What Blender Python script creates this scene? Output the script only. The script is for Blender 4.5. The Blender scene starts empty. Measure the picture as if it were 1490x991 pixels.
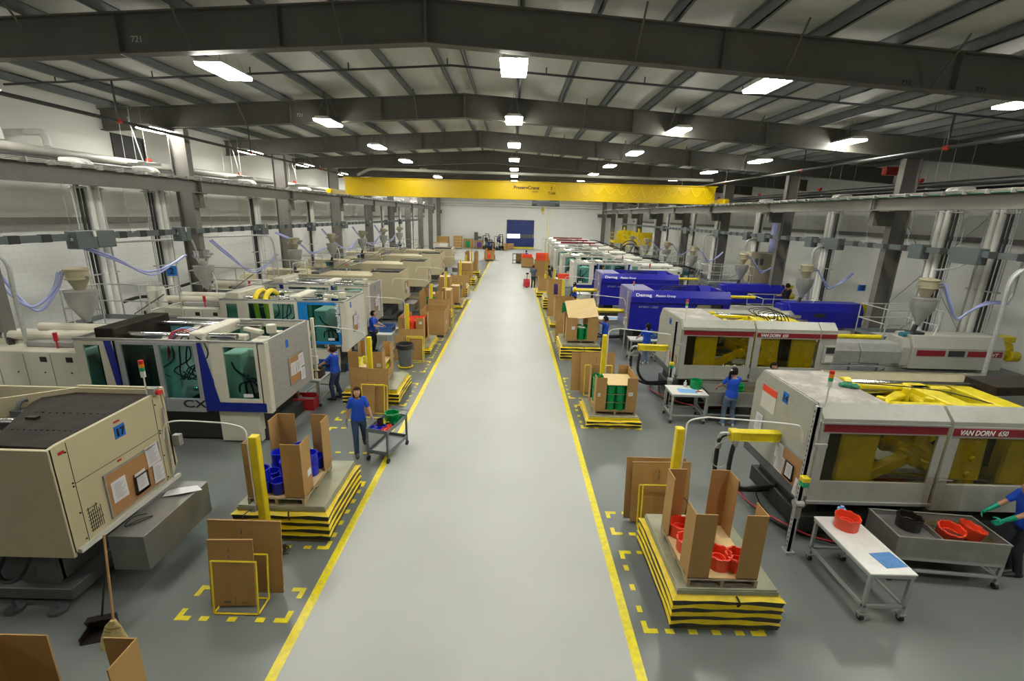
import bpy, bmesh, math, random
from mathutils import Vector, Matrix
R = math.radians
rnd = random.Random(7)
scene = bpy.context.scene
C = scene.collection
MIR = [1]

# ---------------------------------------------------------------- mesh helper
class MB:
    def __init__(s):
        s.v = []; s.f = []
    def add(s, vs, fs):
        n = len(s.v); m = MIR[0]
        s.v += [(x * m, y, z) for x, y, z in vs]
        s.f += [[i + n for i in f] for f in fs]
        return s
    def box(s, x0, y0, z0, x1, y1, z1):
        return s.add([(x0,y0,z0),(x1,y0,z0),(x1,y1,z0),(x0,y1,z0),(x0,y0,z1),(x1,y0,z1),(x1,y1,z1),(x0,y1,z1)],
                     [(3,2,1,0),(4,5,6,7),(0,1,5,4),(1,2,6,5),(2,3,7,6),(3,0,4,7)])
    def rbox(s, c, d, rz=0, rx=0, ry=0):
        M = Matrix.Rotation(rz,3,'Z') @ Matrix.Rotation(ry,3,'Y') @ Matrix.Rotation(rx,3,'X')
        P = []
        for k in ((-1,-1,-1),(1,-1,-1),(1,1,-1),(-1,1,-1),(-1,-1,1),(1,-1,1),(1,1,1),(-1,1,1)):
            P.append(tuple(Vector(c) + M @ Vector((k[0]*d[0]/2, k[1]*d[1]/2, k[2]*d[2]/2))))
        return s.add(P, [(3,2,1,0),(4,5,6,7),(0,1,5,4),(1,2,6,5),(2,3,7,6),(3,0,4,7)])
    def prism(s, ax, poly, a, b):
        n = len(poly)
        f = {'x': lambda p, t: (t, p[0], p[1]), 'y': lambda p, t: (p[0], t, p[1]), 'z': lambda p, t: (p[0], p[1], t)}[ax]
        vs = [f(p, a) for p in poly] + [f(p, b) for p in poly]
        return s.add(vs, [list(range(n))[::-1], list(range(n, 2*n))] + [(i, (i+1) % n, n + (i+1) % n, n + i) for i in range(n)])
    def cyl(s, p0, p1, r0, r1=None, n=12):
        if r1 is None: r1 = r0
        p0 = Vector(p0); p1 = Vector(p1); d = (p1 - p0)
        if d.length < 1e-6: return s
        q = d.to_track_quat('Z', 'Y').to_matrix()
        vs = []
        for p, r in ((p0, r0), (p1, r1)):
            for i in range(n):
                a = 2*math.pi*i/n
                vs.append(tuple(p + q @ Vector((r*math.cos(a), r*math.sin(a), 0))))
        return s.add(vs, [list(range(n))[::-1], list(range(n, 2*n))] + [(i, (i+1) % n, n + (i+1) % n, n + i) for i in range(n)])
    def tube(s, pts, r, n=8, rs=None):
        P = [Vector(p) for p in pts]; vs = []; prev = None
        for i, p in enumerate(P):
            d = (P[min(i+1, len(P)-1)] - P[max(i-1, 0)])
            if d.length < 1e-9: d = Vector((0,0,1))
            d.normalize()
            if prev is None:
                u = d.orthogonal().normalized()
            else:
                u = (prev - d * prev.dot(d))
                u = u.normalized() if u.length > 1e-6 else d.orthogonal().normalized()
            prev = u; w = d.cross(u)
            rr = rs[i] if rs else r
            for k in range(n):
                a = 2*math.pi*k/n
                vs.append(tuple(p + (u*math.cos(a) + w*math.sin(a)) * rr))
        fs = []
        for i in range(len(P)-1):
            for k in range(n):
                a = i*n+k; b = i*n+(k+1) % n
                fs.append((a, b, b+n, a+n))
        fs.append(list(range(n))[::-1]); fs.append(list(range(len(P)*n-n, len(P)*n)))
        return s.add(vs, fs)
    def lathe(s, prof, c=(0,0,0), n=24, cap0=True, cap1=True, sx=1, sy=1):
        vs = []; fs = []
        for r, z in prof:
            for i in range(n):
                a = 2*math.pi*i/n
                vs.append((c[0]+r*math.cos(a)*sx, c[1]+r*math.sin(a)*sy, c[2]+z))
        for j in range(len(prof)-1):
            for i in range(n):
                a = j*n+i; b = j*n+(i+1) % n
                fs.append((a, b, b+n, a+n))
        if cap0: fs.append(list(range(n))[::-1])
        if cap1: fs.append(list(range(len(prof)*n-n, len(prof)*n)))
        return s.add(vs, fs)
    def ball(s, c, r, sc=(1,1,1), n=12, fn=None):
        vs = []; fs = []; m = n//2+1
        for j in range(m+1):
            t = math.pi*j/m
            for i in range(n):
                a = 2*math.pi*i/n
                d = Vector((math.sin(t)*math.cos(a), math.sin(t)*math.sin(a), math.cos(t)))
                k = fn(d) if fn else 1
                vs.append((c[0]+d.x*r*sc[0]*k, c[1]+d.y*r*sc[1]*k, c[2]+d.z*r*sc[2]*k))
        for j in range(m):
            for i in range(n):
                a = j*n+i; b = j*n+(i+1) % n
                fs.append((a, a+n, b+n, b))
        return s.add(vs, fs)
    def loft(s, secs, n=16):
        # secs: (cx, cy, z, rx, ry)
        vs = []; fs = []
        for cx, cy, z, rx, ry in secs:
            for i in range(n):
                a = 2*math.pi*i/n
                vs.append((cx+rx*math.cos(a), cy+ry*math.sin(a), z))
        for j in range(len(secs)-1):
            for i in range(n):
                a = j*n+i; b = j*n+(i+1) % n
                fs.append((a, b, b+n, a+n))
        fs.append(list(range(n))[::-1]); fs.append(list(range(len(secs)*n-n, len(secs)*n)))
        return s.add(vs, fs)
    def panel(s, ax, a0, z0, a1, z1, t0, t1, holes=()):
        # wall-like panel with rectangular holes; ax 'y': spans x and z, thickness in y
        A = sorted({a0, a1} | {h[i] for h in holes for i in (0, 2)}); Z = sorted({z0, z1} | {h[i] for h in holes for i in (1, 3)})
        for i in range(len(A)-1):
            run = None
            for j in range(len(Z)-1):
                ca = (A[i]+A[i+1])/2; cz = (Z[j]+Z[j+1])/2
                if any(h[0] < ca < h[2] and h[1] < cz < h[3] for h in holes): continue
                if ax == 'y': s.box(A[i], t0, Z[j], A[i+1], t1, Z[j+1])
                elif ax == 'x': s.box(t0, A[i], Z[j], t1, A[i+1], Z[j+1])
                else: s.box(A[i], Z[j], t0, A[i+1], Z[j+1], t1)
        return s
    def poly(s, *pts):
        return s.add(list(pts), [list(range(len(pts)))])

def sm(pts, k=4):
    P = [Vector(p) for p in pts]; out = []
    for i in range(len(P)-1):
        a = P[max(i-1, 0)]; b = P[i]; c = P[i+1]; d = P[min(i+2, len(P)-1)]
        for j in range(k):
            t = j/k
            out.append(0.5*((2*b)+(c-a)*t+(2*a-5*b+4*c-d)*t*t+(3*b-a-3*c+d)*t*t*t))
    out.append(P[-1])
    return out

def props(o, label=None, cat=None, group=None, kind=None):
    if label: o['label'] = label
    if cat: o['category'] = cat
    if group: o['group'] = group
    if kind: o['kind'] = kind
    return o

def ob(name, mb, m, parent=None, bevel=0, smooth=False, label=None, cat=None, group=None, kind=None, loc=None, seg=1, rot=None):
    me = bpy.data.meshes.new(name)
    me.from_pydata(mb.v, [], mb.f)
    b = bmesh.new(); b.from_mesh(me)
    bmesh.ops.remove_doubles(b, verts=b.verts, dist=1e-5) if smooth else None
    bmesh.ops.recalc_face_normals(b, faces=b.faces)
    b.to_mesh(me); b.free()
    if smooth:
        me.polygons.foreach_set('use_smooth', [True]*len(me.polygons))
        try: me.set_sharp_from_angle(angle=R(38))
        except Exception: pass
    me.materials.append(m)
    o = bpy.data.objects.new(name, me); C.objects.link(o)
    if parent: o.parent = parent
    if loc: o.location = loc
    if rot: o.rotation_euler = rot
    if bevel:
        md = o.modifiers.new('bevel', 'BEVEL'); md.width = bevel; md.segments = seg; md.limit_method = 'ANGLE'; md.angle_limit = R(40)
    return props(o, label, cat, group, kind)

def thing(name, label, cat, loc=(0,0,0), rz=0, group=None):
    o = bpy.data.objects.new(name, None); C.objects.link(o)
    o.empty_display_size = .1
    o.location = loc; o.rotation_euler = (0, 0, rz)
    return props(o, label, cat, group)

def struct(name, mb, m, bevel=0, smooth=False):
    return ob(name, mb, m, None, bevel, smooth, kind='structure')

def dup(root, loc=None, rz=None, label=None, group=None):
    r = root.copy(); C.objects.link(r)
    if loc is not None: r.location = loc
    if rz is not None: r.rotation_euler = (0, 0, rz)
    if label: r['label'] = label
    if group: r['group'] = group
    for ch in list(root.children):
        c = ch.copy(); C.objects.link(c); c.parent = r
        for g in list(ch.children):
            d = g.copy(); C.objects.link(d); d.parent = c
    return r

def text(body, size, loc, rot, m, parent, name='lettering', align='LEFT', shear=0, sx=1, bold=0.0, ext=.002):
    cu = bpy.data.curves.new(name, 'FONT')
    cu.body = body; cu.size = size; cu.align_x = align; cu.extrude = ext; cu.shear = shear; cu.offset = bold
    o = bpy.data.objects.new(name, cu); C.objects.link(o)
    me = bpy.data.meshes.new_from_object(o.evaluated_get(bpy.context.evaluated_depsgraph_get()))
    bpy.data.objects.remove(o); bpy.data.curves.remove(cu)
    me.name = name; me.materials.clear(); me.materials.append(m)
    o = bpy.data.objects.new(name, me); C.objects.link(o); o.parent = parent
    o.location = loc; o.rotation_euler = rot; o.scale = (sx, 1, 1)
    return o
NEAR = (R(90), 0, 0)            # reads towards -Y
AISLE_R = (R(90), 0, R(-90))    # on a face that looks to -X
AISLE_L = (R(90), 0, R(90))     # on a face that looks to +X

# ---------------------------------------------------------------- materials
M = {}
def mat(name, col, rough=.5, metal=0, var=.06, scale=6, bump=0, bscale=60, spec=.5, emit=None, estr=1, coat=0, stain=None, stain_amt=.5, sscale=3):
    m = bpy.data.materials.new(name); m.use_nodes = True
    nt = m.node_tree; p = nt.nodes['Principled BSDF']; L = nt.links
    p.inputs['Roughness'].default_value = rough; p.inputs['Metallic'].default_value = metal
    p.inputs['Specular IOR Level'].default_value = spec
    if coat: p.inputs['Coat Weight'].default_value = coat
    tc = nt.nodes.new('ShaderNodeTexCoord')
    ns = nt.nodes.new('ShaderNodeTexNoise'); ns.inputs['Scale'].default_value = scale; ns.inputs['Detail'].default_value = 3
    L.new(tc.outputs['Object'], ns.inputs['Vector'])
    cr = nt.nodes.new('ShaderNodeValToRGB')
    c = Vector(col[:3])
    cr.color_ramp.elements[0].position = .3; cr.color_ramp.elements[1].position = .7
    cr.color_ramp.elements[0].color = (*(c*(1-var)), 1); cr.color_ramp.elements[1].color = (*[min(1, x*(1+var)) for x in c], 1)
    L.new(ns.outputs['Fac'], cr.inputs['Fac'])
    out = cr.outputs['Color']
    if stain:
        n2 = nt.nodes.new('ShaderNodeTexNoise'); n2.inputs['Scale'].default_value = sscale; n2.inputs['Detail'].default_value = 6; n2.inputs['Roughness'].default_value = .65
        L.new(tc.outputs['Object'], n2.inputs['Vector'])
        r2 = nt.nodes.new('ShaderNodeValToRGB'); r2.color_ramp.elements[0].position = .48; r2.color_ramp.elements[1].position = .62
        r2.color_ramp.elements[0].color = (0,0,0,1); r2.color_ramp.elements[1].color = (stain_amt,)*3 + (1,)
        L.new(n2.outputs['Fac'], r2.inputs['Fac'])
        mx = nt.nodes.new('ShaderNodeMix'); mx.data_type = 'RGBA'
        L.new(r2.outputs['Color'], mx.inputs['Factor']); L.new(out, mx.inputs['A']); mx.inputs['B'].default_value = (*stain, 1)
        out = mx.outputs['Result']
    L.new(out, p.inputs['Base Color'])
    if bump:
        nb = nt.nodes.new('ShaderNodeTexNoise'); nb.inputs['Scale'].default_value = bscale; nb.inputs['Detail'].default_value = 4
        L.new(tc.outputs['Object'], nb.inputs['Vector'])
        bp = nt.nodes.new('ShaderNodeBump'); bp.inputs['Strength'].default_value = bump; bp.inputs['Distance'].default_value = .02
        L.new(nb.outputs['Fac'], bp.inputs['Height']); L.new(bp.outputs['Normal'], p.inputs['Normal'])
    if emit:
        p.inputs['Emission Color'].default_value = (*emit, 1); p.inputs['Emission Strength'].default_value = estr
    M[name] = m
    return m

def glass(name, tint, gl=.06, rough=.05):
    m = bpy.data.materials.new(name); m.use_nodes = True
    nt = m.node_tree; nt.nodes.clear(); L = nt.links
    o = nt.nodes.new('ShaderNodeOutputMaterial'); t = nt.nodes.new('ShaderNodeBsdfTransparent'); g = nt.nodes.new('ShaderNodeBsdfGlossy')
    t.inputs['Color'].default_value = (*tint, 1); g.inputs['Roughness'].default_value = rough; g.inputs['Color'].default_value = (.9,.9,.9,1)
    lw = nt.nodes.new('ShaderNodeLayerWeight'); lw.inputs['Blend'].default_value = .5
    pw = nt.nodes.new('ShaderNodeMath'); pw.operation = 'POWER'; pw.inputs[1].default_value = 4; L.new(lw.outputs['Facing'], pw.inputs[0])
    fr = nt.nodes.new('ShaderNodeMath'); fr.operation = 'MULTIPLY_ADD'; fr.inputs[1].default_value = .6; fr.inputs[2].default_value = .025; L.new(pw.outputs[0], fr.inputs[0])
    mx = nt.nodes.new('ShaderNodeMixShader'); L.new(fr.outputs[0], mx.inputs[0]); L.new(t.outputs[0], mx.inputs[1]); L.new(g.outputs[0], mx.inputs[2])
    L.new(mx.outputs[0], o.inputs['Surface'])
    M[name] = m
    return m

mat('yellow', (.80,.62,.01), .4, var=.08, stain=(.35,.26,.03), stain_amt=.25)
mat('yellow_line', (.83,.70,.02), .35, var=.08, scale=14, stain=(.45,.40,.12), stain_amt=.35, sscale=9)
mat('yellow_vinyl', (.78,.58,.01), .45, var=.12, bump=.2, bscale=14)
mat('crane_yellow', (.60,.41,.003), .28, var=.04)
mat('machine_yellow', (.76,.62,.01), .35, var=.08, stain=(.35,.26,.02), stain_amt=.3, sscale=5)
mat('black', (.012,.012,.013), .5)
mat('black_vinyl', (.02,.02,.022), .4, bump=.2, bscale=14)
mat('rubber', (.015,.015,.016), .7)
mat('steel', (.36,.36,.35), .42, .35, var=.1)
mat('galv', (.45,.46,.45), .45, .25, var=.12, scale=12)
mat('stainless', (.34,.33,.30), .38, .45, var=.15, scale=3)
mat('tray_metal', (.25,.25,.245), .36, .5, var=.12, scale=2, stain=(.42,.36,.25), stain_amt=.25, sscale=1.3)
mat('chrome', (.75,.75,.76), .12, 1)
mat('dark_steel', (.03,.03,.03), .55, .1, var=.2)
mat('oily', (.022,.016,.011), .6, 0, var=.4, spec=.2, scale=4, stain=(.012,.01,.009), stain_amt=.8, sscale=2.5)
mat('beam_paint', (.10,.095,.08), .55, var=.08, scale=1.5)
mat('column_paint', (.16,.15,.135), .5, var=.08, scale=2)
mat('purlin_paint', (.15,.17,.17), .5, var=.08)
mat('insul', (.62,.62,.58), .55, var=.05, bump=.5, bscale=3)
mat('vd_grey', (.40,.40,.35), .4, var=.05, scale=2, stain=(.25,.24,.20), stain_amt=.35, sscale=2)
mat('vd_roof', (.30,.28,.25), .5, var=.12, scale=3, stain=(.56,.53,.47), stain_amt=.65, sscale=2.6)
mat('dark_grey', (.09,.095,.10), .5, var=.1)
mat('grey_frame', (.37,.40,.38), .4, var=.05)
mat('red_stripe', (.24,.012,.02), .4)
mat('white', (.66,.65,.59), .45, var=.03)
mat('letter_white', (.85,.85,.82), .5)
mat('letter_black', (.01,.01,.01), .5)
mat('letter_grey', (.5,.5,.5), .5)
mat('table_white', (.78,.77,.74), .4, var=.03, stain=(.6,.57,.5), stain_amt=.25, sscale=4)
mat('blue_demag', (.012,.014,.33), .33, var=.06)
mat('purple_demag', (.15,.14,.36), .4, var=.08)
mat('km_beige', (.62,.59,.49), .4, var=.03, scale=2)
mat('km_blue', (.006,.016,.22), .4)
mat('km_grey', (.36,.37,.39), .35, .2, var=.03)
mat('km_texture', (.34,.33,.31), .55, var=.18, scale=30, stain=(.25,.24,.22), stain_amt=.4, sscale=8)
mat('km_light_blue', (.01,.22,.62), .35)
mat('cream', (.54,.48,.31), .42, var=.03, scale=1.5, stain=(.50,.43,.28), stain_amt=.25, sscale=1.2)
mat('cream_lit', (.68,.63,.48), .42, var=.03, scale=1.5)
mat('machine_grey', (.10,.105,.105), .5, var=.15, scale=4)
mat('cardboard', (.40,.235,.08), .75, var=.05, scale=5, bump=.05, bscale=120)
mat('cardboard_edge', (.38,.22,.09), .8, var=.08)
mat('cardboard_pale', (.66,.49,.24), .7, var=.05, scale=4)
mat('cardboard_dark', (.26,.135,.05), .75, var=.06)
mat('wood', (.40,.29,.16), .7, var=.25, scale=9)
mat('wood_grey', (.30,.25,.18), .75, var=.3, scale=9)
mat('olive_plate', (.31,.31,.21), .38, .25, var=.08, scale=3, stain=(.48,.47,.40), stain_amt=.4, sscale=2)
mat('cork', (.42,.22,.09), .85, var=.1, scale=40)
mat('paper', (.74,.72,.75), .6, var=.02)
mat('paper_ink', (.25,.25,.27), .6)
mat('orange_red', (.85,.07,.025), .38, var=.06)
mat('blue_plastic', (.01,.02,.55), .35, var=.06)
mat('green_plastic', (.0,.26,.065), .35, var=.08)
mat('yellow_plastic', (.82,.78,.02), .35, var=.06)
mat('purple_plastic', (.09,.04,.30), .4)
mat('red_bin', (.42,.02,.02), .45)
mat('blue_bin', (.03,.10,.30), .45)
mat('black_plastic', (.02,.013,.012), .35)
mat('brown_bin', (.06,.04,.03), .5)
mat('cart_steel', (.14,.17,.19), .4, .3, var=.06)
mat('cart_shelf', (.28,.29,.29), .4, .3, var=.1)
mat('shirt_blue', (.008,.075,.56), .8, var=.08, scale=9)
mat('shirt_slate', (.08,.10,.14), .8, var=.08)
mat('shirt_black', (.02,.02,.024), .8)
mat('jeans', (.035,.065,.14), .85, var=.18, scale=14)
mat('jeans_light', (.11,.16,.24), .85, var=.18, scale=12)
mat('pants_dark', (.02,.024,.035), .85)
mat('skin', (.50,.27,.17), .5, var=.04)
mat('skin_tan', (.34,.17,.095), .5, var=.04)
mat('hair_brown', (.045,.022,.013), .9, spec=.15, var=.25, scale=40)
mat('hair_black', (.012,.009,.008), .8, spec=.2, var=.2, scale=40)
mat('shoe', (.02,.02,.02), .5)
mat('shoe_white', (.55,.55,.55), .6)
mat('glove_grey', (.25,.27,.30), .8)
mat('glove_green', (.0,.30,.18), .6)
mat('glove_blue', (.25,.42,.65), .6)
mat('eye_white', (.8,.8,.78), .3); mat('lip', (.38,.12,.10), .5)
mat('elec_grey', (.085,.105,.108), .45, var=.05)
mat('hopper_tan', (.36,.32,.21), .45, var=.06)
mat('hopper_grey', (.38,.38,.36), .4, .4, var=.08)
mat('hose_blue', (.36,.40,.72), .35, var=.05)
mat('hose_black', (.015,.013,.014), .45)
mat('pipe_white', (.78,.77,.73), .5, var=.03)
mat('pipe_black', (.03,.03,.03), .45)
mat('pipe_grey', (.36,.35,.31), .5)
mat('red_paint', (.42,.03,.02), .4)
mat('green_cable', (.0,.30,.17), .5)
mat('tag_blue', (.01,.16,.62), .5)
mat('cloth_blue', (.10,.24,.52), .9, var=.12, scale=14)
mat('cloth_light_blue', (.22,.45,.78), .9, var=.1, scale=14)
mat('cloth_green', (.02,.16,.09), .9, var=.2, scale=20)
mat('cloth_white', (.6,.56,.5), .9)
mat('broom_straw', (.46,.38,.15), .8, var=.25, scale=30)
mat('broom_wood', (.50,.30,.12), .6)
mat('door_blue', (.012,.032,.17), .45, var=.12, scale=2)
mat('bin_grey', (.12,.13,.14), .5)
mat('fork_white', (.62,.60,.50), .4)
mat('fork_orange', (.55,.16,.02), .4)
mat('red_metal', (.50,.02,.03), .4)
mat('stack_red', (.55,.02,.01), .3); mat('stack_amber', (.75,.25,.01), .3); mat('stack_green', (.0,.30,.13), .3)
mat('teal_metal', (.02,.14,.17), .45)
mat('mould_dark', (.05,.06,.06), .4, .5, var=.3)
mat('lamp', (.9,.9,.9), .4, emit=(1, .985, .89), estr=80)
mat('daylight', (.9,.9,.9), .4, emit=(.85,.92,1), estr=3.2)
mat('water_brown', (.10,.075,.035), .12, var=.2)
glass('glass_teal', (.56,.80,.79))
glass('glass_smoke', (.80,.78,.64))
glass('glass_clear', (.93,.91,.88))

def brick_mat(name, col, mortar):
    m = mat(name, col, .6, var=.02, scale=1)
    nt = m.node_tree; p = nt.nodes['Principled BSDF']; L = nt.links
    tc = nt.nodes['Texture Coordinate']
    mp = nt.nodes.new('ShaderNodeMapping'); mp.inputs['Rotation'].default_value = (R(90), 0, R(90))
    sp = nt.nodes.new('ShaderNodeSeparateXYZ'); cb = nt.nodes.new('ShaderNodeCombineXYZ')
    L.new(tc.outputs['Object'], sp.inputs[0]); L.new(sp.outputs['Y'], cb.inputs['X']); L.new(sp.outputs['Z'], cb.inputs['Y'])
    br = nt.nodes.new('ShaderNodeTexBrick'); br.inputs['Scale'].default_value = 1; br.inputs['Brick Width'].default_value = .4; br.inputs['Row Height'].default_value = .2
    br.inputs['Mortar Size'].default_value = .008; br.inputs['Color1'].default_value = (*col, 1); br.inputs['Color2'].default_value = (*[c*.97 for c in col], 1); br.inputs['Mortar'].default_value = (*mortar, 1)
    L.new(cb.outputs[0], br.inputs['Vector']); L.new(br.outputs['Color'], p.inputs['Base Color'])
    bp = nt.nodes.new('ShaderNodeBump'); bp.inputs['Strength'].default_value = .25; bp.inputs['Distance'].default_value = .01; bp.invert = True
    L.new(br.outputs['Fac'], bp.inputs['Height']); L.new(bp.outputs['Normal'], p.inputs['Normal'])
    return m
brick_mat('block_wall', (.80,.80,.78), (.70,.70,.68))
mat('wall_panel', (.66,.65,.60), .55, var=.02, scale=.6)
mat('wall_white', (.80,.80,.76), .55, var=.02, scale=.5)

def floor_mat(nm, col, r0=.26, r1=.38, sp=.5):
    m = mat(nm, col, .3, var=.05, scale=.5, spec=sp)
    nt = m.node_tree; p = nt.nodes['Principled BSDF']; L = nt.links
    tc = nt.nodes['Texture Coordinate']
    n = nt.nodes.new('ShaderNodeTexNoise'); n.inputs['Scale'].default_value = 2.2; n.inputs['Detail'].default_value = 5
    mp = nt.nodes.new('ShaderNodeMapping'); mp.inputs['Scale'].default_value = (1, .35, 1)
    L.new(tc.outputs['Object'], mp.inputs[0]); L.new(mp.outputs[0], n.inputs['Vector'])
    mr = nt.nodes.new('ShaderNodeMapRange'); mr.inputs['To Min'].default_value = r0; mr.inputs['To Max'].default_value = r1
    L.new(n.outputs['Fac'], mr.inputs['Value']); L.new(mr.outputs[0], p.inputs['Roughness'])
    n2 = nt.nodes.new('ShaderNodeTexNoise'); n2.inputs['Scale'].default_value = 26
    L.new(tc.outputs['Object'], n2.inputs['Vector'])
    bp = nt.nodes.new('ShaderNodeBump'); bp.inputs['Strength'].default_value = .05; bp.inputs['Distance'].default_value = .01
    L.new(n2.outputs['Fac'], bp.inputs['Height']); L.new(bp.outputs['Normal'], p.inputs['Normal'])
    return m
floor_mat('floor_epoxy', (.165,.18,.175)); floor_mat('floor_light', (.46,.47,.45), .34, .48, .4)

# ---------------------------------------------------------------- camera & world
cam = bpy.data.cameras.new('camera'); co = bpy.data.objects.new('camera', cam); C.objects.link(co)
cam.sensor_fit = 'HORIZONTAL'; cam.sensor_width = 36; cam.lens = 36*672/1490; cam.clip_end = 300; cam.clip_start = .05
Mx = Matrix.Rotation(R(-.1), 4, 'Z') @ Matrix.Rotation(R(90-15.2), 4, 'X') @ Matrix.Rotation(R(1.5), 4, 'Z')
co.matrix_world = Matrix.Translation((0, 0, 5.5)) @ Mx
scene.camera = co
w = bpy.data.worlds.new('world'); scene.world = w; w.use_nodes = True
w.node_tree.nodes['Background'].inputs['Color'].default_value = (.8, .85, .9, 1); w.node_tree.nodes['Background'].inputs['Strength'].default_value = .12
scene.view_settings.view_transform = 'Standard'; scene.view_settings.look = 'None'
scene.view_settings.exposure = 0; scene.view_settings.gamma = 1; scene.view_settings.use_curve_mapping = False
scene.cycles.use_denoising = True
scene.cycles.max_bounces = 8; scene.cycles.transparent_max_bounces = 12; scene.cycles.caustics_reflective = False; scene.cycles.caustics_refractive = False
scene.cycles.sample_clamp_indirect = 6

# ---------------------------------------------------------------- the building
XL, XR, YB, YF = -15.2, 20.0, -5.0, 79.8
RIDGE = -1.9
def ztop(x): return 9.65 - .062*abs(x - RIDGE)
struct('floor', MB().box(XL-.2, YB-.2, -.2, XR+.2, YF+.2, 0), M['floor_epoxy'])
mb = MB().box(XL-.2, YB, 0, XL, YF, 4.9); struct('wall_left', mb, M['block_wall'])
mb = MB().box(XL-.2, YB, 4.9, XL, YF, 9.2)
for k in range(9): mb.box(XL, YB, 5.4+.4*k, XL+.006, YF, 5.412+.4*k)
struct('wall_left_upper', mb, M['wall_panel'])
struct('trim_1', MB().box(XL, YB, 4.84, XL+.16, YF, 5.05), M['column_paint'])
mb = MB().box(XR, YB, 0, XR+.2, YF, 9.2)
for k in range(70):
    y = YB + 1.2*k
    if y < YF-.3: mb.box(XR-.006, y, 0, XR, y+.02, 8.2)
struct('wall_right', mb, M['wall_white'])
struct('trim_2', MB().box(XR-.16, YB, 4.86, XR, YF, 5.06), M['column_paint'])
mb = MB().box(XL-.2, YF, 0, XR+.2, YF+.2, 10)
for k in range(30): mb.box(XL+.4+k*1.2, YF-.012, 0, XL+.43+k*1.2, YF, 8.3)
struct('wall_back', mb, M['wall_white'])
struct('wall_front', MB().box(XL-.2, YB-.2, 0, XR+.2, YB, 10), M['column_paint'])
struct('baseboard_left', MB().box(XL, YB, 0, XL+.03, YF, .15), M['dark_grey'])
struct('baseboard_right', MB().box(XR-.03, YB, 0, XR, YF, .15), M['pipe_white'])
# roof: sagging white insulation between the purlins
PUR = [RIDGE + s*(.38 + 1.55*k) for s in (-1, 1) for k in range(15)]
PUR = sorted(x for x in PUR if XL+.5 < x < XR-.3)
mb = MB(); xs = []
ed = [XL-.1] + PUR + [XR+.1]
for a, b in zip(ed[:-1], ed[1:]):
    xs += [a, a+(b-a)*.12, a+(b-a)*.3, a+(b-a)*.5, a+(b-a)*.7, a+(b-a)*.88]
xs.append(ed[-1])
def sag(x, y):
    for a, b in zip(ed[:-1], ed[1:]):
        if a <= x <= b:
            t = (x-a)/(b-a); return -.07*math.sin(math.pi*t)*(.7+.5*math.sin(y*1.7+a*2.1)+.25*math.sin(y*4.3+a))
    return 0
ys = [YB + .42*k for k in range(int((YF-YB)/.42)+2)]
ny = len(ys); vs = []
for x in xs:
    for y in ys: vs.append((x, min(y, YF+.1), ztop(x)+.27+sag(x, y)))
fs = [(i*ny+j, (i+1)*ny+j, (i+1)*ny+j+1, i*ny+j+1) for i in range(len(xs)-1) for j in range(ny-1)]
mb.add(vs, fs)
mb.add([(x, y, ztop(x)+.6) for x in (XL-.2, RIDGE, XR+.2) for y in (YB-.2, YF+.2)], [(0,2,3,1),(2,4,5,3)])
struct('ceiling', mb, M['insul'], smooth=True)
for x in PUR:
    z = ztop(x)
    mb = MB().box(x-.012, YB, z, x+.012, YF, z+.24).box(x-.012, YB, z, x+.075, YF, z+.015).box(x-.075, YB, z+.225, x+.012, YF, z+.24)
    struct('roof_purlin', mb, M['purlin_paint'])
BAYS = [3.3 + 7.5*k for k in range(11)]
CL, CRR = -12.45, 14.65
def ibeam(mb, x0, z0b, x1, z1b, d, y, fw=.26, t=.02, ft=.03):
    d0 = d if not isinstance(d, tuple) else d[0]; d1 = d if not isinstance(d, tuple) else d[1]
    mb.prism('y', [(x0, z0b), (x1, z1b), (x1, z1b+d1), (x0, z0b+d0)], y-t/2, y+t/2)
    mb.prism('y', [(x0, z0b), (x1, z1b), (x1, z1b+ft), (x0, z0b+ft)], y-fw/2, y+fw/2)
    mb.prism('y', [(x0, z0b+d0-ft), (x1, z1b+d1-ft), (x1, z1b+d1), (x0, z0b+d0)], y-fw/2, y+fw/2)
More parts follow.
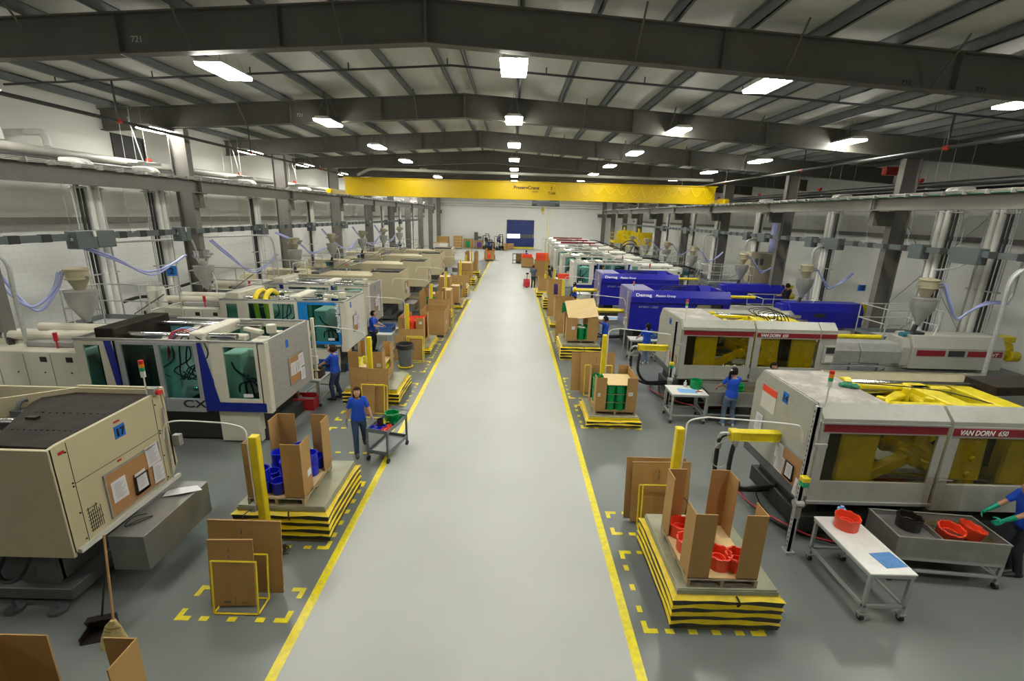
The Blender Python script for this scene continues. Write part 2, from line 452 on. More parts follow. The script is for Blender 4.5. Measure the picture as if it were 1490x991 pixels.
for k, y in enumerate(BAYS):
    mb = MB()
    for xe in (XL+.05, XR-.1):
        zt = ztop(xe)
        ibeam(mb, RIDGE, 9.65-.8, xe, zt-.72, (.8, .72), y)
    mb.box(RIDGE-.03, y-.15, 8.85, RIDGE+.03, y+.15, 9.65)
    for xs_ in (-8.2, 4.2, 9.1, -4.9, 12.0):
        zt = ztop(xs_); mb.box(xs_-.01, y-.12, zt-.78, xs_+.01, y+.12, zt)
    beam = struct('roof_beam', mb, M['beam_paint'])
    if k in (1, 2): 
        for s_, xx, mm, zz in (('721', -8.0, 'letter_grey', .42), ('721', 8.0, 'letter_black', .62), ('721', 9.6, 'letter_black', .62)):
            text(s_, .16, (xx, y-.02 if zz < .5 else y-.02, ztop(xx)-zz-.1), NEAR, M[mm], beam)
    for xc in (CL, CRR):
        zt = ztop(xc)-.76
        mb = MB().box(xc-.3, y-.012, 0, xc+.3, y+.012, zt)
        mb.box(xc-.31, y-.14, 0, xc-.285, y+.14, zt).box(xc+.285, y-.14, 0, xc+.31, y+.14, zt).box(xc-.4, y-.25, 0, xc+.4, y+.25, .03)
        struct('steel_column', mb, M['column_paint'])
        s = 1 if xc < 0 else -1
        xr = -12.0+.1 if xc < 0 else 13.6
        mb = MB().box(min(xc+s*.31, xr-.02*s), y-.13, 5.45, max(xc+s*.31, xr), y+.13, 5.98)
        mb.box(xr-.14, y-.16, 5.96, xr+.14, y+.16, 6.0)
        struct('runway_bracket', mb, M['beam_paint'])
    # diagonal flange braces
    if k < 8:
        mb = MB()
        for xx in (-9.8, -6.7, -3.6, 2.4, 5.5, 8.6, 11.7):
            mb.cyl((xx, y-.1, ztop(xx)-.76), (xx, y-.75, ztop(xx)+.05), .022, n=5)
        struct('flange_brace', mb, M['beam_paint'])
# crane runways
for xr, nm in ((-11.95, 'L'), (13.6, 'R')):
    z0, z1 = 6.0, 6.48
    mb = MB().box(xr-.012, 1.5, z0, xr+.012, 71.5, z1).box(xr-.13, 1.5, z0, xr+.13, 71.5, z0+.03).box(xr-.16, 1.5, z1-.03, xr+.16, 71.5, z1).box(xr-.03, 1.5, z1, xr+.03, 71.5, z1+.06)
    for y in BAYS:
        if 1.5 < y < 71: mb.box(xr-.12, y-.03, z0, xr+.12, y+.03, z1).box(xr-.12, y-.14, z0, xr+.12, y-.12, z1)
    mb.box(xr-.16, 71.3, z0-.05, xr+.16, 71.6, z1+.3)
    o = ob('crane_runway', mb, M['column_paint'], label='long grey crane runway beam along the '+('left' if nm == 'L' else 'right')+' row of columns', cat='crane runway', group='crane runways')
    mb = MB()
    s = 1 if nm == 'L' else -1
    for q in range(3): mb.cyl((xr+s*(.2+.05*q), 1.5, z1-.02+.035*q), (xr+s*(.2+.05*q), 71, z1-.02+.035*q), .012, n=5)
    ob('conductor_bar', mb, M['pipe_grey'], o)
    if nm == 'R': ob('green_cable', MB().cyl((xr-.2, 1.5, z1-.03), (xr-.2, 71, z1-.03), .018, n=5), M['green_cable'], o)
    mb = MB()
    for q in range(100): mb.box(xr+s*.15-.01, 1.8+.7*q, z1-.06, xr+s*.36+.01, 1.84+.7*q, z1+.07)
    ob('conductor_clip', mb, M['steel'], o, kind='stuff')
# overhead lamps
LX = [(-12.9, 8.13), (-6.72, 8.53), (-.1, 8.76), (5.74, 8.55), (11.85, 8.34)]
lamp0 = None
for (x, z) in LX:
    for k in range(-1 if x in (-12.9, 5.74, 11.85) else 0, 12):  # three rows get an added unseen lamp behind the camera, brightening near faces
        y = 5.7 + 6.1*k
        where = {-12.9: 'far left', -6.72: 'inner left', -.1: 'centre', 5.74: 'inner right', 11.85: 'far right'}[x]
        if lamp0 is None:
            lamp0 = thing('ceiling_light', 'x', 'ceiling light', (x, y, z))
            hs = ob('housing', MB().prism('y', [(-.31,0),(.31,0),(.2,.09),(-.2,.09)], -.63, .63), M['white'], lamp0)
            ob('lamp_lens', MB().box(-.285, -.61, -.05, .285, .61, -.002), M['lamp'], lamp0)
            mbl = MB()
            for q in range(5): mbl.box(-.29+.1425*q, -.62, -.06, -.284+.1425*q, .62, -.05)
            mbl.box(-.29,-.62,-.06,.29,-.612,-.05).box(-.29,.612,-.06,.29,.62,-.05)
            ob('lamp_louvre', mbl, M['white'], lamp0)
            mbl = MB()
            hz_ = ztop(x)-z+.12
            mbl.tube([(-.2,-.5,.08),(0,0,hz_),(.2,-.5,.08),(0,0,hz_),(.2,.5,.08),(0,0,hz_),(-.2,.5,.08)], .006, 4)
            ob('hanger_wire', mbl, M['steel'], lamp0)
            lt = lamp0
        else:
            lt = dup(lamp0, (x, y, z))
        lt['label'] = 'bright hanging fluorescent ceiling light in the %s row of lights' % where
        lt['group'] = 'ceiling lights of the %s row' % where
# sprinkler mains across and along
for k, y in enumerate([7.4, 14.6, 21.6, 29.2, 36.8, 44, 51.5]):
    mb = MB(); pts = [(x, y, ztop(x)-.12) for x in (XL+.5, RIDGE, XR-.5)]
    mb.tube(pts, .03, 6)
    for q in range(12): xx = XL+2+2.8*q; mb.cyl((xx, y, ztop(xx)-.1), (xx, y, ztop(xx)+.06), .018, n=5)
    ob('sprinkler_pipe', mb, M['pipe_black'], label='dark sprinkler pipe crossing under the roof between two beams', cat='sprinkler pipe', group='sprinkler pipes under the roof')
for x, z in ((-11.6, 7.85), (12.6, 7.72)):
    mb = MB().cyl((x, 2, z), (x, 74, z), .05, n=8)
    for y in (6.6, 14.6, 21.6, 29.2, 36.8, 44): mb.cyl((x, y, z), (x, y, ztop(x)-.1), .03, n=6)
    o = ob('sprinkler_main', mb, M['pipe_black'], label='long dark sprinkler main pipe above the %s machine row' % ('left' if x < 0 else 'right'), cat='sprinkler pipe')
    mb = MB()
    for y in (6.6, 14.6, 21.6, 29.2, 36.8): mb.cyl((x, y-.08, z), (x, y+.08, z), .068, n=8)
    ob('pipe_coupling', mb, M['red_paint'], o, label='red pipe coupling')
# bridge crane
cr = thing('bridge_crane', 'yellow overhead bridge crane spanning the hall between both runways', 'crane', (0, 32.5, 6.5))
mb = MB().prism('y', [(-11.3,.12),(-10.9,0),(12.9,0),(13.3,.12),(13.3,1.12),(-11.3,1.12)], -.25, .25)
mb.box(-11.4, -.33, 1.1, 13.4, .33, 1.16)
ob('girder', mb, M['crane_yellow'], cr, bevel=.01)
for xe in (-12.15, 13.45):
    ob('end_truck', MB().box(xe, -1.3, .0, xe+.35, 1.3, .34).box(xe+.02, -1.45, .05, xe+.33, -1.3, .28), M['crane_yellow'], cr, bevel=.02)
ob('trolley_rail', MB().tube([(-10.4, -.35, 1.28), (-9.7, -.35, 1.62), (-9.4, -.35, 1.68), (13, -.35, 1.52)], .09, 8), M['pipe_grey'], cr)
mb = MB()
n = 14
for q in range(n):
    x0 = 1.8+q*.82; x1 = x0+.82
    mb.tube([(x0+(x1-x0)*t, -.36, 1.02-.75*(1-(2*t-1)**2)*(.8+.2*math.sin(q))) for t in [i/8 for i in range(9)]], .013, 5)
ob('festoon_cable', mb, M['yellow'], cr)
hst = thing('hoist', 'x', 'x'); del hst['label']; del hst['category']; hst.parent = cr; hst.location = (.95, 0, 0)
ob('hoist_body', MB().box(.55, -.5, -.38, 1.75, .25, -.08), M['dark_grey'], hst, bevel=.02)
ob('hoist_motor', MB().cyl((1.4, -.15, -.2), (2.05, -.15, -.2), .2, n=14).cyl((.2, -.1, -.22), (.6, -.1, -.22), .17, n=12), M['elec_grey'], hst, smooth=True)
ob('hook_block', MB().box(.85, -.2, -.75, 1.05, 0, -.45).tube(sm([(.95,-.1,-.75),(.95,-.1,-.85),(1.03,-.1,-.92),(1.07,-.1,-.84)]), .02), M['yellow'], hst)
ob('pendant_cable', MB().cyl((1.3, -.3, -.3), (1.3, -.3, -5.0), .012, n=5).cyl((1.42, -.3, -.3), (1.42, -.3, -5.3), .01, n=5).cyl((.95,-.1,-.45),(.95,-.1,.0),.02,n=5), M['yellow'], hst)
ob('pendant_control', MB().box(1.24, -.36, -5.3, 1.36, -.24, -4.9), M['machine_yellow'], hst, bevel=.01)
text('ProservCrane', .30, (-.1, -.27, .68), NEAR, M['letter_black'], cr, bold=.006)
text('GROUP', .13, (1.1, -.27, .48), NEAR, M['letter_black'], cr)
text('3', .26, (2.35, -.27, .68), NEAR, M['letter_black'], cr, bold=.006)
text('TON', .22, (2.2, -.27, .38), NEAR, M['letter_black'], cr, bold=.006)
# back wall roll-up door with a vision strip
dr = MB().box(-1.15, YF-.12, 2.42, 3.25, YF-.06, 4.62); d1 = struct('door_1', dr, M['door_blue'])
mb = MB()
ob('door_curtain', MB().box(-1.3, YF-.16, .35, 3.4, YF-.08, 1.75).box(-1.1, YF-.2, .6, 3.2, YF-.16, .72), M['door_blue'], d1, bevel=.02)
ob('vision_strip', MB().box(-1.1, YF-.12, 1.75, 1.0, YF-.1, 2.42), M['daylight'], d1, label='bright daylight strip window')
ob('dark_strip', MB().box(1.0, YF-.12, 1.75, 3.2, YF-.1, 2.42), M['dark_grey'], d1)
ob('door_frame', MB().box(-1.25, YF-.1, 0, -1.15, YF, 4.75).box(3.25, YF-.1, 0, 3.35, YF, 4.75).box(-1.25, YF-.1, 4.62, 3.35, YF, 4.75), M['dark_grey'], d1)
ob('bottom_bar', MB().box(-1.3, YF-.3, .05, 3.3, YF-.1, .3), M['yellow_line'], d1)
for z_, r_, nm_ in ((7.3,.14,'large'),(6.9,.09,'small')):
    ob('wall_pipe', MB().cyl((XL+.3, YF-.6, z_), (XR-.3, YF-.6, z_), r_, n=12), M['pipe_white'], smooth=True, label='%s white pipe running across the far wall' % nm_, cat='pipe')
# left wall louvre and round exhaust ducts
ob('wall_louvre', MB().panel('x', 18.6, 7.0, 20.2, 8.1, XL, XL+.05, [(18.68,7.08,20.12,8.02)]).box(XL, 18.68, 7.08, XL+.02, 20.12, 8.02), M['black'], label='dark square louvre high on the left wall', cat='louvre')
for y in (14.0, 15.4):
    ob('wall_duct', MB().tube(sm([(XL, y, 7.6), (XL+.5, y, 7.6), (XL+.6, y, 7.45), (XL+.62, y, 7.2)]), .1, 12), M['pipe_white'], smooth=True, label='short white elbow duct on the upper left wall', cat='duct', group='elbow ducts on the left wall')
# ================================================================ moulding machines
def stack_light(parent, x, y, z, h=.5, post='steel'):
    ob('stack_light_pole', MB().cyl((x, y, z), (x, y, z+h), .012, n=6).cyl((x, y, z+h), (x, y, z+h+.1), .035, n=10), M[post if post != 'steel' else 'white'], parent)
    for i, (c, n) in enumerate((('stack_green', 'green'), ('stack_amber', 'amber'), ('stack_red', 'red'))):
        ob('stack_light_lens', MB().cyl((x, y, z+h+.1+.06*i), (x, y, z+h+.155+.06*i), .036, n=10), M[c], parent, label=n+' stack light lens')

def paper(parent, face, a, z, w, h, off=0, tilt=0, name='paper_sheet', m='paper', ink=True):
    # face: (axis, position, sign) axis 'x' -> sheet spans y; 'y' -> spans x ; a,z = lower left corner
    ax, p, s = face
    c, sn = math.cos(tilt), math.sin(tilt)
    def P(u, v, d):
        uu, vv = a+u*c-v*sn, z+u*sn+v*c
        return (p+s*d, uu, vv) if ax == 'x' else (uu, p+s*d, vv)
    d0 = .012+off
    o = ob(name, MB().add([P(0,0,d0),P(w,0,d0+.012),P(w,h,d0),P(0,h,d0),P(0,0,d0+.003),P(w,0,d0+.015),P(w,h,d0+.003),P(0,h,d0+.003)],
        [(0,1,2,3),(4,5,6,7),(0,1,5,4),(1,2,6,5),(2,3,7,6),(3,0,4,7)]), M[m], parent)
    if ink:
        mb = MB(); k = 0; vv = h*.88
        while vv > h*.12:
            ww = w*(.45+.35*((k*37) % 10)/10); d = d0+.02
            mb.add([P(w*.1,vv,d),P(w*.1+ww,vv,d),P(w*.1+ww,vv-h*.018,d),P(w*.1,vv-h*.018,d)], [(0,1,2,3)]); vv -= h*.085; k += 1
        ob('print_lines', mb, M['paper_ink'], o)
    return o

def board(parent, face, a0, z0, a1, z1, sheets=(), frame='steel'):
    ax, p, s = face
    def bx(mb, a, z, aa, zz, t): 
        if ax == 'x': mb.box(min(p, p+s*t), a, z, max(p, p+s*t), aa, zz)
        else: mb.box(a, min(p, p+s*t), z, aa, max(p, p+s*t), zz)
        return mb
    o = ob('cork_board', bx(MB(), a0, z0, a1, z1, .015), M['cork'], parent)
    mb = MB()
    for r in ((a0-.02, z0-.02, a1+.02, z0), (a0-.02, z1, a1+.02, z1+.02), (a0-.02, z0, a0, z1), (a1, z0, a1+.02, z1)): bx(mb, *r, .025)
    ob('board_frame', mb, M[frame], o)
    for i, (a, z, w, h, tl) in enumerate(sheets): paper(parent, (ax, p+s*.006, s), a, z, w, h, .004*i, tl)
    return o

def tag_sign(parent, face, a, z, w, h, txt, rot):
    ax, p, s = face
    mb = MB()
    if ax == 'x': mb.box(min(p, p+s*.008), a, z, max(p, p+s*.008), a+w, z+h)
    else: mb.box(a, min(p, p+s*.008), z, a+w, max(p, p+s*.008), z+h)
    o = ob('number_tag', mb, M['tag_blue'], parent, label='blue number tag')
    if txt:
        c = (p+s*.012, a+w/2, z+h*.2) if ax == 'x' else (a+w/2, p+s*.012, z+h*.2)
        text(txt, h*.8, c, rot, M['letter_black'], o, align='CENTER', bold=.004)

def injection_unit(root, x0, x1, ya, yb, body, zlo=1.15, zhi=2.15, guard='vd_grey', stripe=None, motor=True, base='vd_grey', barrel0=None):
    ym = (ya+yb)/2
    xb = barrel0 if barrel0 is not None else x0-2.7
    ob('injection_body', MB().prism('x', [(ya,zlo),(ya,zhi-.35),(ya+.18,zhi),(yb-.18,zhi),(yb,zhi-.35),(yb,zlo)], x0, x1).prism('x', [(ya+.1,zlo+.06),(ya+.1,zhi-.38),(ya+.25,zhi-.1),(yb-.25,zhi-.1),(yb-.1,zhi-.38),(yb-.1,zlo+.06)], x0-.25, x0), M[body], root, bevel=.012)
    mb = MB(); n = 2
    for i in range(n):
        a = xb+(x0-.25-xb)*i/n+.02; b = xb+(x0-.25-xb)*(i+1)/n
        mb.prism('x', [(ya+.08,zlo+.12),(ya+.08,zlo+.5),(ya+.25,zlo+.72),(yb-.25,zlo+.72),(yb-.08,zlo+.5),(yb-.08,zlo+.12)], a, b)
    ob('barrel_guard', mb, M[guard], root, bevel=.01)
    ob('slide_rail', MB().cyl((xb, ya+.1, zlo+.02), (x0, ya+.1, zlo+.02), .035).cyl((xb, yb-.1, zlo+.02), (x0, yb-.1, zlo+.02), .035), M['chrome'], root)
    ob('injection_base', MB().box(xb-.2, ya-.15, .15, x1-.3, yb+.15, .55).box(x0+.1, ya, .55, x1-.4, yb, zlo-.12).box(xb, ya, 0, xb+.3, yb, .15).box(x1-.8, ya, 0, x1-.5, yb, .15), M[base], root, bevel=.01)
    ob('louvre_panel', MB().box(x0+1.1, ya-.012, zhi-.6, x0+1.6, ya, zhi-.42), M['dark_steel'], root)
    if motor:
        ob('screw_motor', MB().cyl((x1, ym, zhi-.4), (x1+.3, ym, zhi-.4), .36, n=16).cyl((x1+.3, ym-.3, zhi-.6), (x1+.6, ym-.3, zhi-.6), .17, n=12).cyl((x1+.3, ym, zhi-.4), (x1+.55, ym, zhi-.4), .22, n=14).cyl((x1+.1, ym, zhi-.45), (x1+.1, ym, zhi-.85), .16, n=10).cyl((x1+.35, ym-.25, zhi-.3), (x1+.35, ym+.3, zhi-.3), .12, n=10).box(x1+.2, ym-.15, zhi-.2, x1+.6, ym+.2, zhi-.02), M['machine_yellow'], root, bevel=.015)
    if stripe:
        ob('red_stripe', MB().box(x0+.12, ya-.008, zhi-.6, x0+1.0, ya, zhi-.42).box(x0+1.7, ya-.008, zhi-.6, x1-.08, ya, zhi-.42), M[stripe], root, label='dark red stripe')
        text('VT', .16, (x1-.42, ya-.012, zhi-.58), NEAR, M['letter_white'], root, shear=.3)

def van_dorn(xe, y0, dz, label, num, poster):
    t = thing('molding_machine', label, 'molding machine', (xe, y0, 0))
    H = 2.6+dz; B = .88+dz; W = 2.08
    fr = MB().box(.12, .15, .12, 9.2, W-.15, .45).box(.2, .3, .45, .5, W-.3, B+.1).box(2.0, .3, .45, 2.4, W-.3, B).box(4.1, .3, .45, 4.6, W-.3, B)
    ob('machine_base', fr, M['dark_steel'], t, bevel=.01)
    ob('oil_tank', MB().box(.9, .5, .45, 1.8, W-.4, B-.05), M['machine_grey'], t)
    ob('base_skirt', MB().box(-.03, -.02, B-.1, .06, W, B+.06), M['dark_grey'], t)
    ob('end_panel', MB().prism('x', [(0,B),(0,2.36+dz),(.2,H),(W-.2,H),(W,2.3+dz),(W,B)], 0, .05), M['vd_grey'], t)
    ob('roof_plate', MB().box(.03, .18, H-.03, 1.22, W-.18, H+.012), M['vd_roof'], t, label='scuffed grey roof plate')
    # near side: fixed end cheek, sliding door, fixed cover
    def hood(x0, x1):
        return MB().prism('x', [(-.03,2.33+dz),(-.03,2.42+dz),(.17,H+.01),(.22,H+.01),(.22,H-.04),(.03,2.33+dz)], x0, x1)
    d1 = hood(.03, 2.1).panel('y', .03, B, 2.1, 2.34+dz, -.03, .02, [(.17,1.27+dz,1.98,2.16+dz)])
    ob('sliding_door', d1, M['vd_grey'], t, label='grey sliding safety door')
    ob('door_rail', MB().box(.0, -.07, B-.03, 2.14, -.03, B+.02), M['steel'], t)
    ob('door_rail', MB().box(0, -.06, 2.335+dz, 2.12, -.03, 2.36+dz), M['steel'], t)
    ob('door_window', MB().box(.17, -.01, 1.27+dz, 1.98, 0, 2.16+dz), M['glass_smoke'], t, label='smoked window pane')
    d2 = hood(2.16, 4.0).panel('y', 2.16, B-.12, 4.15, 2.34+dz, -.04, .02, [(2.32,1.27+dz,4.02,2.14+dz)])
    ob('fixed_cover', d2, M['vd_grey'], t, bevel=.004)
    ob('cover_window', MB().box(2.32, -.01, 1.27+dz, 4.02, 0, 2.14+dz), M['glass_smoke'], t, label='smoked window pane')
    ob('control_post', hood(4.02, 4.5).box(4.15, -.04, B-.12, 4.5, .25, 2.34+dz), M['vd_grey'], t, bevel=.006)
    cp = ob('control_panel', MB().box(4.17, -.12, 1.45+dz, 4.47, -.04, 1.98+dz), M['vd_grey'], t, bevel=.01)
    ob('screen', MB().box(4.2, -.128, 1.76+dz, 4.44, -.12, 1.94+dz), M['dark_steel'], cp)
    ob('keypad', MB().box(4.21, -.126, 1.5+dz, 4.43, -.12, 1.7+dz), M['white'], cp)
    ob('red_stripe', MB().box(.06, -.042, 2.19+dz, 2.08, -.03, 2.32+dz), M['red_stripe'], t, label='dark red stripe')
    ob('red_stripe', MB().box(2.18, -.052, 2.18+dz, 4.0, -.04, 2.31+dz).box(4.04, -.052, 2.18+dz, 4.48, -.04, 2.31+dz), M['red_stripe'], t, label='dark red stripe')
    text('VAN DORN', .125, (2.27, -.056, 2.20+dz), NEAR, M['letter_white'], t, shear=.2, sx=.86, bold=.003)
    text('650', .125, (2.9, -.056, 2.20+dz), NEAR, M['letter_white'], t, shear=.2, sx=.85, bold=.002)
    # far guard
    ob('rear_guard', MB().prism('y', [(1.25,H-.02),(4.3,H-.02),(4.5,H-.2),(4.5,B+.3),(1.25,B+.3)], W-.05, W).prism('x', [(W-.35,H-.28),(W-.03,H-.02),(W-.0,H-.02),(W-.33,H-.31)], 1.25, 4.2), M['hopper_tan'] if dz == 0 else M['vd_grey'], t)
    ob('guard_wall', MB().box(1.22, .18, 2.0, 1.25, W-.1, H), M['vd_grey'], t)
    # clamp mechanism
    ob('inner_dark_panel', MB().box(.17, .1, 1.0+dz, .46, .12, 2.2+dz), M['dark_steel'], t)  # dark panel added to blacken the left part of the door window
    ob('end_platen', MB().box(.48, .07, 1.0+dz, 1.12, .6, 2.28+dz).box(.42, 1.4, 1.0+dz, 1.12, W-.3, 2.3+dz).box(.45, .25, 1.05+dz, 1.1, W-.3, 2.2+dz), M['machine_yellow'], t, bevel=.03, label='yellow end platen')
    tb = MB()
    for y in (.42, 1.62):
        for z in (1.15+dz, 2.32+dz): tb.cyl((.3, y, z), (4.6, y, z), .062, n=14)
    ob('tie_bar', tb, M['chrome'], t, smooth=True)
    mp = MB().box(2.62, .1, 1.05+dz, 2.95, W-.3, 1.5+dz).box(2.62, .1, 1.5+dz, 2.95, .62, 2.28+dz).box(2.62, 1.42, 1.5+dz, 2.95, W-.3, 2.42+dz).box(2.62, .3, 2.12+dz, 3.0, W-.3, 2.5+dz)
    for y in (.42, 1.62): mp.cyl((2.5, y, 2.32+dz), (3.1, y, 2.32+dz), .13, n=14).cyl((2.5, y, 1.15+dz), (3.1, y, 1.15+dz), .13, n=14)
    ob('moving_platen', mp, M['machine_yellow'], t, bevel=.025, label='yellow moving platen')
    tg = MB()
    for y in (.36, 1.5):
        tg.prism('y', [(1.12,2.2+dz),(1.3,2.34+dz),(1.95,2.06+dz),(1.95,1.86+dz),(1.8,1.82+dz)], y-.09, y+.09)
        tg.prism('y', [(1.85,1.9+dz),(2.0,2.1+dz),(2.55,2.4+dz),(2.68,2.25+dz),(2.1,1.84+dz)], y-.09, y+.09)
        tg.prism('y', [(1.12,1.25+dz),(1.3,1.12+dz),(1.95,1.5+dz),(1.9,1.66+dz)], y-.09, y+.09)
        tg.prism('y', [(1.85,1.62+dz),(2.0,1.45+dz),(2.6,1.2+dz),(2.66,1.35+dz)], y-.09, y+.09)
        tg.cyl((1.92, y-.16, 1.98+dz), (1.92, y+.16, 1.98+dz), .11, n=14).cyl((1.92, y-.16, 1.56+dz), (1.92, y+.16, 1.56+dz), .11, n=14)
    tg.cyl((1.25, .5, 2.26+dz), (1.25, 1.6, 2.26+dz), .08).cyl((2.6, .5, 2.3+dz), (2.6, 1.6, 2.3+dz), .09).box(1.7, .62, 1.66+dz, 1.95, 1.42, 1.9+dz)
    ob('toggle_linkage', tg, M['machine_yellow'], t, bevel=.012, label='yellow toggle linkage')
    tp = MB().prism('y', [(1.3,2.42+dz),(1.5,2.5+dz),(2.5,2.5+dz),(2.62,2.42+dz)], .5, .62).prism('y', [(1.3,2.42+dz),(1.5,2.5+dz),(2.5,2.5+dz),(2.62,2.42+dz)], 1.42, 1.54)
    tp.box(1.25, .35, 2.36+dz, 1.42, 1.75, 2.46+dz).prism('z', [(1.4,.6),(1.6,.5),(2.62,.42),(2.62,.56),(1.7,.66)], 2.4+dz, 2.48+dz).prism('z', [(1.42,.75),(1.5,.7),(2.6,1.35),(2.6,1.55),(2.5,1.55)], 2.3+dz, 2.4+dz)
    for (bx_, by_) in ((1.55,.78),(2.45,.8),(2.45,1.3),(1.6,1.5)): tp.cyl((bx_, by_, 2.2+dz), (bx_, by_, 2.52+dz), .07, n=14)
    tp.box(2.62, .42, 2.42+dz, 3.35, .58, 2.52+dz).box(2.62, 1.35, 2.42+dz, 3.35, 1.5, 2.5+dz)
    for y in (.42, 1.68): tp.cyl((1.45, y, 2.46+dz), (1.62, y, 2.46+dz), .11, n=14)
    ob('upper_tie_bar', MB().cyl((1.25, 1.68, 2.46+dz), (4.4, 1.68, 2.46+dz), .06, n=14), M['chrome'], t, smooth=True)
    ob('upper_link', tp, M['machine_yellow'], t, bevel=.015, label='yellow upper link frame')
    ob('clamp_cylinder', MB().cyl((.3, 1.02, 1.75+dz), (1.72, 1.02, 1.75+dz), .16, n=16), M['black_plastic'], t, smooth=True)
    cr2 = MB().prism('y', [(2.36,1.3+dz),(2.36,1.62+dz),(2.44,1.78+dz),(2.36,1.92+dz),(2.4,2.12+dz),(2.9,2.12+dz),(2.95,1.3+dz)], .06, .16)
    for zz in (1.42, 1.72, 2.0): cr2.cyl((2.72, .02, zz+dz), (2.72, .1, zz+dz), .055, n=12)
    cr2.box(3.3, .06, 1.25+dz, 3.6, .14, 2.16+dz)
    ob('platen_casting', cr2, M['machine_yellow'], t, bevel=.012, label='yellow cast platen side')
    ob('mould', MB().box(2.97, .55, 1.3+dz, 3.3, 1.5, 2.2+dz).box(3.34, .55, 1.3+dz, 3.66, 1.5, 2.2+dz), M['mould_dark'], t, bevel=.01)
    ob('fixed_platen', MB().box(3.6, .08, 1.0+dz, 4.0, W-.28, 2.45+dz), M['machine_yellow'], t, bevel=.02, label='yellow fixed platen')
    if dz == 0:
        ob('platen_cover', MB().prism('y', [(4.05,2.6),(5.8,2.66),(5.8,2.5),(4.05,2.42)], 1.2, 1.85), M['oily'], t, bevel=.01, label='brown oily platen cover')
    hz = MB()
    for q in range(5 if dz else 0):
        y = .6+.2*q; hz.tube(sm([(2.9, y, 2.5+dz), (2.75-.05*q, y, 2.72+dz), (3.15, y+.05, 2.78+dz), (3.45, y+.1, 2.55+dz), (3.4, y, 2.3+dz)]), .014, 6)
    hz.tube(sm([(1.4,1.6,2.5+dz),(2.0,1.3,2.56+dz),(2.8,1.0,2.58+dz),(3.4,.6,2.5+dz)]), .012, 5)
    ob('hydraulic_hose', hz, M['hose_black'], t, smooth=True)
    injection_unit(t, 7.5, 10.35, .75, 1.75, 'vd_grey', 1.1+dz, 2.12+dz, 'steel', 'red_stripe', True, 'vd_grey', 4.65)
    # ejector cylinder through the end panel with hoses
    cy = ob('pull_cylinder', MB().box(-.78, .93, 1.5, .02, 1.09, 1.66).box(-.93, .91, 1.48, -.76, 1.11, 1.68).box(-.78, .915, 1.49, .02, 1.105, 1.51).box(-.78, .915, 1.65, .02, 1.105, 1.67), M['machine_yellow'], t, bevel=.01, label='yellow hydraulic cylinder')
    ob('cylinder_hose', MB().tube(sm([(-.85,.92,1.5),(-.9,.9,1.2),(-.88,.9,.8),(-.6,1.0,.45),(-.1,1.1,.42),(.4,1.1,.5)]), .042, 8).tube(sm([(-1.0,1.0,1.6),(-1.1,1.02,1.5),(-1.1,1.05,1.1),(-1.02,1.1,.65),(-.6,1.15,.35),(0,1.2,.3),(.4,1.2,.4)]), .042, 8), M['hose_black'], cy, smooth=True)
    ob('hose_fitting', MB().cyl((-.85,.92,1.52),(-.86,.92,1.38),.05).tube(sm([(-.95,1.0,1.6),(-1.08,1.02,1.58),(-1.1,1.03,1.42)]),.045).cyl((-1.1,1.03,1.42),(-1.1,1.03,1.3),.055), M['steel'], cy)
    ob('sensor_cable', MB().tube(sm([(-.98,.95,1.5),(-1.2,.95,1.35),(-1.2,.95,1.0),(-1.0,.93,.95),(-.85,.93,1.2)]), .012, 5), M['pipe_grey'], cy)
    if dz: ob('gate_cylinder', MB().cyl((4.5, .3, 2.28), (6.0, .3, 2.28), .07, n=12), M['machine_yellow'], t, smooth=True, label='yellow hydraulic cylinder')
    # things fixed on the end panel
    face = ('x', 0, -1)
    bd = board(t, face, .12, .86+dz, .92, 1.5+dz, [(.7,.95+dz,.25,.33,.1),(.74,1.2+dz,.24,.3,-.05),(.05,.82+dz,.24,.32,.06)])
    ob('wire_basket', MB().panel('x', .36, 1.0+dz, .6, 1.32+dz, -.05, -.04, [(.38,1.02+dz,.58,1.3+dz)]).box(-.05, .36, 1.0+dz, -.015, .6, 1.02+dz), M['black'], t)
    paper(t, ('x', -.02, -1), .385, 1.03+dz, .19, .26)
    tag_sign(t, face, .93, 2.26+dz, .17, .2, num, AISLE_R)
    if poster:
        ps = ob('safety_poster', MB().box(-.008, 1.28, 1.88, 0, 1.78, 2.36), M['white'], t)
        ob('poster_header', MB().box(-.012, 1.28, 2.22, -.008, 1.78, 2.36), M['orange_red'], ps, label='red poster header')
        paper(t, face, 1.6, 1.35, .24, .38, 0)
    stack_light(t, .1, .12, 2.5+dz, .42)
    # slotted upright with conduit beside the door
    up = MB().box(-.3, -.28, 0, -.25, -.19, 2.72).box(-.3, -.28, 0, -.22, -.27, 2.72).box(-.3, -.2, 0, -.22, -.19, 2.72).box(-.33, -.31, 0, -.18, -.15, .05).box(-.27,-.24,2.0,.02,-.2,2.06)
    post = ob('slotted_post', up, M['galv'], t)
    sl = MB()
    for q in range(30): sl.box(-.303, -.245, .12+q*.086, -.30, -.228, .155+q*.086)
    ob('post_slot', sl, M['black'], post, kind='stuff')
    sw = ob('emergency_switch', MB().box(-.36, -.4, 1.45, -.24, -.28, 1.53), M['machine_yellow'], t, bevel=.008, label='yellow and green switch box')
    ob('switch_button', MB().box(-.35, -.4, 1.37, -.25, -.29, 1.45), M['stack_green'], sw)
    ob('junction_box', MB().cyl((-.34, -.26, .98), (-.2, -.26, .98), .07, n=12).box(-.32, -.3, .72, -.22, -.22, .95), M['steel'], t)
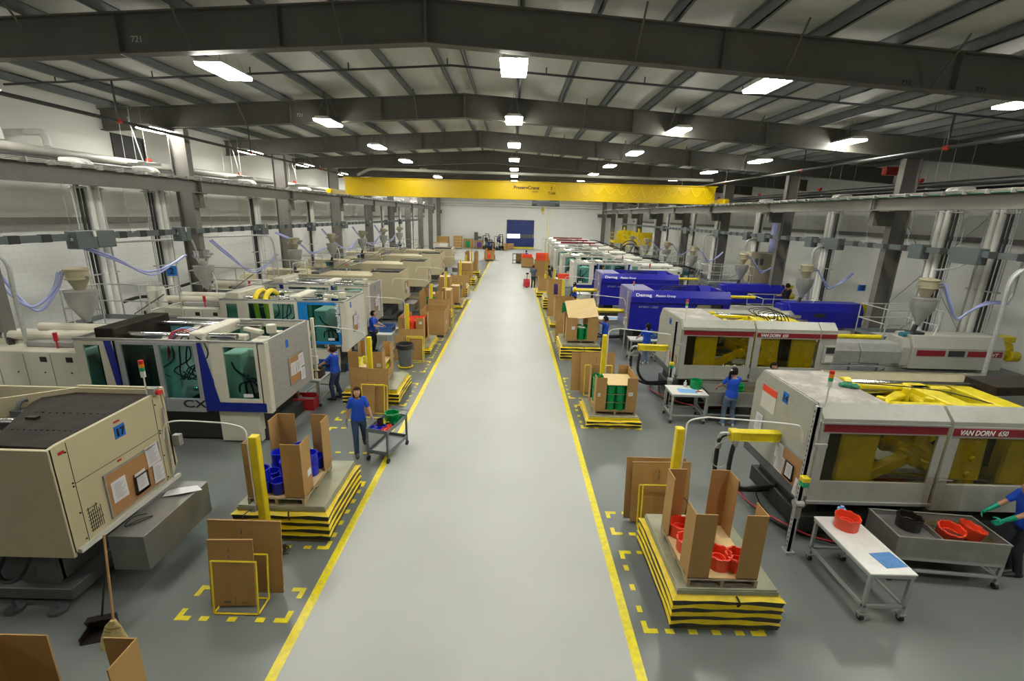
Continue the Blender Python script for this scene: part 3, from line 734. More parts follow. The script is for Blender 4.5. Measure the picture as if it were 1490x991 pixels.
    ob('floor_hose', MB().tube(sm([(-.1,1.9,.04),(-.3,1.3,.06),(-.15,.6,.08),(.3,.1,.1),(1.0,-.1,.05),(2.2,.1,.05)]), .022, 6).tube(sm([(.1,1.7,.05),(-.1,.9,.05),(.1,.3,.05),(.9,.05,.04)]), .03, 6), M['hose_black'], t, smooth=True)
    ob('red_air_hose', MB().tube(sm([(-.2,2.0,.03),(-.35,1.2,.12),(-.2,.5,.2),(.4,.0,.12),(1.4,-.12,.1),(2.2,.2,.3)]), .014, 6), M['red_metal'], t, smooth=True)
    return t
VD1 = van_dorn(5.12, 7.0, 0, 'grey and yellow molding machine numbered 14, nearest on the right with an open top', '14', True)
VD2 = van_dorn(4.93, 13.0, .09, 'grey and yellow molding machine second from the front on the right, behind machine 14', '13', False)
o = ob('green_rag', MB().ball((0,0,0), .13, (1.3,1,.28), 14, lambda d: 1+.25*math.sin(7*d.x+3)*math.cos(9*d.y)), M['cloth_green'], label='crumpled green rag on the scuffed roof plate of machine 14', cat='rag', loc=(6.22, 8.0, 2.645))

def demag(xe, y0, label, small):
    t = thing('molding_machine', label, 'molding machine', (xe, y0, 0))
    H = 2.62; B = .92; W = 2.05; LN = 4.15
    ob('machine_base', MB().box(.1, .15, .1, 9.0, W-.15, .5).box(.3, .3, .5, .8, W-.3, B).box(3.6, .3, .5, 4.2, W-.3, B), M['dark_steel'], t)
    ob('end_panel', MB().prism('x', [(0,B),(0,2.42),(.12,H),(W-.15,H),(W,2.45),(W,B)], 0, .06).prism('x', [(.12,H-.03),(.12,H),(W-.15,H),(W-.15,H-.03)], .06, 1.0), M['purple_demag'], t, bevel=.01, label='pale purple end panel')
    ob('hood_band', MB().prism('x', [(-.06,2.12),(-.06,2.36),(.14,H),(.18,H),(.18,H-.05),(0,2.12)], .02, LN), M['blue_demag'], t, bevel=.006)
    ob('near_panel', MB().panel('y', .0, B, LN, 2.12, -.02, .03, [(2.75,1.75,LN-.3,2.08)]), M['blue_demag'], t)
    ob('panel_seam', MB().box(2.2, -.024, B, 2.215, -.02, 2.1).box(.05, -.07, 2.1, LN, -.05, 2.115), M['black'], t)
    ob('side_window', MB().box(2.75, -.005, 1.75, LN-.3, .0, 2.08), M['glass_smoke'], t)
    ob('rear_guard', MB().box(1.0, W-.05, 1.6, LN, W, H).prism('x', [(W-.4,H-.3),(W-.05,H),(W,H),(W,H-.3)], LN-.6, LN).box(LN-.06, .1, 1.6, LN, W, H-.05), M['blue_demag'], t)
    tb = MB()
    for y in (.45, 1.6): tb.cyl((.9, y, 2.2), (LN+.1, y, 2.2), .06)
    ob('tie_bar', tb, M['chrome'], t, smooth=True)
    ob('moving_platen', MB().box(1.9, .3, 1.1, 2.3, W-.3, 2.4).box(.9, .4, 1.1, 1.2, W-.4, 2.3), M['machine_grey'], t, bevel=.02)
    ob('fixed_platen', MB().box(3.5, .3, 1.0, 3.95, W-.3, 2.35), M['white'], t, bevel=.02)
    hz = MB()
    for q in range(4): hz.tube(sm([(1.3+.2*q,.7+.2*q,2.4),(1.6+.2*q,.8,2.7),(2.1+.2*q,1.0,2.66),(2.4+.1*q,1.1,2.4)]), .015, 6)
    ob('hydraulic_hose', hz, M['hose_black'], t)
    injection_unit(t, 7.2, 10.45, .85, 1.85, 'blue_demag', 1.05, 2.1, 'stainless', None, True, 'white', 4.5)
    ob('gate_cylinder', MB().cyl((LN, .2, 2.42), (LN+1.1, .2, 2.42), .065, n=10), M['machine_yellow'], t, smooth=True, label='yellow hydraulic cylinder')
    ob('pull_cylinder', MB().cyl((-1.25, 1.0, 1.55), (.1, 1.0, 1.55), .1, n=4).cyl((-1.35, 1.0, 1.55), (-1.15, 1.0, 1.55), .14, n=8), M['machine_yellow'], t, label='yellow hydraulic cylinder')
    ob('cylinder_hose', MB().tube(sm([(-1.25,.9,1.45),(-1.35,.9,1.1),(-1.3,.95,.7),(-.8,1.0,.4),(.2,1.1,.4)]), .04, 8).tube(sm([(-1.35,1.0,1.5),(-1.5,1.0,1.1),(-1.4,1.0,.55),(-.8,1.1,.3),(.2,1.2,.3)]), .04, 8), M['hose_black'], t, smooth=True)
    text('Demag', .2, (.2, -.05, 2.385), (R(52), 0, 0), M['letter_white'], t, sx=1.15, bold=.002)
    text('Plastics Group', .14, (1.02, -.05, 2.385), (R(52), 0, 0), M['letter_white'], t, shear=.2, bold=.001)
    text('NT 650 h - 10500', .11, (.35, -.028, 1.9), NEAR, M['letter_grey'], t, shear=.25)
    board(t, ('x', 0, -1), .15, .95, .7, 1.6, [(.55,1.0,.24,.32,.1),(.3,1.3,.22,.28,0),(.1,.95,.2,.3,-.1)])
    tag_sign(t, ('x', 0, -1), .8, 2.3, .12, .22, '', AISLE_R)
    ob('estop_post', MB().box(-.2, -.2, 0, -.16, -.15, 2.6).box(-.26,-.28,1.4,-.14,-.16,1.52), M['galv'], t)
    stack_light(t, .1, .1, 2.45, .25)
    return t
demag(4.92, 19.0, 'deep blue molding machine with pale purple end, third from the front on the right', True)
demag(4.72, 24.7, 'deep blue molding machine behind the nearer blue one with orange parts on its back edge', False)

def window_machine(xe, y0, side, label, style):
    """machine with framed tinted windows; local +x runs away from the aisle (mirrored for the left row)"""
    MIR[0] = side
    t = thing('molding_machine', label, 'molding machine', (xe, y0, 0))
    g = style
    H = g.get('H', 2.52); B = g.get('B', .85); W = g.get('W', 2.3)
    fm = M[g['frame']]
    ob('machine_base', MB().box(.5, .15, .06, 8.6, W-.1, B-.05).box(.2, .2, 0, .9, W-.2, .3), M['dark_steel'], t)
    ob('base_panel', MB().box(.35, .05, .05, 1.3, .25, B), M['km_beige'] if g['frame'] != 'white' else M['white'], t)
    # end panel facing the aisle
    ob('end_panel', MB().box(0, .0, B, .06, W, H), M[g['end']], t, label=g.get('endlabel'))
    ob('end_post', MB().box(-.02, -.03, B-.03, .18, .14, H+.03), fm, t, bevel=.008)
    ob('end_post', MB().box(-.02, W-.1, B, .1, W+.03, H+.03), fm, t, bevel=.008)
    # near face: door with window
    x = .16; dw = g.get('dw', 1.05)
    face = MB()
    ob('end_door', MB().panel('y', .14, B+.22, dw, H, -.03, .03, [(.25, B+.32, dw-.09, H-.09)]).box(dw, -.02, B+.22, dw+.22, .03, H), M[g.get('door', g['frame'])], t, bevel=.006)
    ob('warning_label', MB().box(.4, -.014, B+.36, .62, -.006, B+.44), M['paper'], t)
    ob('end_door_window', MB().box(.25, -.005, B+.32, dw-.09, .0, H-.09), M['glass_teal'], t, label='teal tinted window pane')
    gx0 = dw+.22
    if g.get('band'):
        ob('accent_band', MB().prism('y', [(0.1,B),(gx0+.25,B),(gx0+.25,B+.2),(gx0+.32,H),(gx0+.18,H),(gx0-.08,B+.22),(.1,B+.22)], -.04, .0), M[g['band']], t, label='slanted blue band')
        gx0 += .26
    gx1 = gx0+g.get('gl', 1.85); mid = (gx0+gx1)/2
    ob('sliding_door', MB().panel('y', gx0, B-.03, gx1, H, -.05, .02, [(gx0+.1, B+.3, mid-.05, H-.08), (mid+.06, B+.3, gx1-.1, H-.08)]), M[g['slide']], t, bevel=.006)
    ob('sliding_window', MB().box(gx0+.1, -.01, B+.3, mid-.05, -.004, H-.08), M['glass_teal'], t, label='teal tinted window pane')
    ob('sliding_window', MB().box(mid+.06, -.01, B+.3, gx1-.1, -.004, H-.08), M['glass_teal'], t, label='teal tinted window pane')
    x2 = gx1
    if g.get('band'):
        ob('accent_band', MB().prism('y', [(x2,B),(x2+.1,B),(x2+.26,H),(x2+.12,H)], -.045, .0), M[g['band']], t, label='slanted blue band'); x2 += .12
    x3 = x2+g.get('l3', .85)
    ob('inner_door', MB().panel('y', x2, B, x3, H-.02, -.02, .03, [(x2+.28, B+.35, x3-.2, H-.12)]), fm, t, bevel=.006)
    ob('inner_window', MB().box(x2+.28, -.005, B+.35, x3-.2, 0, H-.12), M['glass_teal'], t, label='teal tinted window pane')
    # lower cabinets of the injection side
    ch = g.get('ch', 2.2); ce = g.get('ce', 7.2)
    cb = ob('control_cabinet', MB().box(x3, .0, .25, ce, .85, ch), fm, t, bevel=.015)
    det = MB(); n = int((ce-x3)/.62)
    for q in range(1, n+1): det.box(x3+q*.62, -.004, .3, x3+q*.62+.008, 0, ch-.06)
    for q in (0, 1, 4): det.box(x3+.12+q*.6, -.01, ch-.24, x3+.27+q*.6, 0, ch-.12)
    for q in range(n): det.cyl((x3+.2+q*.62, -.012, ch-.5), (x3+.2+q*.62, 0, ch-.5), .018, n=8).cyl((x3+.15+q*.62, -.012, ch-1.0), (x3+.15+q*.62, 0, ch-1.0), .018, n=8)
    ob('cabinet_seam', det, M['black'], cb)
    ob('main_switch', MB().cyl((x3+2.9, -.05, ch-1.0), (x3+2.9, 0, ch-1.0), .05).box(x3+2.88, -.09, ch-1.04, x3+3.06, -.05, ch-.98), M['orange_red'], cb)
    # rear side
    ob('rear_door', MB().panel('y', .1, B, x3, H-.02, W-.05, W, [(.35, B+.4, 1.3, H-.15), (1.6, B+.4, 2.5, H-.15), (2.7, B+.4, x3-.3, H-.15)]), fm, t)
    ob('rear_window', MB().box(.35, W-.03, B+.4, 1.3, W-.02, H-.15).box(1.6, W-.03, B+.4, 2.5, W-.02, H-.15).box(2.7, W-.03, B+.4, x3-.3, W-.02, H-.15), M['glass_teal'], t, label='teal tinted rear window pane')
    ob('rear_cabinet', MB().box(x3, W-.6, .25, ce-.2, W, ch-.1), fm, t, bevel=.015)
    # top frame
    ob('top_rail', MB().box(.0, -.03, H, x3, .03, H+.05).box(.0, W-.06, H, x3, W+.0, H+.05).box(0, 0, H, .07, W, H+.05).box(x3-.05, 0, H-.02, x3, W, H+.04).cyl((1.4, W-.25, H+.06), (3.4, W-.25, H+.06), .035), M['steel'] if g['frame'] != 'white' else fm, t)
    # mechanism
    mc = M[g.get('mech', 'km_beige')]
    ob('mould_platen', MB().box(gx0+.75, .25, .9, gx0+1.2, W-.35, 2.45).box(gx0+.95, .35, 2.45, gx0+1.1, W-.5, 2.5), M['white'], t, bevel=.03)
    ob('mould_block', MB().box(gx0+1.2, .5, 1.1, gx0+1.6, W-.6, 2.2).box(gx0+1.66, .5, 1.1, gx0+2.05, W-.6, 2.3), M['mould_dark'], t, bevel=.01)
    ob('fixed_platen', MB().box(gx0+2.05, .2, .9, gx0+2.5, W-.3, H+.22), M['oily'] if g.get('oily') else mc, t, bevel=.02, label='dark stationary platen' if g.get('oily') else None)
    tb = MB()
    for y in (.5, W-.65):
        for z in (1.2, H+.02): tb.cyl((.9, y, z), (gx0+2.3, y, z), .065, n=14)
    ob('tie_bar', tb, M['chrome'], t, smooth=True)
    ob('clamp_yoke', MB().box(.75, .25, 1.0, 1.15, W-.4, 2.2).box(gx0+.05, .3, H-.12, gx0+.4, W-.45, H+.14).box(.95, .9, H-.2, gx0+.1, 1.1, H-.05), mc, t, bevel=.03)
    ob('robot_base', MB().box(.4, 1.45, 1.2, .65, 1.7, H-.1).cyl((.55, 1.4, H-.1), (.55, 1.4, H+.12), .12).rbox((.9, 1.2, H+.0), (.7, .12, .1), rz=.5).box(.5,.6,2.0,.8,.85,2.2), mc, t, bevel=.015)
    hz = MB()
    for q in range(7):
        x = gx0+.2+.12*q
        j = (q*37 % 11)/11
        hz.tube(sm([(x, .25+.1*q, H+.06), (x-.15+.2*j, .3, H-.1), (x-.25+.5*j, .18+.2*j, 2.1-.3*j), (x+.3-.5*j, .2+.3*j, 1.75-.2*j), (x-.3+.6*j, .3, 1.5), (x-.2+.4*j, .6, 1.6+.2*j)]), .016, 6)
    for q in range(4): hz.tube(sm([(1.0, .3+.15*q, 2.05-.2*q), (.85-.1*q, .2+.1*q, 1.8-.12*q), (.45+.12*q, .25, 1.45), (.4+.16*q, .3, 1.15), (.7+.1*q, .6, 1.0), (.9,.8,1.2+.1*q)]), .022, 7)
    ob('hydraulic_hose', hz, M['hose_black'], t, smooth=True)
    if g.get('coloured'):
        hz = MB()
        for q in range(4): hz.tube(sm([(gx0+.62, .7+.1*q, H+.02), (gx0+.75, .5+.09*q, H+.14), (gx0+.85, .3+.06*q, H+.04), (gx0+.85, .15, 2.0)]), .012, 6)
        ob('coolant_hose', hz, M['red_metal'], t, smooth=True, label='red coolant hoses')
        hz = MB()
        for q in range(2): hz.tube(sm([(gx0+.5, .75+.1*q, H+.04), (gx0+.7, .6+.1*q, H+.17), (gx0+.85, .4+.06*q, H+.06), (gx0+.9, .2, 2.0)]), .012, 6)
        ob('coolant_hose', hz, M['cloth_light_blue'], t, smooth=True, label='blue coolant hoses')
    if g.get('yellow_hose'):
        hz = MB()
        for q in range(2):
            hz.tube(sm([(gx0+1.6-.35*q, 1.2, H+.05), (gx0+1.6-.35*q, .8, H+.22), (gx0+1.55-.35*q, .3, H+.05), (gx0+1.45-.35*q, .15, 2.0), (gx0+1.35-.35*q, .15, 1.4)]), .085, 8)
        ob('yellow_sleeve', hz, M['yellow'], t, smooth=True, label='yellow hose sleeve')
    # injection carriage on top of the cabinets
    ym = W/2
    ob('injection_carriage', MB().box(x3-.6, ym-.35, 1.9, x3+1.9, ym+.35, 2.35).cyl((x3+.2, ym-.45, 2.38), (x3+2.3, ym-.45, 2.38), .12, n=12).cyl((x3+.2, ym+.4, 2.38), (x3+2.3, ym+.4, 2.38), .12, n=12).box(x3+1.7, ym-.5, 1.9, x3+3.0, ym+.5, 2.3), mc, t, bevel=.02)
    ob('valve_block', MB().box(x3+.15, .35, ch, x3+1.5, .6, ch+.13), M['steel'], t, bevel=.02)
    stack = MB().cyl((x3+.7, .3, ch), (x3+.7, .3, ch+.18), .02)
    ob('warning_beacon', stack.cyl((x3+.7, .3, ch+.18), (x3+.7, .3, ch+.38), .045, n=10), M['red_metal'], t)
    ob('carriage_hose', MB().tube(sm([(x3+2.0,.5,ch-.02),(x3+2.3,.7,ch+.18),(x3+3.2,.8,ch+.2),(x3+4.0,.9,ch-.02)]), .06, 8), M['hose_black'], t, smooth=True)
    if g.get('board'):
        a0, z0, a1, z1 = g['board']
        board(t, ('x', 0, -1), a0, z0, a1, z1, [(a0+.05, z0+.22, .26, .33, -.05), (a0+.36, z0+.2, .25, .33, .08), (a1-.25, z0+.3, .28, .36, .04), (a1-.22, z0-.05, .24, .32, -.06)])
    rot = AISLE_L if side < 0 else AISLE_R
    MIR[0] = side
    tag_sign(t, ('x', 0, -1), *g['tag'][:4], '', rot)
    if g.get('post'):
        ob('control_arm', MB().box(-.1, W+.08, .0, -.02, W+.16, 2.6).box(-.12, W+.05, 1.25, .02, W+.2, 1.5), M[g['post']], t, bevel=.01)
    MIR[0] = 1
    return t
A = dict(frame='km_beige', end='km_texture', slide='km_grey', band='km_blue', W=2.3, oily=True, coloured=True, board=(1.0,1.15,1.75,1.85), tag=(.95,2.15,.13,.2), post='km_beige', endlabel='grey textured end panel')
L2 = window_machine(-5.62, 10.1, -1, 'beige, grey and dark blue molding machine behind the cream machine 17, with slanted blue bands', A)
text('CX', .26, (-2.05, -.055, 1.0-.06), NEAR, M['letter_black'], L2, sx=1.5, bold=.004)
B_ = dict(frame='km_beige', end='white', slide='km_beige', door='km_light_blue', W=2.2, yellow_hose=True, board=(.75,1.35,1.35,1.9), tag=(.55,2.25,.1,.2), gl=1.75, dw=1.35, ce=7.0)
L3 = window_machine(-5.62, 15.2, -1, 'bright blue and white molding machine behind the grey ended one on the left', B_)
for i, ch in enumerate('KraussMaffei'[::1]): pass
tl = text('KraussMaffei', .2, (-.16, -.045, 1.5), (R(90), R(-90), 0), M['letter_white'], L3, bold=.004)
text('CX 160-1000', .1, (-.75, -.045, 1.0), NEAR, M['letter_white'], L3)
text('Krauss Maffei', .16, (-.0+.001, .0, 0), (0,0,0), M['letter_white'], L3) if False else None
C_ = dict(frame='km_beige', end='km_texture', slide='km_beige', band='km_blue', W=1.9, board=(.8,1.3,1.4,1.9), tag=(.9,2.2,.1,.2), endlabel='grey textured end panel', H=2.5)
window_machine(-5.95, 18.9, -1, 'beige molding machine with grey end panel, between the bright blue one and the cream row', C_)
# right row, further machines
D_ = dict(frame='white', end='white', slide='km_grey', band='km_blue', W=2.0, board=None, tag=(.9,2.2,.1,.2), H=2.5, mech='white', dw=1.15, gl=1.9)
wm = window_machine(4.05, 31.2, 1, 'white molding machine with teal windows just beyond the blue pair on the right', D_)
E_ = dict(D_); E_['slide'] = 'white'; E_['band'] = None
wm2 = window_machine(3.85, 36.8, 1, 'white framed molding machine, second beyond the blue pair on the right', E_)
for q, (xx, yy, nm) in enumerate(((3.8, 42.3, 'third'), (3.8, 47.8, 'fourth'), (3.85, 53.3, 'fifth'), (3.85, 58.8, 'sixth'), (3.9, 64.3, 'seventh'))):
    d = dup(wm2, (xx, yy, 0)); d['label'] = 'white molding machine, %s beyond the blue pair in the right row' % nm
    ob('red_stripe', MB().box(1.5, .2, 2.56, 5.4, .5, 2.72), M['red_stripe'], d, label='dark red top stripe') if q > 1 else None

def cream_machine(xe, y0, side, label, near=False, num=None):
    """cream machine: tall closed clamp hood over a grey bed; the aisle end overhangs"""
    MIR[0] = side
    t = thing('molding_machine', label, 'molding machine', (xe, y0, 0))
    H = 2.55; B = 1.0; W = 1.95
    # hood: end panel, near panel, far panel
    ob('end_panel', MB().prism('x', [(0,B),(0,H-.02),(.28,H+.02) if not near else (.12,H),(W-.08,H+.03),(W+.05,1.25),(W-.1,B+.05)], 0, .05), M['cream'], t, bevel=.006)
    ob('near_panel', MB().panel('y', .0, B-.05, 2.7 if near else 1.42, H-.02, -.02, .03), M['cream'], t, bevel=.006)
    ob('far_panel', MB().box(.0, W-.04, B+.2, 2.7 if near else 1.42, W, H+.04), M['cream'], t, bevel=.004)
    ob('hood_top', MB().prism('z', [(.05,.08),(.9,.12),(1.67,1.45),(1.75,W-.06),(.05,W-.06)], H-.1, H-.03), M['oily'], t, bevel=.008, label='dark oily hood top')
    if not near:
        ob('body_cover', MB().box(1.45, .02, 1.2, 5.8, W-.1, 2.34), M['cream'], t, bevel=.02)
        ob('top_recess', MB().box(.06, .0, H, 1.45, .05, H+.06).box(.5,.1,H,1.4,.5,H+.05), M['black'], t)
    rv = MB()
    for q in range(12):
        rv.cyl((.14+q*.08, .55, H-.03), (.14+q*.08, .55, H-.018), .014, n=6); rv.cyl((.14+q*.1, 1.1, H-.03), (.14+q*.1, 1.1, H-.018), .014, n=6)
    ob('roof_bolt', rv, M['black'], t, kind='stuff')
    ob('lifting_eye', MB().tube([(1.85, 1.5+.1*math.cos(a), H-.16+.14*math.sin(a)) for a in [math.pi*i/8 for i in range(9)]], .03, 8).box(1.75, 1.36, H-.26, 1.95, 1.64, H-.15), M['dark_grey'], t)
    tb = MB()
    for y in (.5, .85, 1.3): tb.cyl((.8, y, 2.26), (4.6, y, 2.26), .075, n=14)
    ob('tie_bar', tb, M['chrome'], t, smooth=True)
    ob('clamp_platen', MB().box(2.25, .2, 1.1, 2.5, W-.2, 2.3).box(4.2, .15, 1.0, 4.6, W-.15, 2.45), M['machine_grey'], t, bevel=.02)
    ob('inner_frame', MB().box(2.6, .15, 1.5, 4.3, .25, 2.0).box(2.6, W-.25, 1.5, 4.3, W-.15, 2.0).box(2.4, .2, .9, 4.4, W-.2, 1.1), M['dark_steel'], t)
    ob('machine_base', MB().box(.35, .15, .1, 8.2, W-.15, .28).box(.6, .25, .28, 1.1, W-.25, B).box(3.0, .25, .28, 3.6, W-.25, B).box(.6, .3, .28, 3.4, .36, .8).box(.9, .8, .28, 2.8, W-.3, .9), M['machine_grey'], t, bevel=.01)
    for q in range(5): ob('levelling_foot', MB().cyl((.5+.6*q, .05, .0), (.5+.6*q, .05, .05), .11, n=14).cyl((.5+.6*q, .05, .04), (.5+.6*q, .05, .16), .02, n=6), M['dark_grey'], t)
    hz = MB()
    for q in range(7):
        x = .7+.35*q; hz.tube(sm([(x, .12, .95), (x+.15, .02, .6), (x+.45, .05, .5+.04*q), (x+.6, .12, .9)]), .028, 7)
    ob('hydraulic_hose', hz, M['hose_black'], t, smooth=True)
    # injection side: long low hood
    ob('injection_cover', MB().prism('x', [(.3,.9),(.3,2.0),(.5,2.2),(W-.5,2.2),(W-.3,2.0),(W-.3,.9)], 4.7, 8.4), M['cream'], t, bevel=.015)
    ob('injection_housing', MB().box(5.2, .5, 2.2, 7.6, W-.5, 2.45), M['cream'], t, bevel=.015)
    vt = MB()
    for q in range(14): vt.box(5.4+q*.11, .26, 1.25, 5.45+q*.11, .3, 1.9)
    ob('cooling_vent', vt, M['dark_grey'], t)
    ob('discharge_chute', MB().box(-.55 if near else -.6, .35, .52, .02, W-.1, .9), M['tray_metal'], t, bevel=.006, label='plain sheet metal box under the end panel')
    MIR[0] = 1
    return t
LM = cream_machine(-5.68, 23.4, -1, 'cream molding machine at the front of the cream row on the left', False)
boardless = [(-5.5, 29.2, 'second cream molding machine in the far left row, beside red crowd posts'), (-5.45, 35.2, 'third cream molding machine in the far left row'), (-5.35, 40.5, 'fourth and last cream molding machine in the far left row')]
MIR[0] = -1
board(LM, ('x', 0, -1), .9, 1.35, 1.5, 1.95, [(.95, 1.55, .25, .33, 0), (1.25, 1.3, .24, .32, .1)])
stack_light(LM, 2.75, .1, 2.1, .5)
MIR[0] = 1
for x, y, l in boardless: dup(LM, (x, y, 0), label=l)
# machine 17, nearest on the left
MIR[0] = -1
N = cream_machine(-5.72, 5.15, -1, 'cream molding machine numbered 17 with a dark oily top, nearest on the left', True, '17')
MIR[0] = -1
for c in list(N.children):
    if c.name.startswith('discharge_chute'): bpy.data.objects.remove(c)
ob('chute_box', MB().box(-.54, .45, .36, -.02, 1.88, .93), M['tray_metal'], N, bevel=.005, label='grey sheet metal chute box')
ob('drip_ledge', MB().box(-.05, .05, .98, .0, 1.95, 1.04), M['white'], N)
seam = MB().box(-.004, .22, 1.0, 0, .226, 2.52).box(-.004, .226, 1.92, 0, 1.9, 1.926).box(-.004, 1.7, 1.0, 0, 1.706, 2.5)
for z in (1.1, 1.5, 1.9, 1.95, 2.4): seam.cyl((-.012, .19, z), (0, .19, z), .012, n=6).cyl((-.012, 1.73, z), (0, 1.73, z), .012, n=6)
ob('panel_seam', seam, M['black'], N)
board(N, ('x', 0, -1), .62, 1.12, 1.62, 1.78, [(.68, 1.3, .25, .33, 0), (1.36, 1.48, .25, .34, .04), (1.42, 1.16, .2, .32, -.04)])
ob('wire_basket', MB().panel('x', 1.05, 1.2, 1.3, 1.5, -.06, -.05, [(1.07,1.22,1.28,1.48)]).box(-.06, 1.05, 1.2, -.015, 1.3, 1.22), M['black'], N)
paper(N, ('x', -.03, -1), 1.07, 1.24, .2, .3, 0, .03)
tag_sign(N, ('x', 0, -1), .93, 2.2, .18, .19, '', AISLE_L)
MIR[0] = 1
text('17', .16, (.014, 1.02, 2.235), AISLE_L, M['letter_black'], N, align='CENTER', bold=.006)
MIR[0] = -1
dg = MB()
for q in range(7): dg.box(-.006, .28, 1.14+q*.055, -.001, .28+.22*(.5+.5*((q*7) % 5)/4), 1.148+q*.055).box(-.006, .3+q*.03, 1.12, -.001, .305+q*.03, 1.5-.03*((q*3) % 4))
ob('printed_diagram', dg, M['letter_black'], N)
ob('warning_sticker', MB().box(-.006, .95, 2.44, -.001, 1.05, 2.47).box(-.006, .1, 2.4, -.001, .18, 2.44).box(-.006, .88, 1.86, -.001, .95, 1.89), M['red_metal'], N)
ob('conduit', MB().tube(sm([(-.03, 1.8, 1.05), (-.03, 1.82, 1.6), (-.03, 1.84, 2.3)]), .014, 6), M['galv'], N)
ob('switch_box', MB().box(-.12, 1.95, 1.55, 0, 2.05, 1.75), M['steel'], N, bevel=.006)
ob('stop_box', MB().box(-.04, 1.72, 2.55, .08, 1.84, 2.68), M['steel'], N, bevel=.005)
ob('stop_button', MB().cyl((-.04, 1.78, 2.6), (-.1, 1.78, 2.6), .045, n=12), M['stack_red'], N, label='red round stop button')
stack_light(N, .08, 1.72, 2.58, .3)
ob('remote_pad', MB().box(1.0, .85, 2.525, 1.15, .92, 2.56), M['black'], N)
ob('far_lip', MB().box(.0, 1.93, 2.45, 1.4, 1.98, 2.62).prism('z', [(1.35, 1.95), (2.2, 1.3), (2.2, 1.27), (1.35, 1.9)], 2.3, 2.6), M['cream'], N)
MIR[0] = 1
for q in range(3):
    ob('cloth_rag', MB().ball((0,0,0), .1, (1.2,.8,.5), 12, lambda d, q=q: 1+.3*math.sin(6*d.x+q)*math.cos(8*d.y+q)), M['cloth_white'], label='crumpled white rag on the oily top of machine 17', cat='rag', group='white rags on machine 17', loc=(-7.65-.16*q, 5.42+.05*q, 2.42))
# ================================================================ floor markings
struct('floor_aisle', MB().box(-2.8, YB, 0, 1.73, 57.5, .003).box(-13, 30.35, 0, -2.8, 33.8, .003).box(XL, 57.5, 0, XR, YF, .003), M['floor_light'])
def line(x0, y0, x1, y1): struct('floor_line', MB().box(x0, y0, 0, x1, y1, .005), M['yellow_line'])
line(-2.87, 1.5, -2.74, 30.4); line(-2.87, 33.8, -2.74, 57.5); line(1.66, 1.5, 1.79, 42)
line(-3.7, 30.3, -2.74, 30.4); line(-3.8, 33.75, -2.74, 33.85)
def marks(x0, y0, x1, y1, skip=''):
    mb = MB(); t = .075; a = .2; h = .005
    for cx, sx in ((x0, 1), (x1, -1)):
        for cy, sy in ((y0, 1), (y1, -1)):
            mb.box(min(cx, cx+sx*a), min(cy, cy+sy*t), 0, max(cx, cx+sx*a), max(cy, cy+sy*t), h)
            mb.box(min(cx, cx+sx*t), min(cy+sy*t, cy+sy*a), 0, max(cx, cx+sx*t), max(cy+sy*t, cy+sy*a), h)
    for cy in (y0, y1-t):
        n = max(0, int((x1-x0-2*a)/.32))
        for q in range(n):
            c = x0+a+(x1-x0-2*a)*(q+.5)/n; mb.box(c-.06, cy, 0, c+.06, cy+t, h)
    for cx in (x0, x1-t):
        n = max(0, int((y1-y0-2*a)/.32))
        for q in range(n):
            c = y0+a+(y1-y0-2*a)*(q+.5)/n; mb.box(cx, c-.06, 0, cx+t, c+.06, h)
    struct('floor_marking', mb, M['yellow_line'])
for a in ((-4.55,5.1,-2.98,5.72), (-4.72,6.55,-2.98,8.6), (-4.7,9.75,-3.0,11.1), (-4.75,11.5,-3.1,12.15), (-4.9,12.6,-3.05,14.5), (-4.7,15.6,-3.05,16.9), (-4.7,17.3,-3.05,19.4), (-4.7,19.9,-3.05,22.4), (-4.7,22.8,-3.1,25.5), (-4.7,26.4,-3.1,29.2), (-4.7,34.2,-3.05,36), (-4.7,36.5,-3.05,39), (-4.7,39.8,-3.05,42),
          (1.93,5.08,3.62,6.7), (1.9,7.1,3.7,7.78), (1.95,11.4,3.6,13.0), (1.85,13.5,3.6,15.4), (1.95,17.5,3.6,19.6), (1.9,20.2,3.6,22.2), (1.9,23.0,3.5,25.0), (1.9,25.5,3.5,27.5), (1.9,28,3.5,30.4)):
    marks(*a)
struct('floor_joint', MB().box(-2.6, 35.5, 0, 1.6, 35.53, .001).box(-2.6, 28, 0, 1.6, 28.03, .001), M['steel'])

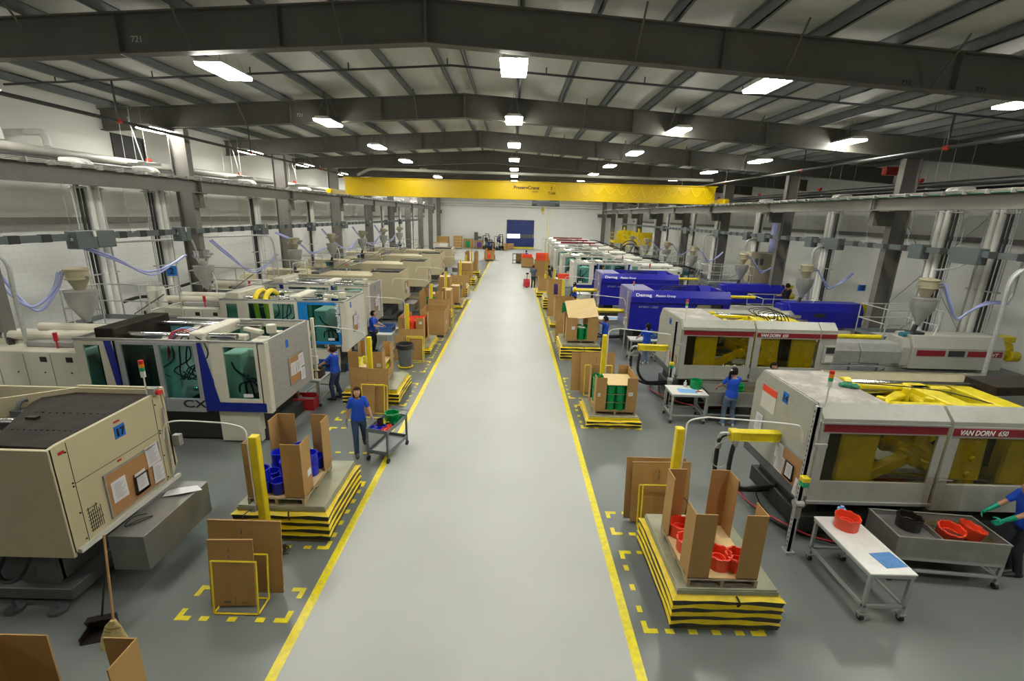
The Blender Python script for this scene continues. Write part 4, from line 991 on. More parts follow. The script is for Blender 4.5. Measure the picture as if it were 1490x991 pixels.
# ================================================================ lift tables, pallets, boxes
def lift_table(x0, y0, x1, y1, h, n, label, group=None):
    t = thing('lift_table', label, 'lift table', ((x0+x1)/2, (y0+y1)/2, 0), 0, group)
    hx, hy = (x1-x0)/2, (y1-y0)/2
    ob('base_frame', MB().box(-hx-.02, -hy-.02, 0, hx+.02, hy+.02, .045), M['yellow'], t, bevel=.006)
    p = (h-.1-.045)/n
    def ring(z, off, j, amp=.018):
        pts = []; k = 10
        for s in range(4):
            for q in range(k):
                u = q/k
                c = [(-1,-1),(1,-1),(1,1),(-1,1)]; a = c[s]; b = c[(s+1) % 4]
                x = a[0]+(b[0]-a[0])*u; y = a[1]+(b[1]-a[1])*u
                w = -.012*math.sin(math.pi*u)**2*(1 if (j+s) % 2 else -1) + amp*.5*math.sin(5*u*math.pi+j*1.7+s)
                e = off*(1+.35*(abs(2*u-1)**6))
                pts.append((x*(hx+e), y*(hy+e), z+w*(1 if 0 < j < 2*n else 0)))
        return pts
    for i in range(n):
        ztp = h-.1-p*i
        for (za, zb, oa, ob_, m, nm, j) in ((ztp, ztp-p*.3, .0 if i == 0 else .046, .068, 'yellow_vinyl', 'yellow_pleat', 2*i), (ztp-p*.32, ztp-p, .06, .048, 'black_vinyl', 'black_pleat', 2*i+1)):
            A_ = ring(za, oa, j); B_2 = ring(zb, ob_, j+1); N_ = len(A_)
            fs = [(q, (q+1) % N_, N_+(q+1) % N_, N_+q) for q in range(N_)]
            ob(nm, MB().add(A_+B_2, fs), M[m], t)
    ob('platform', MB().box(-hx, -hy, h-.1, hx, hy, h), M['olive_plate'], t, bevel=.008)
    ob('platform_edge', MB().panel('z', -hx-.012, -hy-.012, hx+.012, hy+.012, h-.09, h-.03, [(-hx, -hy, hx, hy)]), M['olive_plate'] if n > 3 else M['yellow'], t)
    if h > .5: ob('bellows_strap', MB().tube(sm([(.12,-hy-.02,h-.1),(.15,-hy-.09,h-.16),(.14,-hy-.05,h-.24),(.1,-hy-.02,h-.27)]), .012, 6), M['black'], t)
    return t

def pallet(x0, y0, x1, y1, z, label, group='wooden pallets under boxes', near=False):
    t = thing('pallet', label, 'pallet', (x0, y0, z), 0, group)
    w, d = x1-x0, y1-y0
    for q in range(3):
        x = (w-.045)*q/2
        pr = [(0,.018),(0,.105),(d,.105),(d,.018),(d*.86,.018),(d*.84,.06),(d*.6,.06),(d*.58,.018),(d*.42,.018),(d*.4,.06),(d*.16,.06),(d*.14,.018)]
        ob('stringer', MB().prism('x', pr, x, x+.045), M['wood'], t)
    n = 7 if near else 5
    if near:
        for q in range(n): y = (d-.1)*q/(n-1); ob('deck_board', MB().box(0, y, .105, w, y+.1, .122), M['wood'] if q % 2 else M['wood_grey'], t)
        for q in range(3): y = (d-.1)*q/2; ob('bottom_board', MB().box(0, y, 0, w, y+.1, .018), M['wood_grey'], t)
    else:
        mb = MB()
        for q in range(n): y = (d-.12)*q/(n-1); mb.box(0, y, .105, w, y+.12, .122)
        ob('deck', mb, M['wood'], t)
        mb = MB()
        for q in range(3): y = (d-.1)*q/2; mb.box(0, y, 0, w, y+.1, .018)
        ob('bottom_deck', mb, M['wood_grey'], t)
    return t

def carton(x0, y0, x1, y1, z, h, label, cut=(), lip=.0, cw=.3, stick=None, group=None, rz=0, inner='cardboard', cat='cardboard box', closed=False, cwx=None):
    """open gaylord box; cut lists the sides (n, s, e, w) with a loading cut-out between the corners"""
    w, d = x1-x0, y1-y0; tk = .014
    t = thing('cardboard_box', label, cat, ((x0+x1)/2, (y0+y1)/2, z), rz, group)
    hx, hy = w/2, d/2
    def side(ax, a0, a1, t0, t1, c):
        if c:
            k = cwx or cw
            mb = MB().panel(ax, a0, 0, a1, h, t0, t1, [(a0+k, lip, a1-k, h)] if lip > 0 else [(a0+k, 0, a1-k, h)])
            return mb
        return MB().panel(ax, a0, 0, a1, h, t0, t1)
    for s_, ax, a0, a1, t0, t1 in (('s','y',-hx,hx,-hy,-hy+tk), ('n','y',-hx,hx,hy-tk,hy), ('w','x',-hy+tk,hy-tk,-hx,-hx+tk), ('e','x',-hy+tk,hy-tk,hx-tk,hx)):
        c = s_ in cut
        k_ = cwx or cw
        if c and lip <= 0:
            ob('side_panel', MB().panel(ax, a0, 0, a0+k_, h, t0, t1), M['cardboard'], t); ob('side_panel', MB().panel(ax, a1-k_, 0, a1, h, t0, t1), M['cardboard'], t)
        else: ob('side_panel', side(ax, a0, a1, t0, t1, c), M['cardboard'], t)
        cr_ = MB()
        k = (cwx or cw)
        for zz in (h*.82, h*.86):
            if ax == 'y':
                for a, b in (((a0, a0+k), (a1-k, a1)) if c else ((a0, a1),)): cr_.box(a+.01, t0-.0008, zz, b-.01, t1+.0008, zz+.004)
            else:
                for a, b in (((a0, a0+k), (a1-k, a1)) if c else ((a0, a1),)): cr_.box(t0-.0008, a+.01, zz, t1+.0008, b-.01, zz+.004)
        if h > .6: ob('crease', cr_, M['cardboard_edge'], t)
    ob('bottom_panel', MB().box(-hx, -hy, 0, hx, hy, .012), M['cardboard_pale'], t)
    if closed: ob('top_panel', MB().box(-hx, -hy, h-.012, hx, hy, h), M['cardboard_pale'], t)
    if stick:
        for (fx, a, zz, sw, sh) in stick:
            if fx == 's': o = ob('shipping_label', MB().box(a, -hy-.003, zz, a+sw, -hy, zz+sh), M['paper'], t); ob('print_lines', MB().box(a+.01, -hy-.005, zz+sh*.6, a+sw*.8, -hy-.003, zz+sh*.66).box(a+.01, -hy-.005, zz+sh*.3, a+sw*.6, -hy-.003, zz+sh*.36), M['paper_ink'], o)
            if fx == 'e': ob('shipping_label', MB().box(hx, a, zz, hx+.003, a+sw, zz+sh), M['paper'], t)
    return t

def ring_part(kind):
    if kind == 'bucket':   # open drum with a notched rim
        return MB().lathe([(.0,.01),(.15,.01),(.16,0),(.165,.01),(.17,.17),(.178,.18),(.178,.2),(.155,.2),(.15,.17),(.145,.06),(.0,.05)], (0,0,0), 28, False, False)
    if kind == 'small':
        return MB().lathe([(.0,0),(.055,0),(.062,.01),(.062,.1),(.058,.1),(.055,.02),(.0,.02)], (0,0,0), 16, False, False)
    if kind == 'drum':
        return MB().lathe([(.0,0),(.12,0),(.128,.02),(.128,.2),(.135,.205),(.135,.22),(.115,.22),(.11,.12),(.0,.12)], (0,0,0), 20, False, False)
def make_ring(color, kind, label, cat='plastic tub', group=None, detail=True):
    t = thing('plastic_tub', label, cat, (0,0,0), 0, group)
    ob('tub_body', ring_part(kind), M[color], t, smooth=True)
    if kind == 'bucket' and detail:
        n_ = MB()
        for a in range(8):
            q = a*math.pi/4; n_.rbox((.166*math.cos(q), .166*math.sin(q), .205), (.02, .05, .018), rz=q)
        ob('rim_lug', n_, M[color], t)
        ob('inner_hub', MB().lathe([(.0,.05),(.1,.05),(.1,.12),(.092,.125),(.085,.12),(.085,.06),(.0,.06)], (0,0,0), 20, False, False), M[color], t, smooth=True)
    return t

# ---- station R1 (nearest on the right)
lift_table(2.36, 5.2, 3.72, 6.82, .66, 4, 'yellow and black bellows lift table nearest on the right, carrying the orange tubs')
pallet(2.48, 5.22, 3.44, 6.38, .66, 'wooden pallet under the box of orange-red tubs', None, True)
carton(2.48, 5.24, 3.44, 6.38, .783, 1.0, 'tall cut-out cardboard box with orange-red tubs inside, nearest on the right', 'nsew', .0, .29)
r0 = make_ring('orange_red', 'bucket', 'x', group='orange-red tubs in the nearest right box')
for i, (x, y, z) in enumerate(((2.68,6.15,.797),(2.68,5.78,.797),(3.0,5.5,.797),(3.26,5.46,.797),(2.98,6.1,.797))):
    r = r0 if i == 0 else dup(r0)
    r.location = (x, y, z); r['label'] = 'orange-red round plastic tub standing in the nearest right cardboard box'
def bollard(x, y, side, xm, ym, label, zc=2.3, box=True, h=2.1):
    t = thing('bollard', label, 'bollard', (x, y, 0))
    ob('post', MB().box(-.065, -.065, 0, .065, .065, h), M['yellow'], t, bevel=.012)
    ob('floor_plate', MB().box(-.13, -.13, 0, .13, .13, .015), M['yellow'], t)
    s = side
    c = MB().tube([Vector((s*.085, -.05, .9)), Vector((s*.085, -.05, h))] + sm([(s*.085,-.05,h),(s*.1,-.04,h+.1),(s*.2,-.03,h+.17),(s*.45,0,zc)], 4) + sm([(s*.45,0,zc),(xm-x-s*.3, ym-y, zc+.02),(xm-x-s*.06, ym-y, zc-.06),(xm-x, ym-y, zc-.3)], 4), .013, 6)
    ob('conduit', c, M['pipe_white'], t, smooth=True)
    if box:
        o = ob('outlet_box', MB().box(min(s*.065,s*.16), -.11, .8, max(s*.065,s*.16), .0, .93), M['steel'], t, bevel=.006)
        ob('power_cable', MB().tube(sm([(s*.12,-.11,.86),(s*.2,-.25,.8),(s*.16,-.22,.4),(s*.1,-.2,.05),(s*.05,-.16,.02),(s*.3,-.2,.02),(s*.4,-.05,.02),(s*.15,.0,.02),(s*.1,-.12,.02)]), .009, 5), M['hose_black'], t)
    return t
bollard(2.9, 7.18, 1, 4.85, 6.95, 'nearest yellow square bollard on the right with a conduit to machine 14')
# leaning cardboard sheets in yellow racks
def rack(x, y, rz, w, h, sheets, label, n_cards, extra=(), dep=.28):
    t = thing('card_rack', label, 'rack', (x, y, 0), rz)
    k = .016
    def rod(mb, a, b): mb.cyl(a, b, k, n=4)
    mb = MB()
    lean = .1
    for d in (0, dep):
        for xx in (0, w): rod(mb, (xx, d, k), (xx, d+lean, h*(1 if d == 0 else .86)))
        rod(mb, (0, d+lean, h*(1 if d == 0 else .86)), (w, d+lean, h*(1 if d == 0 else .86)))
        rod(mb, (0, d, k), (w, d, k))
    for xx in (0, w): rod(mb, (xx, 0, k), (xx, dep, k))
    ob('rack_frame', mb, M['yellow'], t)
    out = []
    for i, (sx, sw, sh, dy, mcol, lb) in enumerate(sheets):
        cr_ = thing('cardboard_sheet', lb, 'cardboard sheet', (0,0,0))
        c, s = math.cos(rz), math.sin(rz)
        cr_.location = (x+sx*c-dy*s, y+sx*s+dy*c, .035)
        cr_.rotation_euler = (-.13, 0, rz + (.04 if i % 2 else 0))
        if i == 0: c0 = .02
        ob('sheet_panel', MB().box(0, 0, 0, sw, .018, sh), M[mcol], cr_)
        ob('folded_edge', MB().box(0, -.004, sh-.006, sw, .03, sh+.004), M['cardboard_edge'], cr_)
        mk = MB().box(sw*.45, -.002, sh*.72, sw*.465, 0, sh*.78).box(sw*.45, -.002, sh*.82, sw*.465, 0, sh*.88).box(sw*.3, -.002, .05, sw*.45, 0, .07).box(sw*.55, -.002, .02, sw*.56, 0, .14).box(sw*.7, -.002, .04, sw*.85, 0, .05)
        ob('print_mark', mk, M['dark_grey'], cr_)
    return t
rack(-4.06, 5.22, 0, .62, .8, [(-.26,1.06,1.12,.36,'cardboard','largest brown cardboard sheet leaning in the nearest left yellow rack'), (-.1,.62,1.0,.1,'cardboard','smaller front cardboard sheet with a black dashed mark in the nearest left rack')], 'yellow tube rack holding cardboard sheets nearest on the left', 2)
rack(2.42, 7.16+.02, 0, .6, .92, [(-.22,1.1,1.2,.36,'cardboard','wide cardboard sheet leaning beside the nearest right bollard'), (-.12,1.08,1.16,.26,'cardboard_dark' if False else 'cardboard','front cardboard sheet in the rack behind the orange tub box')], 'thin yellow rack holding cardboard behind the nearest right lift table', 2, dep=.2)
# ---- station L1
lift_table(-4.55, 6.78, -3.08, 8.3, .66, 4, 'yellow and black bellows lift table nearest on the left, carrying the blue tubs')
pallet(-4.38, 6.8, -3.42, 8.0, .66, 'wooden pallet under the box of blue tubs', None, True)
carton(-4.38, 6.82, -3.42, 8.02, .783, 1.0, 'tall cut-out cardboard box filled with dark blue tubs, nearest on the left', 'nsew', .0, .33, stick=[('s', -.3, .08, .14, .1), ('e', -.42, .3, .13, .12)])
b0 = make_ring('blue_plastic', 'drum', 'x', group='dark blue tubs in the nearest left box', detail=False); k = 0
for z in range(2):
    for i in range(3):
        for j in range(4):
            if z == 1 and (i+j) % 2: continue
            b = b0 if k == 0 else dup(b0); k += 1
            b.location = (-4.2+.3*i+.02*math.sin(k), 6.99+.285*j, .797+.222*z); b.rotation_euler = (0, 0, k)
            b['label'] = 'dark blue round plastic tub in the nearest left cardboard box'
bollard(-3.95, 6.5, -1, -5.36, 6.5, 'nearest yellow square bollard on the left with a conduit to machine 17')
ob('cable_coil', MB().tube(sm([(.1*math.cos(a*1.9)+.012*a, .13*math.sin(a*1.9)-.008*a, .012+.004*a) for a in range(14)], 4), .008, 5), M['hose_black'], label='loose black cable coil on the floor at the nearest left bollard', cat='cable', loc=(-3.8, 6.52, 0))
# near cartons at the bottom left edge
for i, (xa, ya, w_, d_) in enumerate(((-4.98, 3.38, .3, .3),)): pass
cn = thing('cardboard_box', 'open cardboard box with cut-out sides at the bottom left corner of the photo', 'cardboard box', (-4.2, 3.1, 0))
ob('corner_panel', MB().panel('y', -.72, 0, -.2, 1.48, .42, .434).panel('x', -.1, 0, .42, 1.48, -.72, -.706), M['cardboard'], cn)
ob('corner_panel', MB().panel('y', .34, 0, .66, 1.47, .42, .434).panel('x', .1, 0, .42, 1.47, .65, .664), M['cardboard'], cn)
ob('side_panel', MB().panel('y', -.72, 0, .66, .5, -.62, -.606).panel('x', -.6, 0, .42, .5, -.72, -.706).panel('x', -.6, 0, .42, .5, .65, .664).panel('y', -.7, 0, .66, .4, .42, .434), M['cardboard'], cn)
ob('bottom_panel', MB().box(-.72, -.62, 0, .66, .43, .012), M['cardboard_pale'], cn)

# ---- broom and dust pan
br = thing('broom', 'corn broom with a wooden handle leaning on machine 17', 'broom', (-5.0, 4.72, 0))
ob('handle', MB().cyl((0,.02,.35), (-.04,.2,1.5), .014, n=8), M['broom_wood'], br, smooth=True)
ob('bristles', MB().loft([(.03,-.06,.0,.2,.06),(.015,-.03,.15,.17,.05),(0,0,.3,.1,.035),(.005,.01,.38,.03,.03)], 20), M['broom_straw'], br, smooth=True)
ob('stitching', MB().loft([(-.0,-.012,.24,.125,.041),(-.0,-.01,.25,.122,.04)], 20).loft([(0,-.005,.285,.108,.038),(0,-.004,.295,.104,.037)], 20), M['cardboard_dark'], br)
dp = thing('dust_pan', 'black long handled dust pan standing beside the corn broom', 'dust pan', (-5.34, 4.86, 0), .3)
ob('pan', MB().box(-.16,-.14,0,.16,.12,.012).box(-.16,-.14,0,-.145,.12,.1).box(.145,-.14,0,.16,.12,.1).prism('x', [(.12,0),(.12,.2),(.02,.2),(.1,.0)], -.16, .16), M['black_plastic'], dp)
ob('handle', MB().tube(sm([(0,.1,.18),(.1,.14,.7),(.2,.2,1.12)]), .014, 8), M['black_plastic'], dp)
o = ob('paper_sheet', MB().add([(0,0,0),(.28,.05,.03),(.5,.22,.0),(.35,.33,.012),(.12,.22,.03),(-.05,.16,.0)], [(0,1,4,5),(1,2,3,4)]), M['paper'], label='loose white paper on the sheet metal box of machine 17', cat='paper', loc=(-5.6, 6.55, .937))
ob('wire_tool', MB().tube(sm([(0,0,0),(.1,.14,.02),(.2,.25,.01),(.22,.2,.02),(.08,.05,.01),(0,.0,.02),(-.03,.2,.02),(.1,.3,.015)]), .007, 5), M['dark_steel'], label='tangle of grey wire on the sheet metal box below the cork board', cat='wire', loc=(-5.6, 5.8, .937))

# ---- work table and bath at machine 14
def work_table(x, y, w, d, h, rz, label, top='table_white'):
    t = thing('work_table', label, 'table', (x, y, 0), rz)
    ob('tabletop', MB().box(0, 0, h-.03, w, d, h), M[top], t, bevel=.006)
    ob('table_frame', MB().panel('z', .01, .01, w-.01, d-.01, h-.08, h-.03, [(.05,.05,w-.05,d-.05)]).box(.02,.03,.22,.06,d-.03,.26).box(w-.06,.03,.22,w-.02,d-.03,.26).box(.03,.02,.22,w-.03,.06,.26).box(.03,d-.06,.22,w-.03,d-.02,.26), M['grey_frame'], t)
    for sx in (.02, w-.065):
        for sy in (.02, d-.065):
            ob('leg', MB().box(sx, sy, .12, sx+.045, sy+.045, h-.04), M['grey_frame'], t)
            c = ob('caster', MB().cyl((sx+.0, sy+.022, .05), (sx+.045, sy+.022, .05), .05, n=12), M['rubber'], t)
            ob('caster_fork', MB().box(sx-.03, sy-.02, .1, sx+.075, sy+.065, .12).box(sx-.01, sy+.005, .045, sx-.004, sy+.04, .11).box(sx+.049, sy+.005, .045, sx+.055, sy+.04, .11), M['steel'], c)
    return t
work_table(5.08, 5.36, .66, 1.28, .82, 0, 'white topped work table on casters beside machine 14')
o = dup(r0, (5.42, 6.37, .822)); o['label'] = 'orange-red round tub standing on the white table by machine 14'; del o['group']
ob('cloth_sheet', MB().rbox((0,0,.004), (.34,.3,.006), rz=.12), M['cloth_blue'], bevel=.002, label='blue square cloth lying on the white work table', cat='cloth', loc=(5.53, 5.64, .821))
def bath(x, y, w, d, h, rz, label, comp=True, mt='stainless', ztop=None):
    t = thing('parts_bath', label, 'wash tank', (x, y, 0), rz)
    zb = h-.36
    tk = MB().box(0,0,zb,w,.02,h).box(0,d-.02,zb,w,d,h).box(0,.02,zb,.02,d-.02,h).box(w-.02,.02,zb,w,d-.02,h).box(.02,.02,zb,w-.02,d-.02,zb+.02).box(-.01,-.01,h-.02,w+.01,.02,h+.005).box(-.01,d-.02,h-.02,w+.01,d+.01,h+.005).box(-.01,.02,h-.02,.02,d-.02,h+.005).box(w-.02,.02,h-.02,w+.01,d-.02,h+.005)
    ob('tank', tk, M[mt], t)
    if comp:
        ob('divider', MB().box(w*.42,.02,zb+.02,w*.43,d-.02,h-.02), M[mt], t)
        g = MB()
        for q in range(26): g.box(.03+q*w*.39/26, .02, h-.1, .04+q*w*.39/26, d-.02, h-.08)
        ob('slatted_rack', g, M['steel'], t)
    ob('water', MB().box(w*.43 if comp else .02, .02, zb+.1, w-.02, d-.02, h-.12), M['water_brown'], t)
    fr = MB().box(0,0,zb-.05,w,.045,zb).box(0,d-.045,zb-.05,w,d,zb).box(.0,.0,.2,w,.04,.24).box(0,d-.04,.2,w,d,.24).box(0,0,.2,.04,d,.24).box(w-.04,0,.2,w,d,.24)
    fr.tube([(w*.78,.02,zb-.03),(w-.05,.02,.24)], .015, 4)
    ob('tank_frame', fr, M['grey_frame'], t)
    for sx in (0, w-.045):
        for sy in (0, d-.045):
            ob('leg', MB().box(sx, sy, .1, sx+.045, sy+.045, zb-.02), M['grey_frame'], t)
            ob('caster', MB().cyl((sx, sy+.022, .05), (sx+.045, sy+.022, .05), .05, n=12), M['rubber'], t)
    return t
bath(6.12, 6.17, 1.62, .72, .82, -.09, 'stainless wash tank on casters in front of machine 14')
o = dup(r0, (6.6, 6.55, .75)); o['label'] = 'x'; del o['group']
bk = make_ring('black_plastic', 'bucket', 'black round tub on the slatted side of the wash tank'); bk.location = (6.55, 6.52, .745)
bpy.data.objects.remove(o) if not o.children else [bpy.data.objects.remove(c) for c in list(o.children)] and bpy.data.objects.remove(o)
for i, (x, y, z, l) in enumerate(((7.08, 6.36, .68, 'orange-red tub half sunk in the wash tank, the left one'), (7.4, 6.38, .7, 'orange-red tub tilted in the wash tank, the right one'))):
    o = dup(r0, (x, y, z)); o['label'] = l; del o['group']; o.rotation_euler = (.15, .25 if i else -.1, .3)
ob('tongs', MB().tube(sm([(0,0,.05),(.1,-.1,.04),(.3,-.25,.02)]), .008, 5).tube(sm([(0.02,0.02,.05),(.12,-.06,.04),(.34,-.22,.02)]), .008, 5), M['black'], label='black tongs lying across the wash tank edge', cat='tongs', loc=(6.85, 6.45, .79))
ob('splash_shield', MB().box(0, 0, 0, .62, .008, .62), M['glass_clear'], label='clear plastic splash shield standing behind the wash tank', cat='shield', loc=(7.02, 6.86, .82), rot=(-.08, 0, -.06))
ob('shield_handle', MB().box(.2,-.01,.57,.42,0,.59), M['steel'], bpy.data.objects['splash_shield'])
bt = ob('detergent_bottle', MB().cyl((0,0,0),(0,0,.2),.07,n=14).cyl((0,0,.2),(0,0,.25),.03,n=10), M['cloth_light_blue'], smooth=True, label='blue capped jug under machine 14 behind the orange tub', cat='bottle', loc=(5.5, 6.92, .83))
bt.location = (5.48, 6.6, .822); bt.scale = (.9,.9,.9)

# ---- station L2
lift_table(-4.82, 12.66, -3.32, 14.2, .48, 3, 'yellow bellows lift table second on the left, under the box of yellow parts')
pallet(-4.75, 12.85, -3.75, 14.0, .48, 'wooden pallet under the box of yellow parts', None)
carton(-4.75, 12.85, -3.75, 14.05, .603, .95, 'cut-out cardboard box full of yellow parts, second on the left', 'nsew', .25, .3, stick=[('s', .33, .5, .12, .1)])
ob('layer_board', MB().box(-4.7, 12.9, 1.05, -3.8, 14.0, 1.062), M['cardboard_pale'], label='tan cardboard layer in the box of yellow parts', cat='cardboard layer')
y0_ = make_ring('yellow_plastic', 'small', 'x', group='small yellow tubs in the second left box', detail=False); k = 0
for z, zz in enumerate((.617, .73, .843, .95, 1.064)):
    for i in range(7):
        for j in range(8):
            if z == 4 and not ((i*5+j*3) % 4 == 0 and i < 6): continue
            if z < 4 and not (i in (0, 6) or j in (0, 7)): continue
            if z > 2 and z < 4: continue
            b = y0_ if k == 0 else dup(y0_); k += 1
            b.location = (-4.66+.136*i, 12.96+.14*j, zz); b['label'] = 'small yellow round tub packed in the second left cardboard box'
bollard(-4.0, 12.55-.05, -1, -5.75, 12.75, 'second yellow bollard on the left, at the box of yellow parts')
rack(-4.05, 11.7, 0, .62, .95, [(-.4,1.05,1.25,.3,'cardboard','tilted cardboard sheet behind the woman with the cart'), (-.25,.55,.9,.14,'cardboard','small cardboard sheet at the rack behind the woman')], 'yellow rack behind the woman pushing the cart', 2)
# ---- L2 worker table, bins
work_table(-6.15, 12.4, .72, 1.25, .82, -.05, 'light work table on casters at the grey ended machine')
def bin_(x, y, z, w, d, h, m, label, rz=0, cat='plastic bin'):
    t = thing('plastic_bin', label, cat, (x, y, z), rz)
    s = .04
    mb = MB()
    for (a0, b0, a1, b1) in ((0,0,w,.012), (0,d-.012,w,d), (0,.012,.012,d-.012), (w-.012,.012,w,d-.012)): mb.box(a0, b0, 0, a1, b1, h)
    ob('bin_wall', mb, M[m], t)
    ob('bin_floor', MB().box(.012,.012,0,w-.012,d-.012,.015), M[m], t)
    ob('rim', MB().panel('z', -.02, -.02, w+.02, d+.02, h-.035, h, [(.002,.002,w-.002,d-.002)]), M[m], t, bevel=.004)
    ob('rib', MB().box(w*.25,-.012,.02,w*.27,0,h-.04).box(w*.73,-.012,.02,w*.75,0,h-.04).box(w,d*.3,.02,w+.012,d*.32,h-.04), M[m], t)
    return t
bin_(-6.22, 12.1-.0, 0, .68, .5, .34, 'red_bin', 'red plastic crate on the floor beside the grey ended machine', .02)
bin_(-6.05, 12.5, .822, .6, .36, .24, 'brown_bin', 'dark brown bin of yellow parts on the worker table')
bin_(-6.0, 13.1, .822, .6, .4, .26, 'blue_bin', 'blue plastic bin at the back of the worker table at the grey ended machine')
yy = MB()
for q in range(5):
    o = dup(y0_, (-5.96+.11*q, 12.62+.05*(q % 2), .95)); o['label'] = 'small yellow tub heaped in the dark brown bin'; o['group'] = 'yellow tubs in the dark brown bin'; o.rotation_euler = (.5*q, .3, q)
# ---- trash can
def trash(x, y, label, m='bin_grey'):
    t = thing('trash_can', label, 'trash can', (x, y, 0))
    ob('can_body', MB().lathe([(.22,.08),(.29,.82),(.31,.84),(.31,.88)], (0,0,0), 24, True, False), M[m], t, smooth=True)
    ob('can_handle', MB().box(-.34,-.05,.7,-.28,.05,.74).box(.28,-.05,.7,.34,.05,.74), M[m], t)
    ob('liner_bag', MB().lathe([(.3,.74),(.325,.78),(.32,.9),(.27,.92),(.24,.85),(.22,.5)], (0,0,0), 28, False, True, 1, 1), M['black_vinyl'], t, smooth=True)
    d = ob('dolly', MB().lathe([(.27,.05),(.27,.08),(.2,.08)], (0,0,0), 20), M['yellow'], t)
    for a in range(4): ob('caster', MB().cyl((.2*math.cos(a*1.57+.7)-.015,.2*math.sin(a*1.57+.7),.027),(.2*math.cos(a*1.57+.7)+.015,.2*math.sin(a*1.57+.7),.027),.027,n=10), M['rubber'], t)
    return t
tc1 = trash(-3.85, 16.1, 'grey trash can with a black bag on a yellow dolly, nearest on the left')
d = dup(tc1, (-3.65, 30.4, 0)); d['label'] = 'grey trash can with a black bag far down the left side, before the line gap'
# ---- station L3
rack(-3.92, 16.62, 0, .6, 1.02, [(-.4,.95,1.18,.3,'cardboard','cardboard sheet leaning behind the nearest trash can'), (-.5,.4,.95,.12,'cardboard','narrow cardboard sheet left of the nearest trash can')], 'yellow rack behind the nearest trash can', 2)
lift_table(-4.6, 17.75, -3.3, 19.7, .3, 2, 'low yellow lift table third on the left, under the box of orange parts')
pallet(-4.5, 17.85, -3.5, 19.0, .3, 'pallet under the box of orange parts')
carton(-4.5, 17.85, -3.5, 19.0, .423, 1.05, 'cut-out cardboard box stacked with orange parts, third on the left', 'nse', .1, .3, stick=[('s', .32, .8, .12, .1)])
o0 = make_ring('orange_red', 'drum', 'x', group='orange tubs in the third left box', detail=False); k = 0
for z in range(4):
    for i in range(3):
        for j in range(4):
            b = o0 if k == 0 else dup(o0); k += 1
            b.location = (-4.3+.29*i, 18.0+.27*j, .437+.225*z); b['label'] = 'orange round tub stacked in the third left cardboard box'
bollard(-4.05, 17.5, -1, -5.8, 17.6, 'third yellow bollard on the left, at the box of orange parts', box=False)
pallet(-4.1, 20.4, -3.05, 22.0, 0, 'pallet on the floor under the large open box')
carton(-4.15, 20.4, -3.05, 22.0, .123, 1.1, 'large open empty cardboard box on a pallet, beyond the orange parts', '', stick=[('e', -.2, .4, .14, .14)])
# ---- L4 and beyond
rack(-3.45, 22.4, 0, .5, .9, [(-.75,1.15,1.35,.15,'cardboard','large framed cardboard sheet behind the open empty box'), (-.65,1.0,1.2,.28,'cardboard','second cardboard sheet behind the open empty box')], 'yellow rack beyond the large open box', 1)
lift_table(-4.6, 23.0, -3.3, 24.8, .55, 3, 'yellow lift table fourth on the left, under the box with green parts')
carton(-4.7, 23.1, -3.55, 24.5, .55, 1.1, 'cut-out cardboard box with green parts, fourth on the left', 'nse', .3, .35)
g0 = make_ring('green_plastic', 'drum', 'x', group='green tubs in the fourth left box', detail=False); k = 0
for z in range(3):
    for i in range(3):
        for j in range(3):
            b = g0 if k == 0 else dup(g0); k += 1
            b.location = (-4.4+.29*i, 23.35+.3*j, .565+.225*z); b['label'] = 'green round tub in the fourth left cardboard box'
bollard(-4.05, 22.85, -1, -6.0, 22.9, 'fourth yellow bollard on the left', box=False)
bollard(-4.05, 27.9, -1, -5.9, 28.2, 'fifth yellow bollard on the left, beside a tall closed box', box=False)
carton(-4.05, 25.6, -3.45, 26.6, .0, 1.35, 'tall narrow cardboard box beyond the fourth left lift table', '', closed=True)
pallet(-3.9, 27.4, -3.1, 28.5, .2, 'pallet under the boxes beside the fifth left bollard')
carton(-3.7, 27.4, -3.2, 28.2, .323, 1.0, 'closed cardboard box beside the fifth left bollard', '', closed=True)
carton(-4.6, 28.6, -3.9, 29.4, .0, 1.7, 'tallest closed cardboard box behind the fifth left bollard', '', closed=True)
lift_table(-4.2, 27.2, -3.05, 29.6, .2, 1, 'very low yellow lift table beside the fifth left bollard')
carton(-4.9, 25.7, -4.3, 26.5, 0, 1.1, 'cardboard box behind the box with green parts', '', closed=True)
lift_table(-4.45, 31.2-.0, -3.15, 32.8, .75, 4, 'raised yellow lift table around the far trash can')
rack(-4.0, 30.85, 0, .6, 1.0, [(-.35,1.2,1.45,.16,'cardboard','cardboard sheet standing behind the far trash can')], 'yellow rack by the far trash can', 1, dep=.2)
bollard(-4.05, 35.9, -1, -5.9, 35.6, 'sixth yellow bollard on the left', box=False)
bollard(-4.05, 40.1, -1, -5.9, 40.6, 'seventh yellow bollard on the left', box=False)
bollard(-4.05, 45.3, -1, -5.9, 45.3, 'last yellow bollard on the left', box=False)
lift_table(-4.4, 36.6, -3.05, 38.4, .6, 3, 'yellow lift table between the sixth and seventh left bollards')
carton(-4.4, 36.7, -3.3, 38.2, .6, 1.15, 'closed cardboard box with a small dark mark between the sixth and seventh left bollards', '', closed=True)
rack(-3.9, 36.3, 0, .6, 1.1, [(-.5,1.0,1.1,.1,'cardboard','cardboard sheet at the sixth left bollard')], 'yellow rack at the sixth left bollard', 1, dep=.15)
lift_table(-4.4, 41.2, -3.05, 43, .6, 3, 'yellow lift table before the last left bollard')
carton(-4.3, 41.4, -3.2, 42.8, .6, 1.65, 'tall notched cardboard box before the last left bollard', 'nsew', .6, .3)
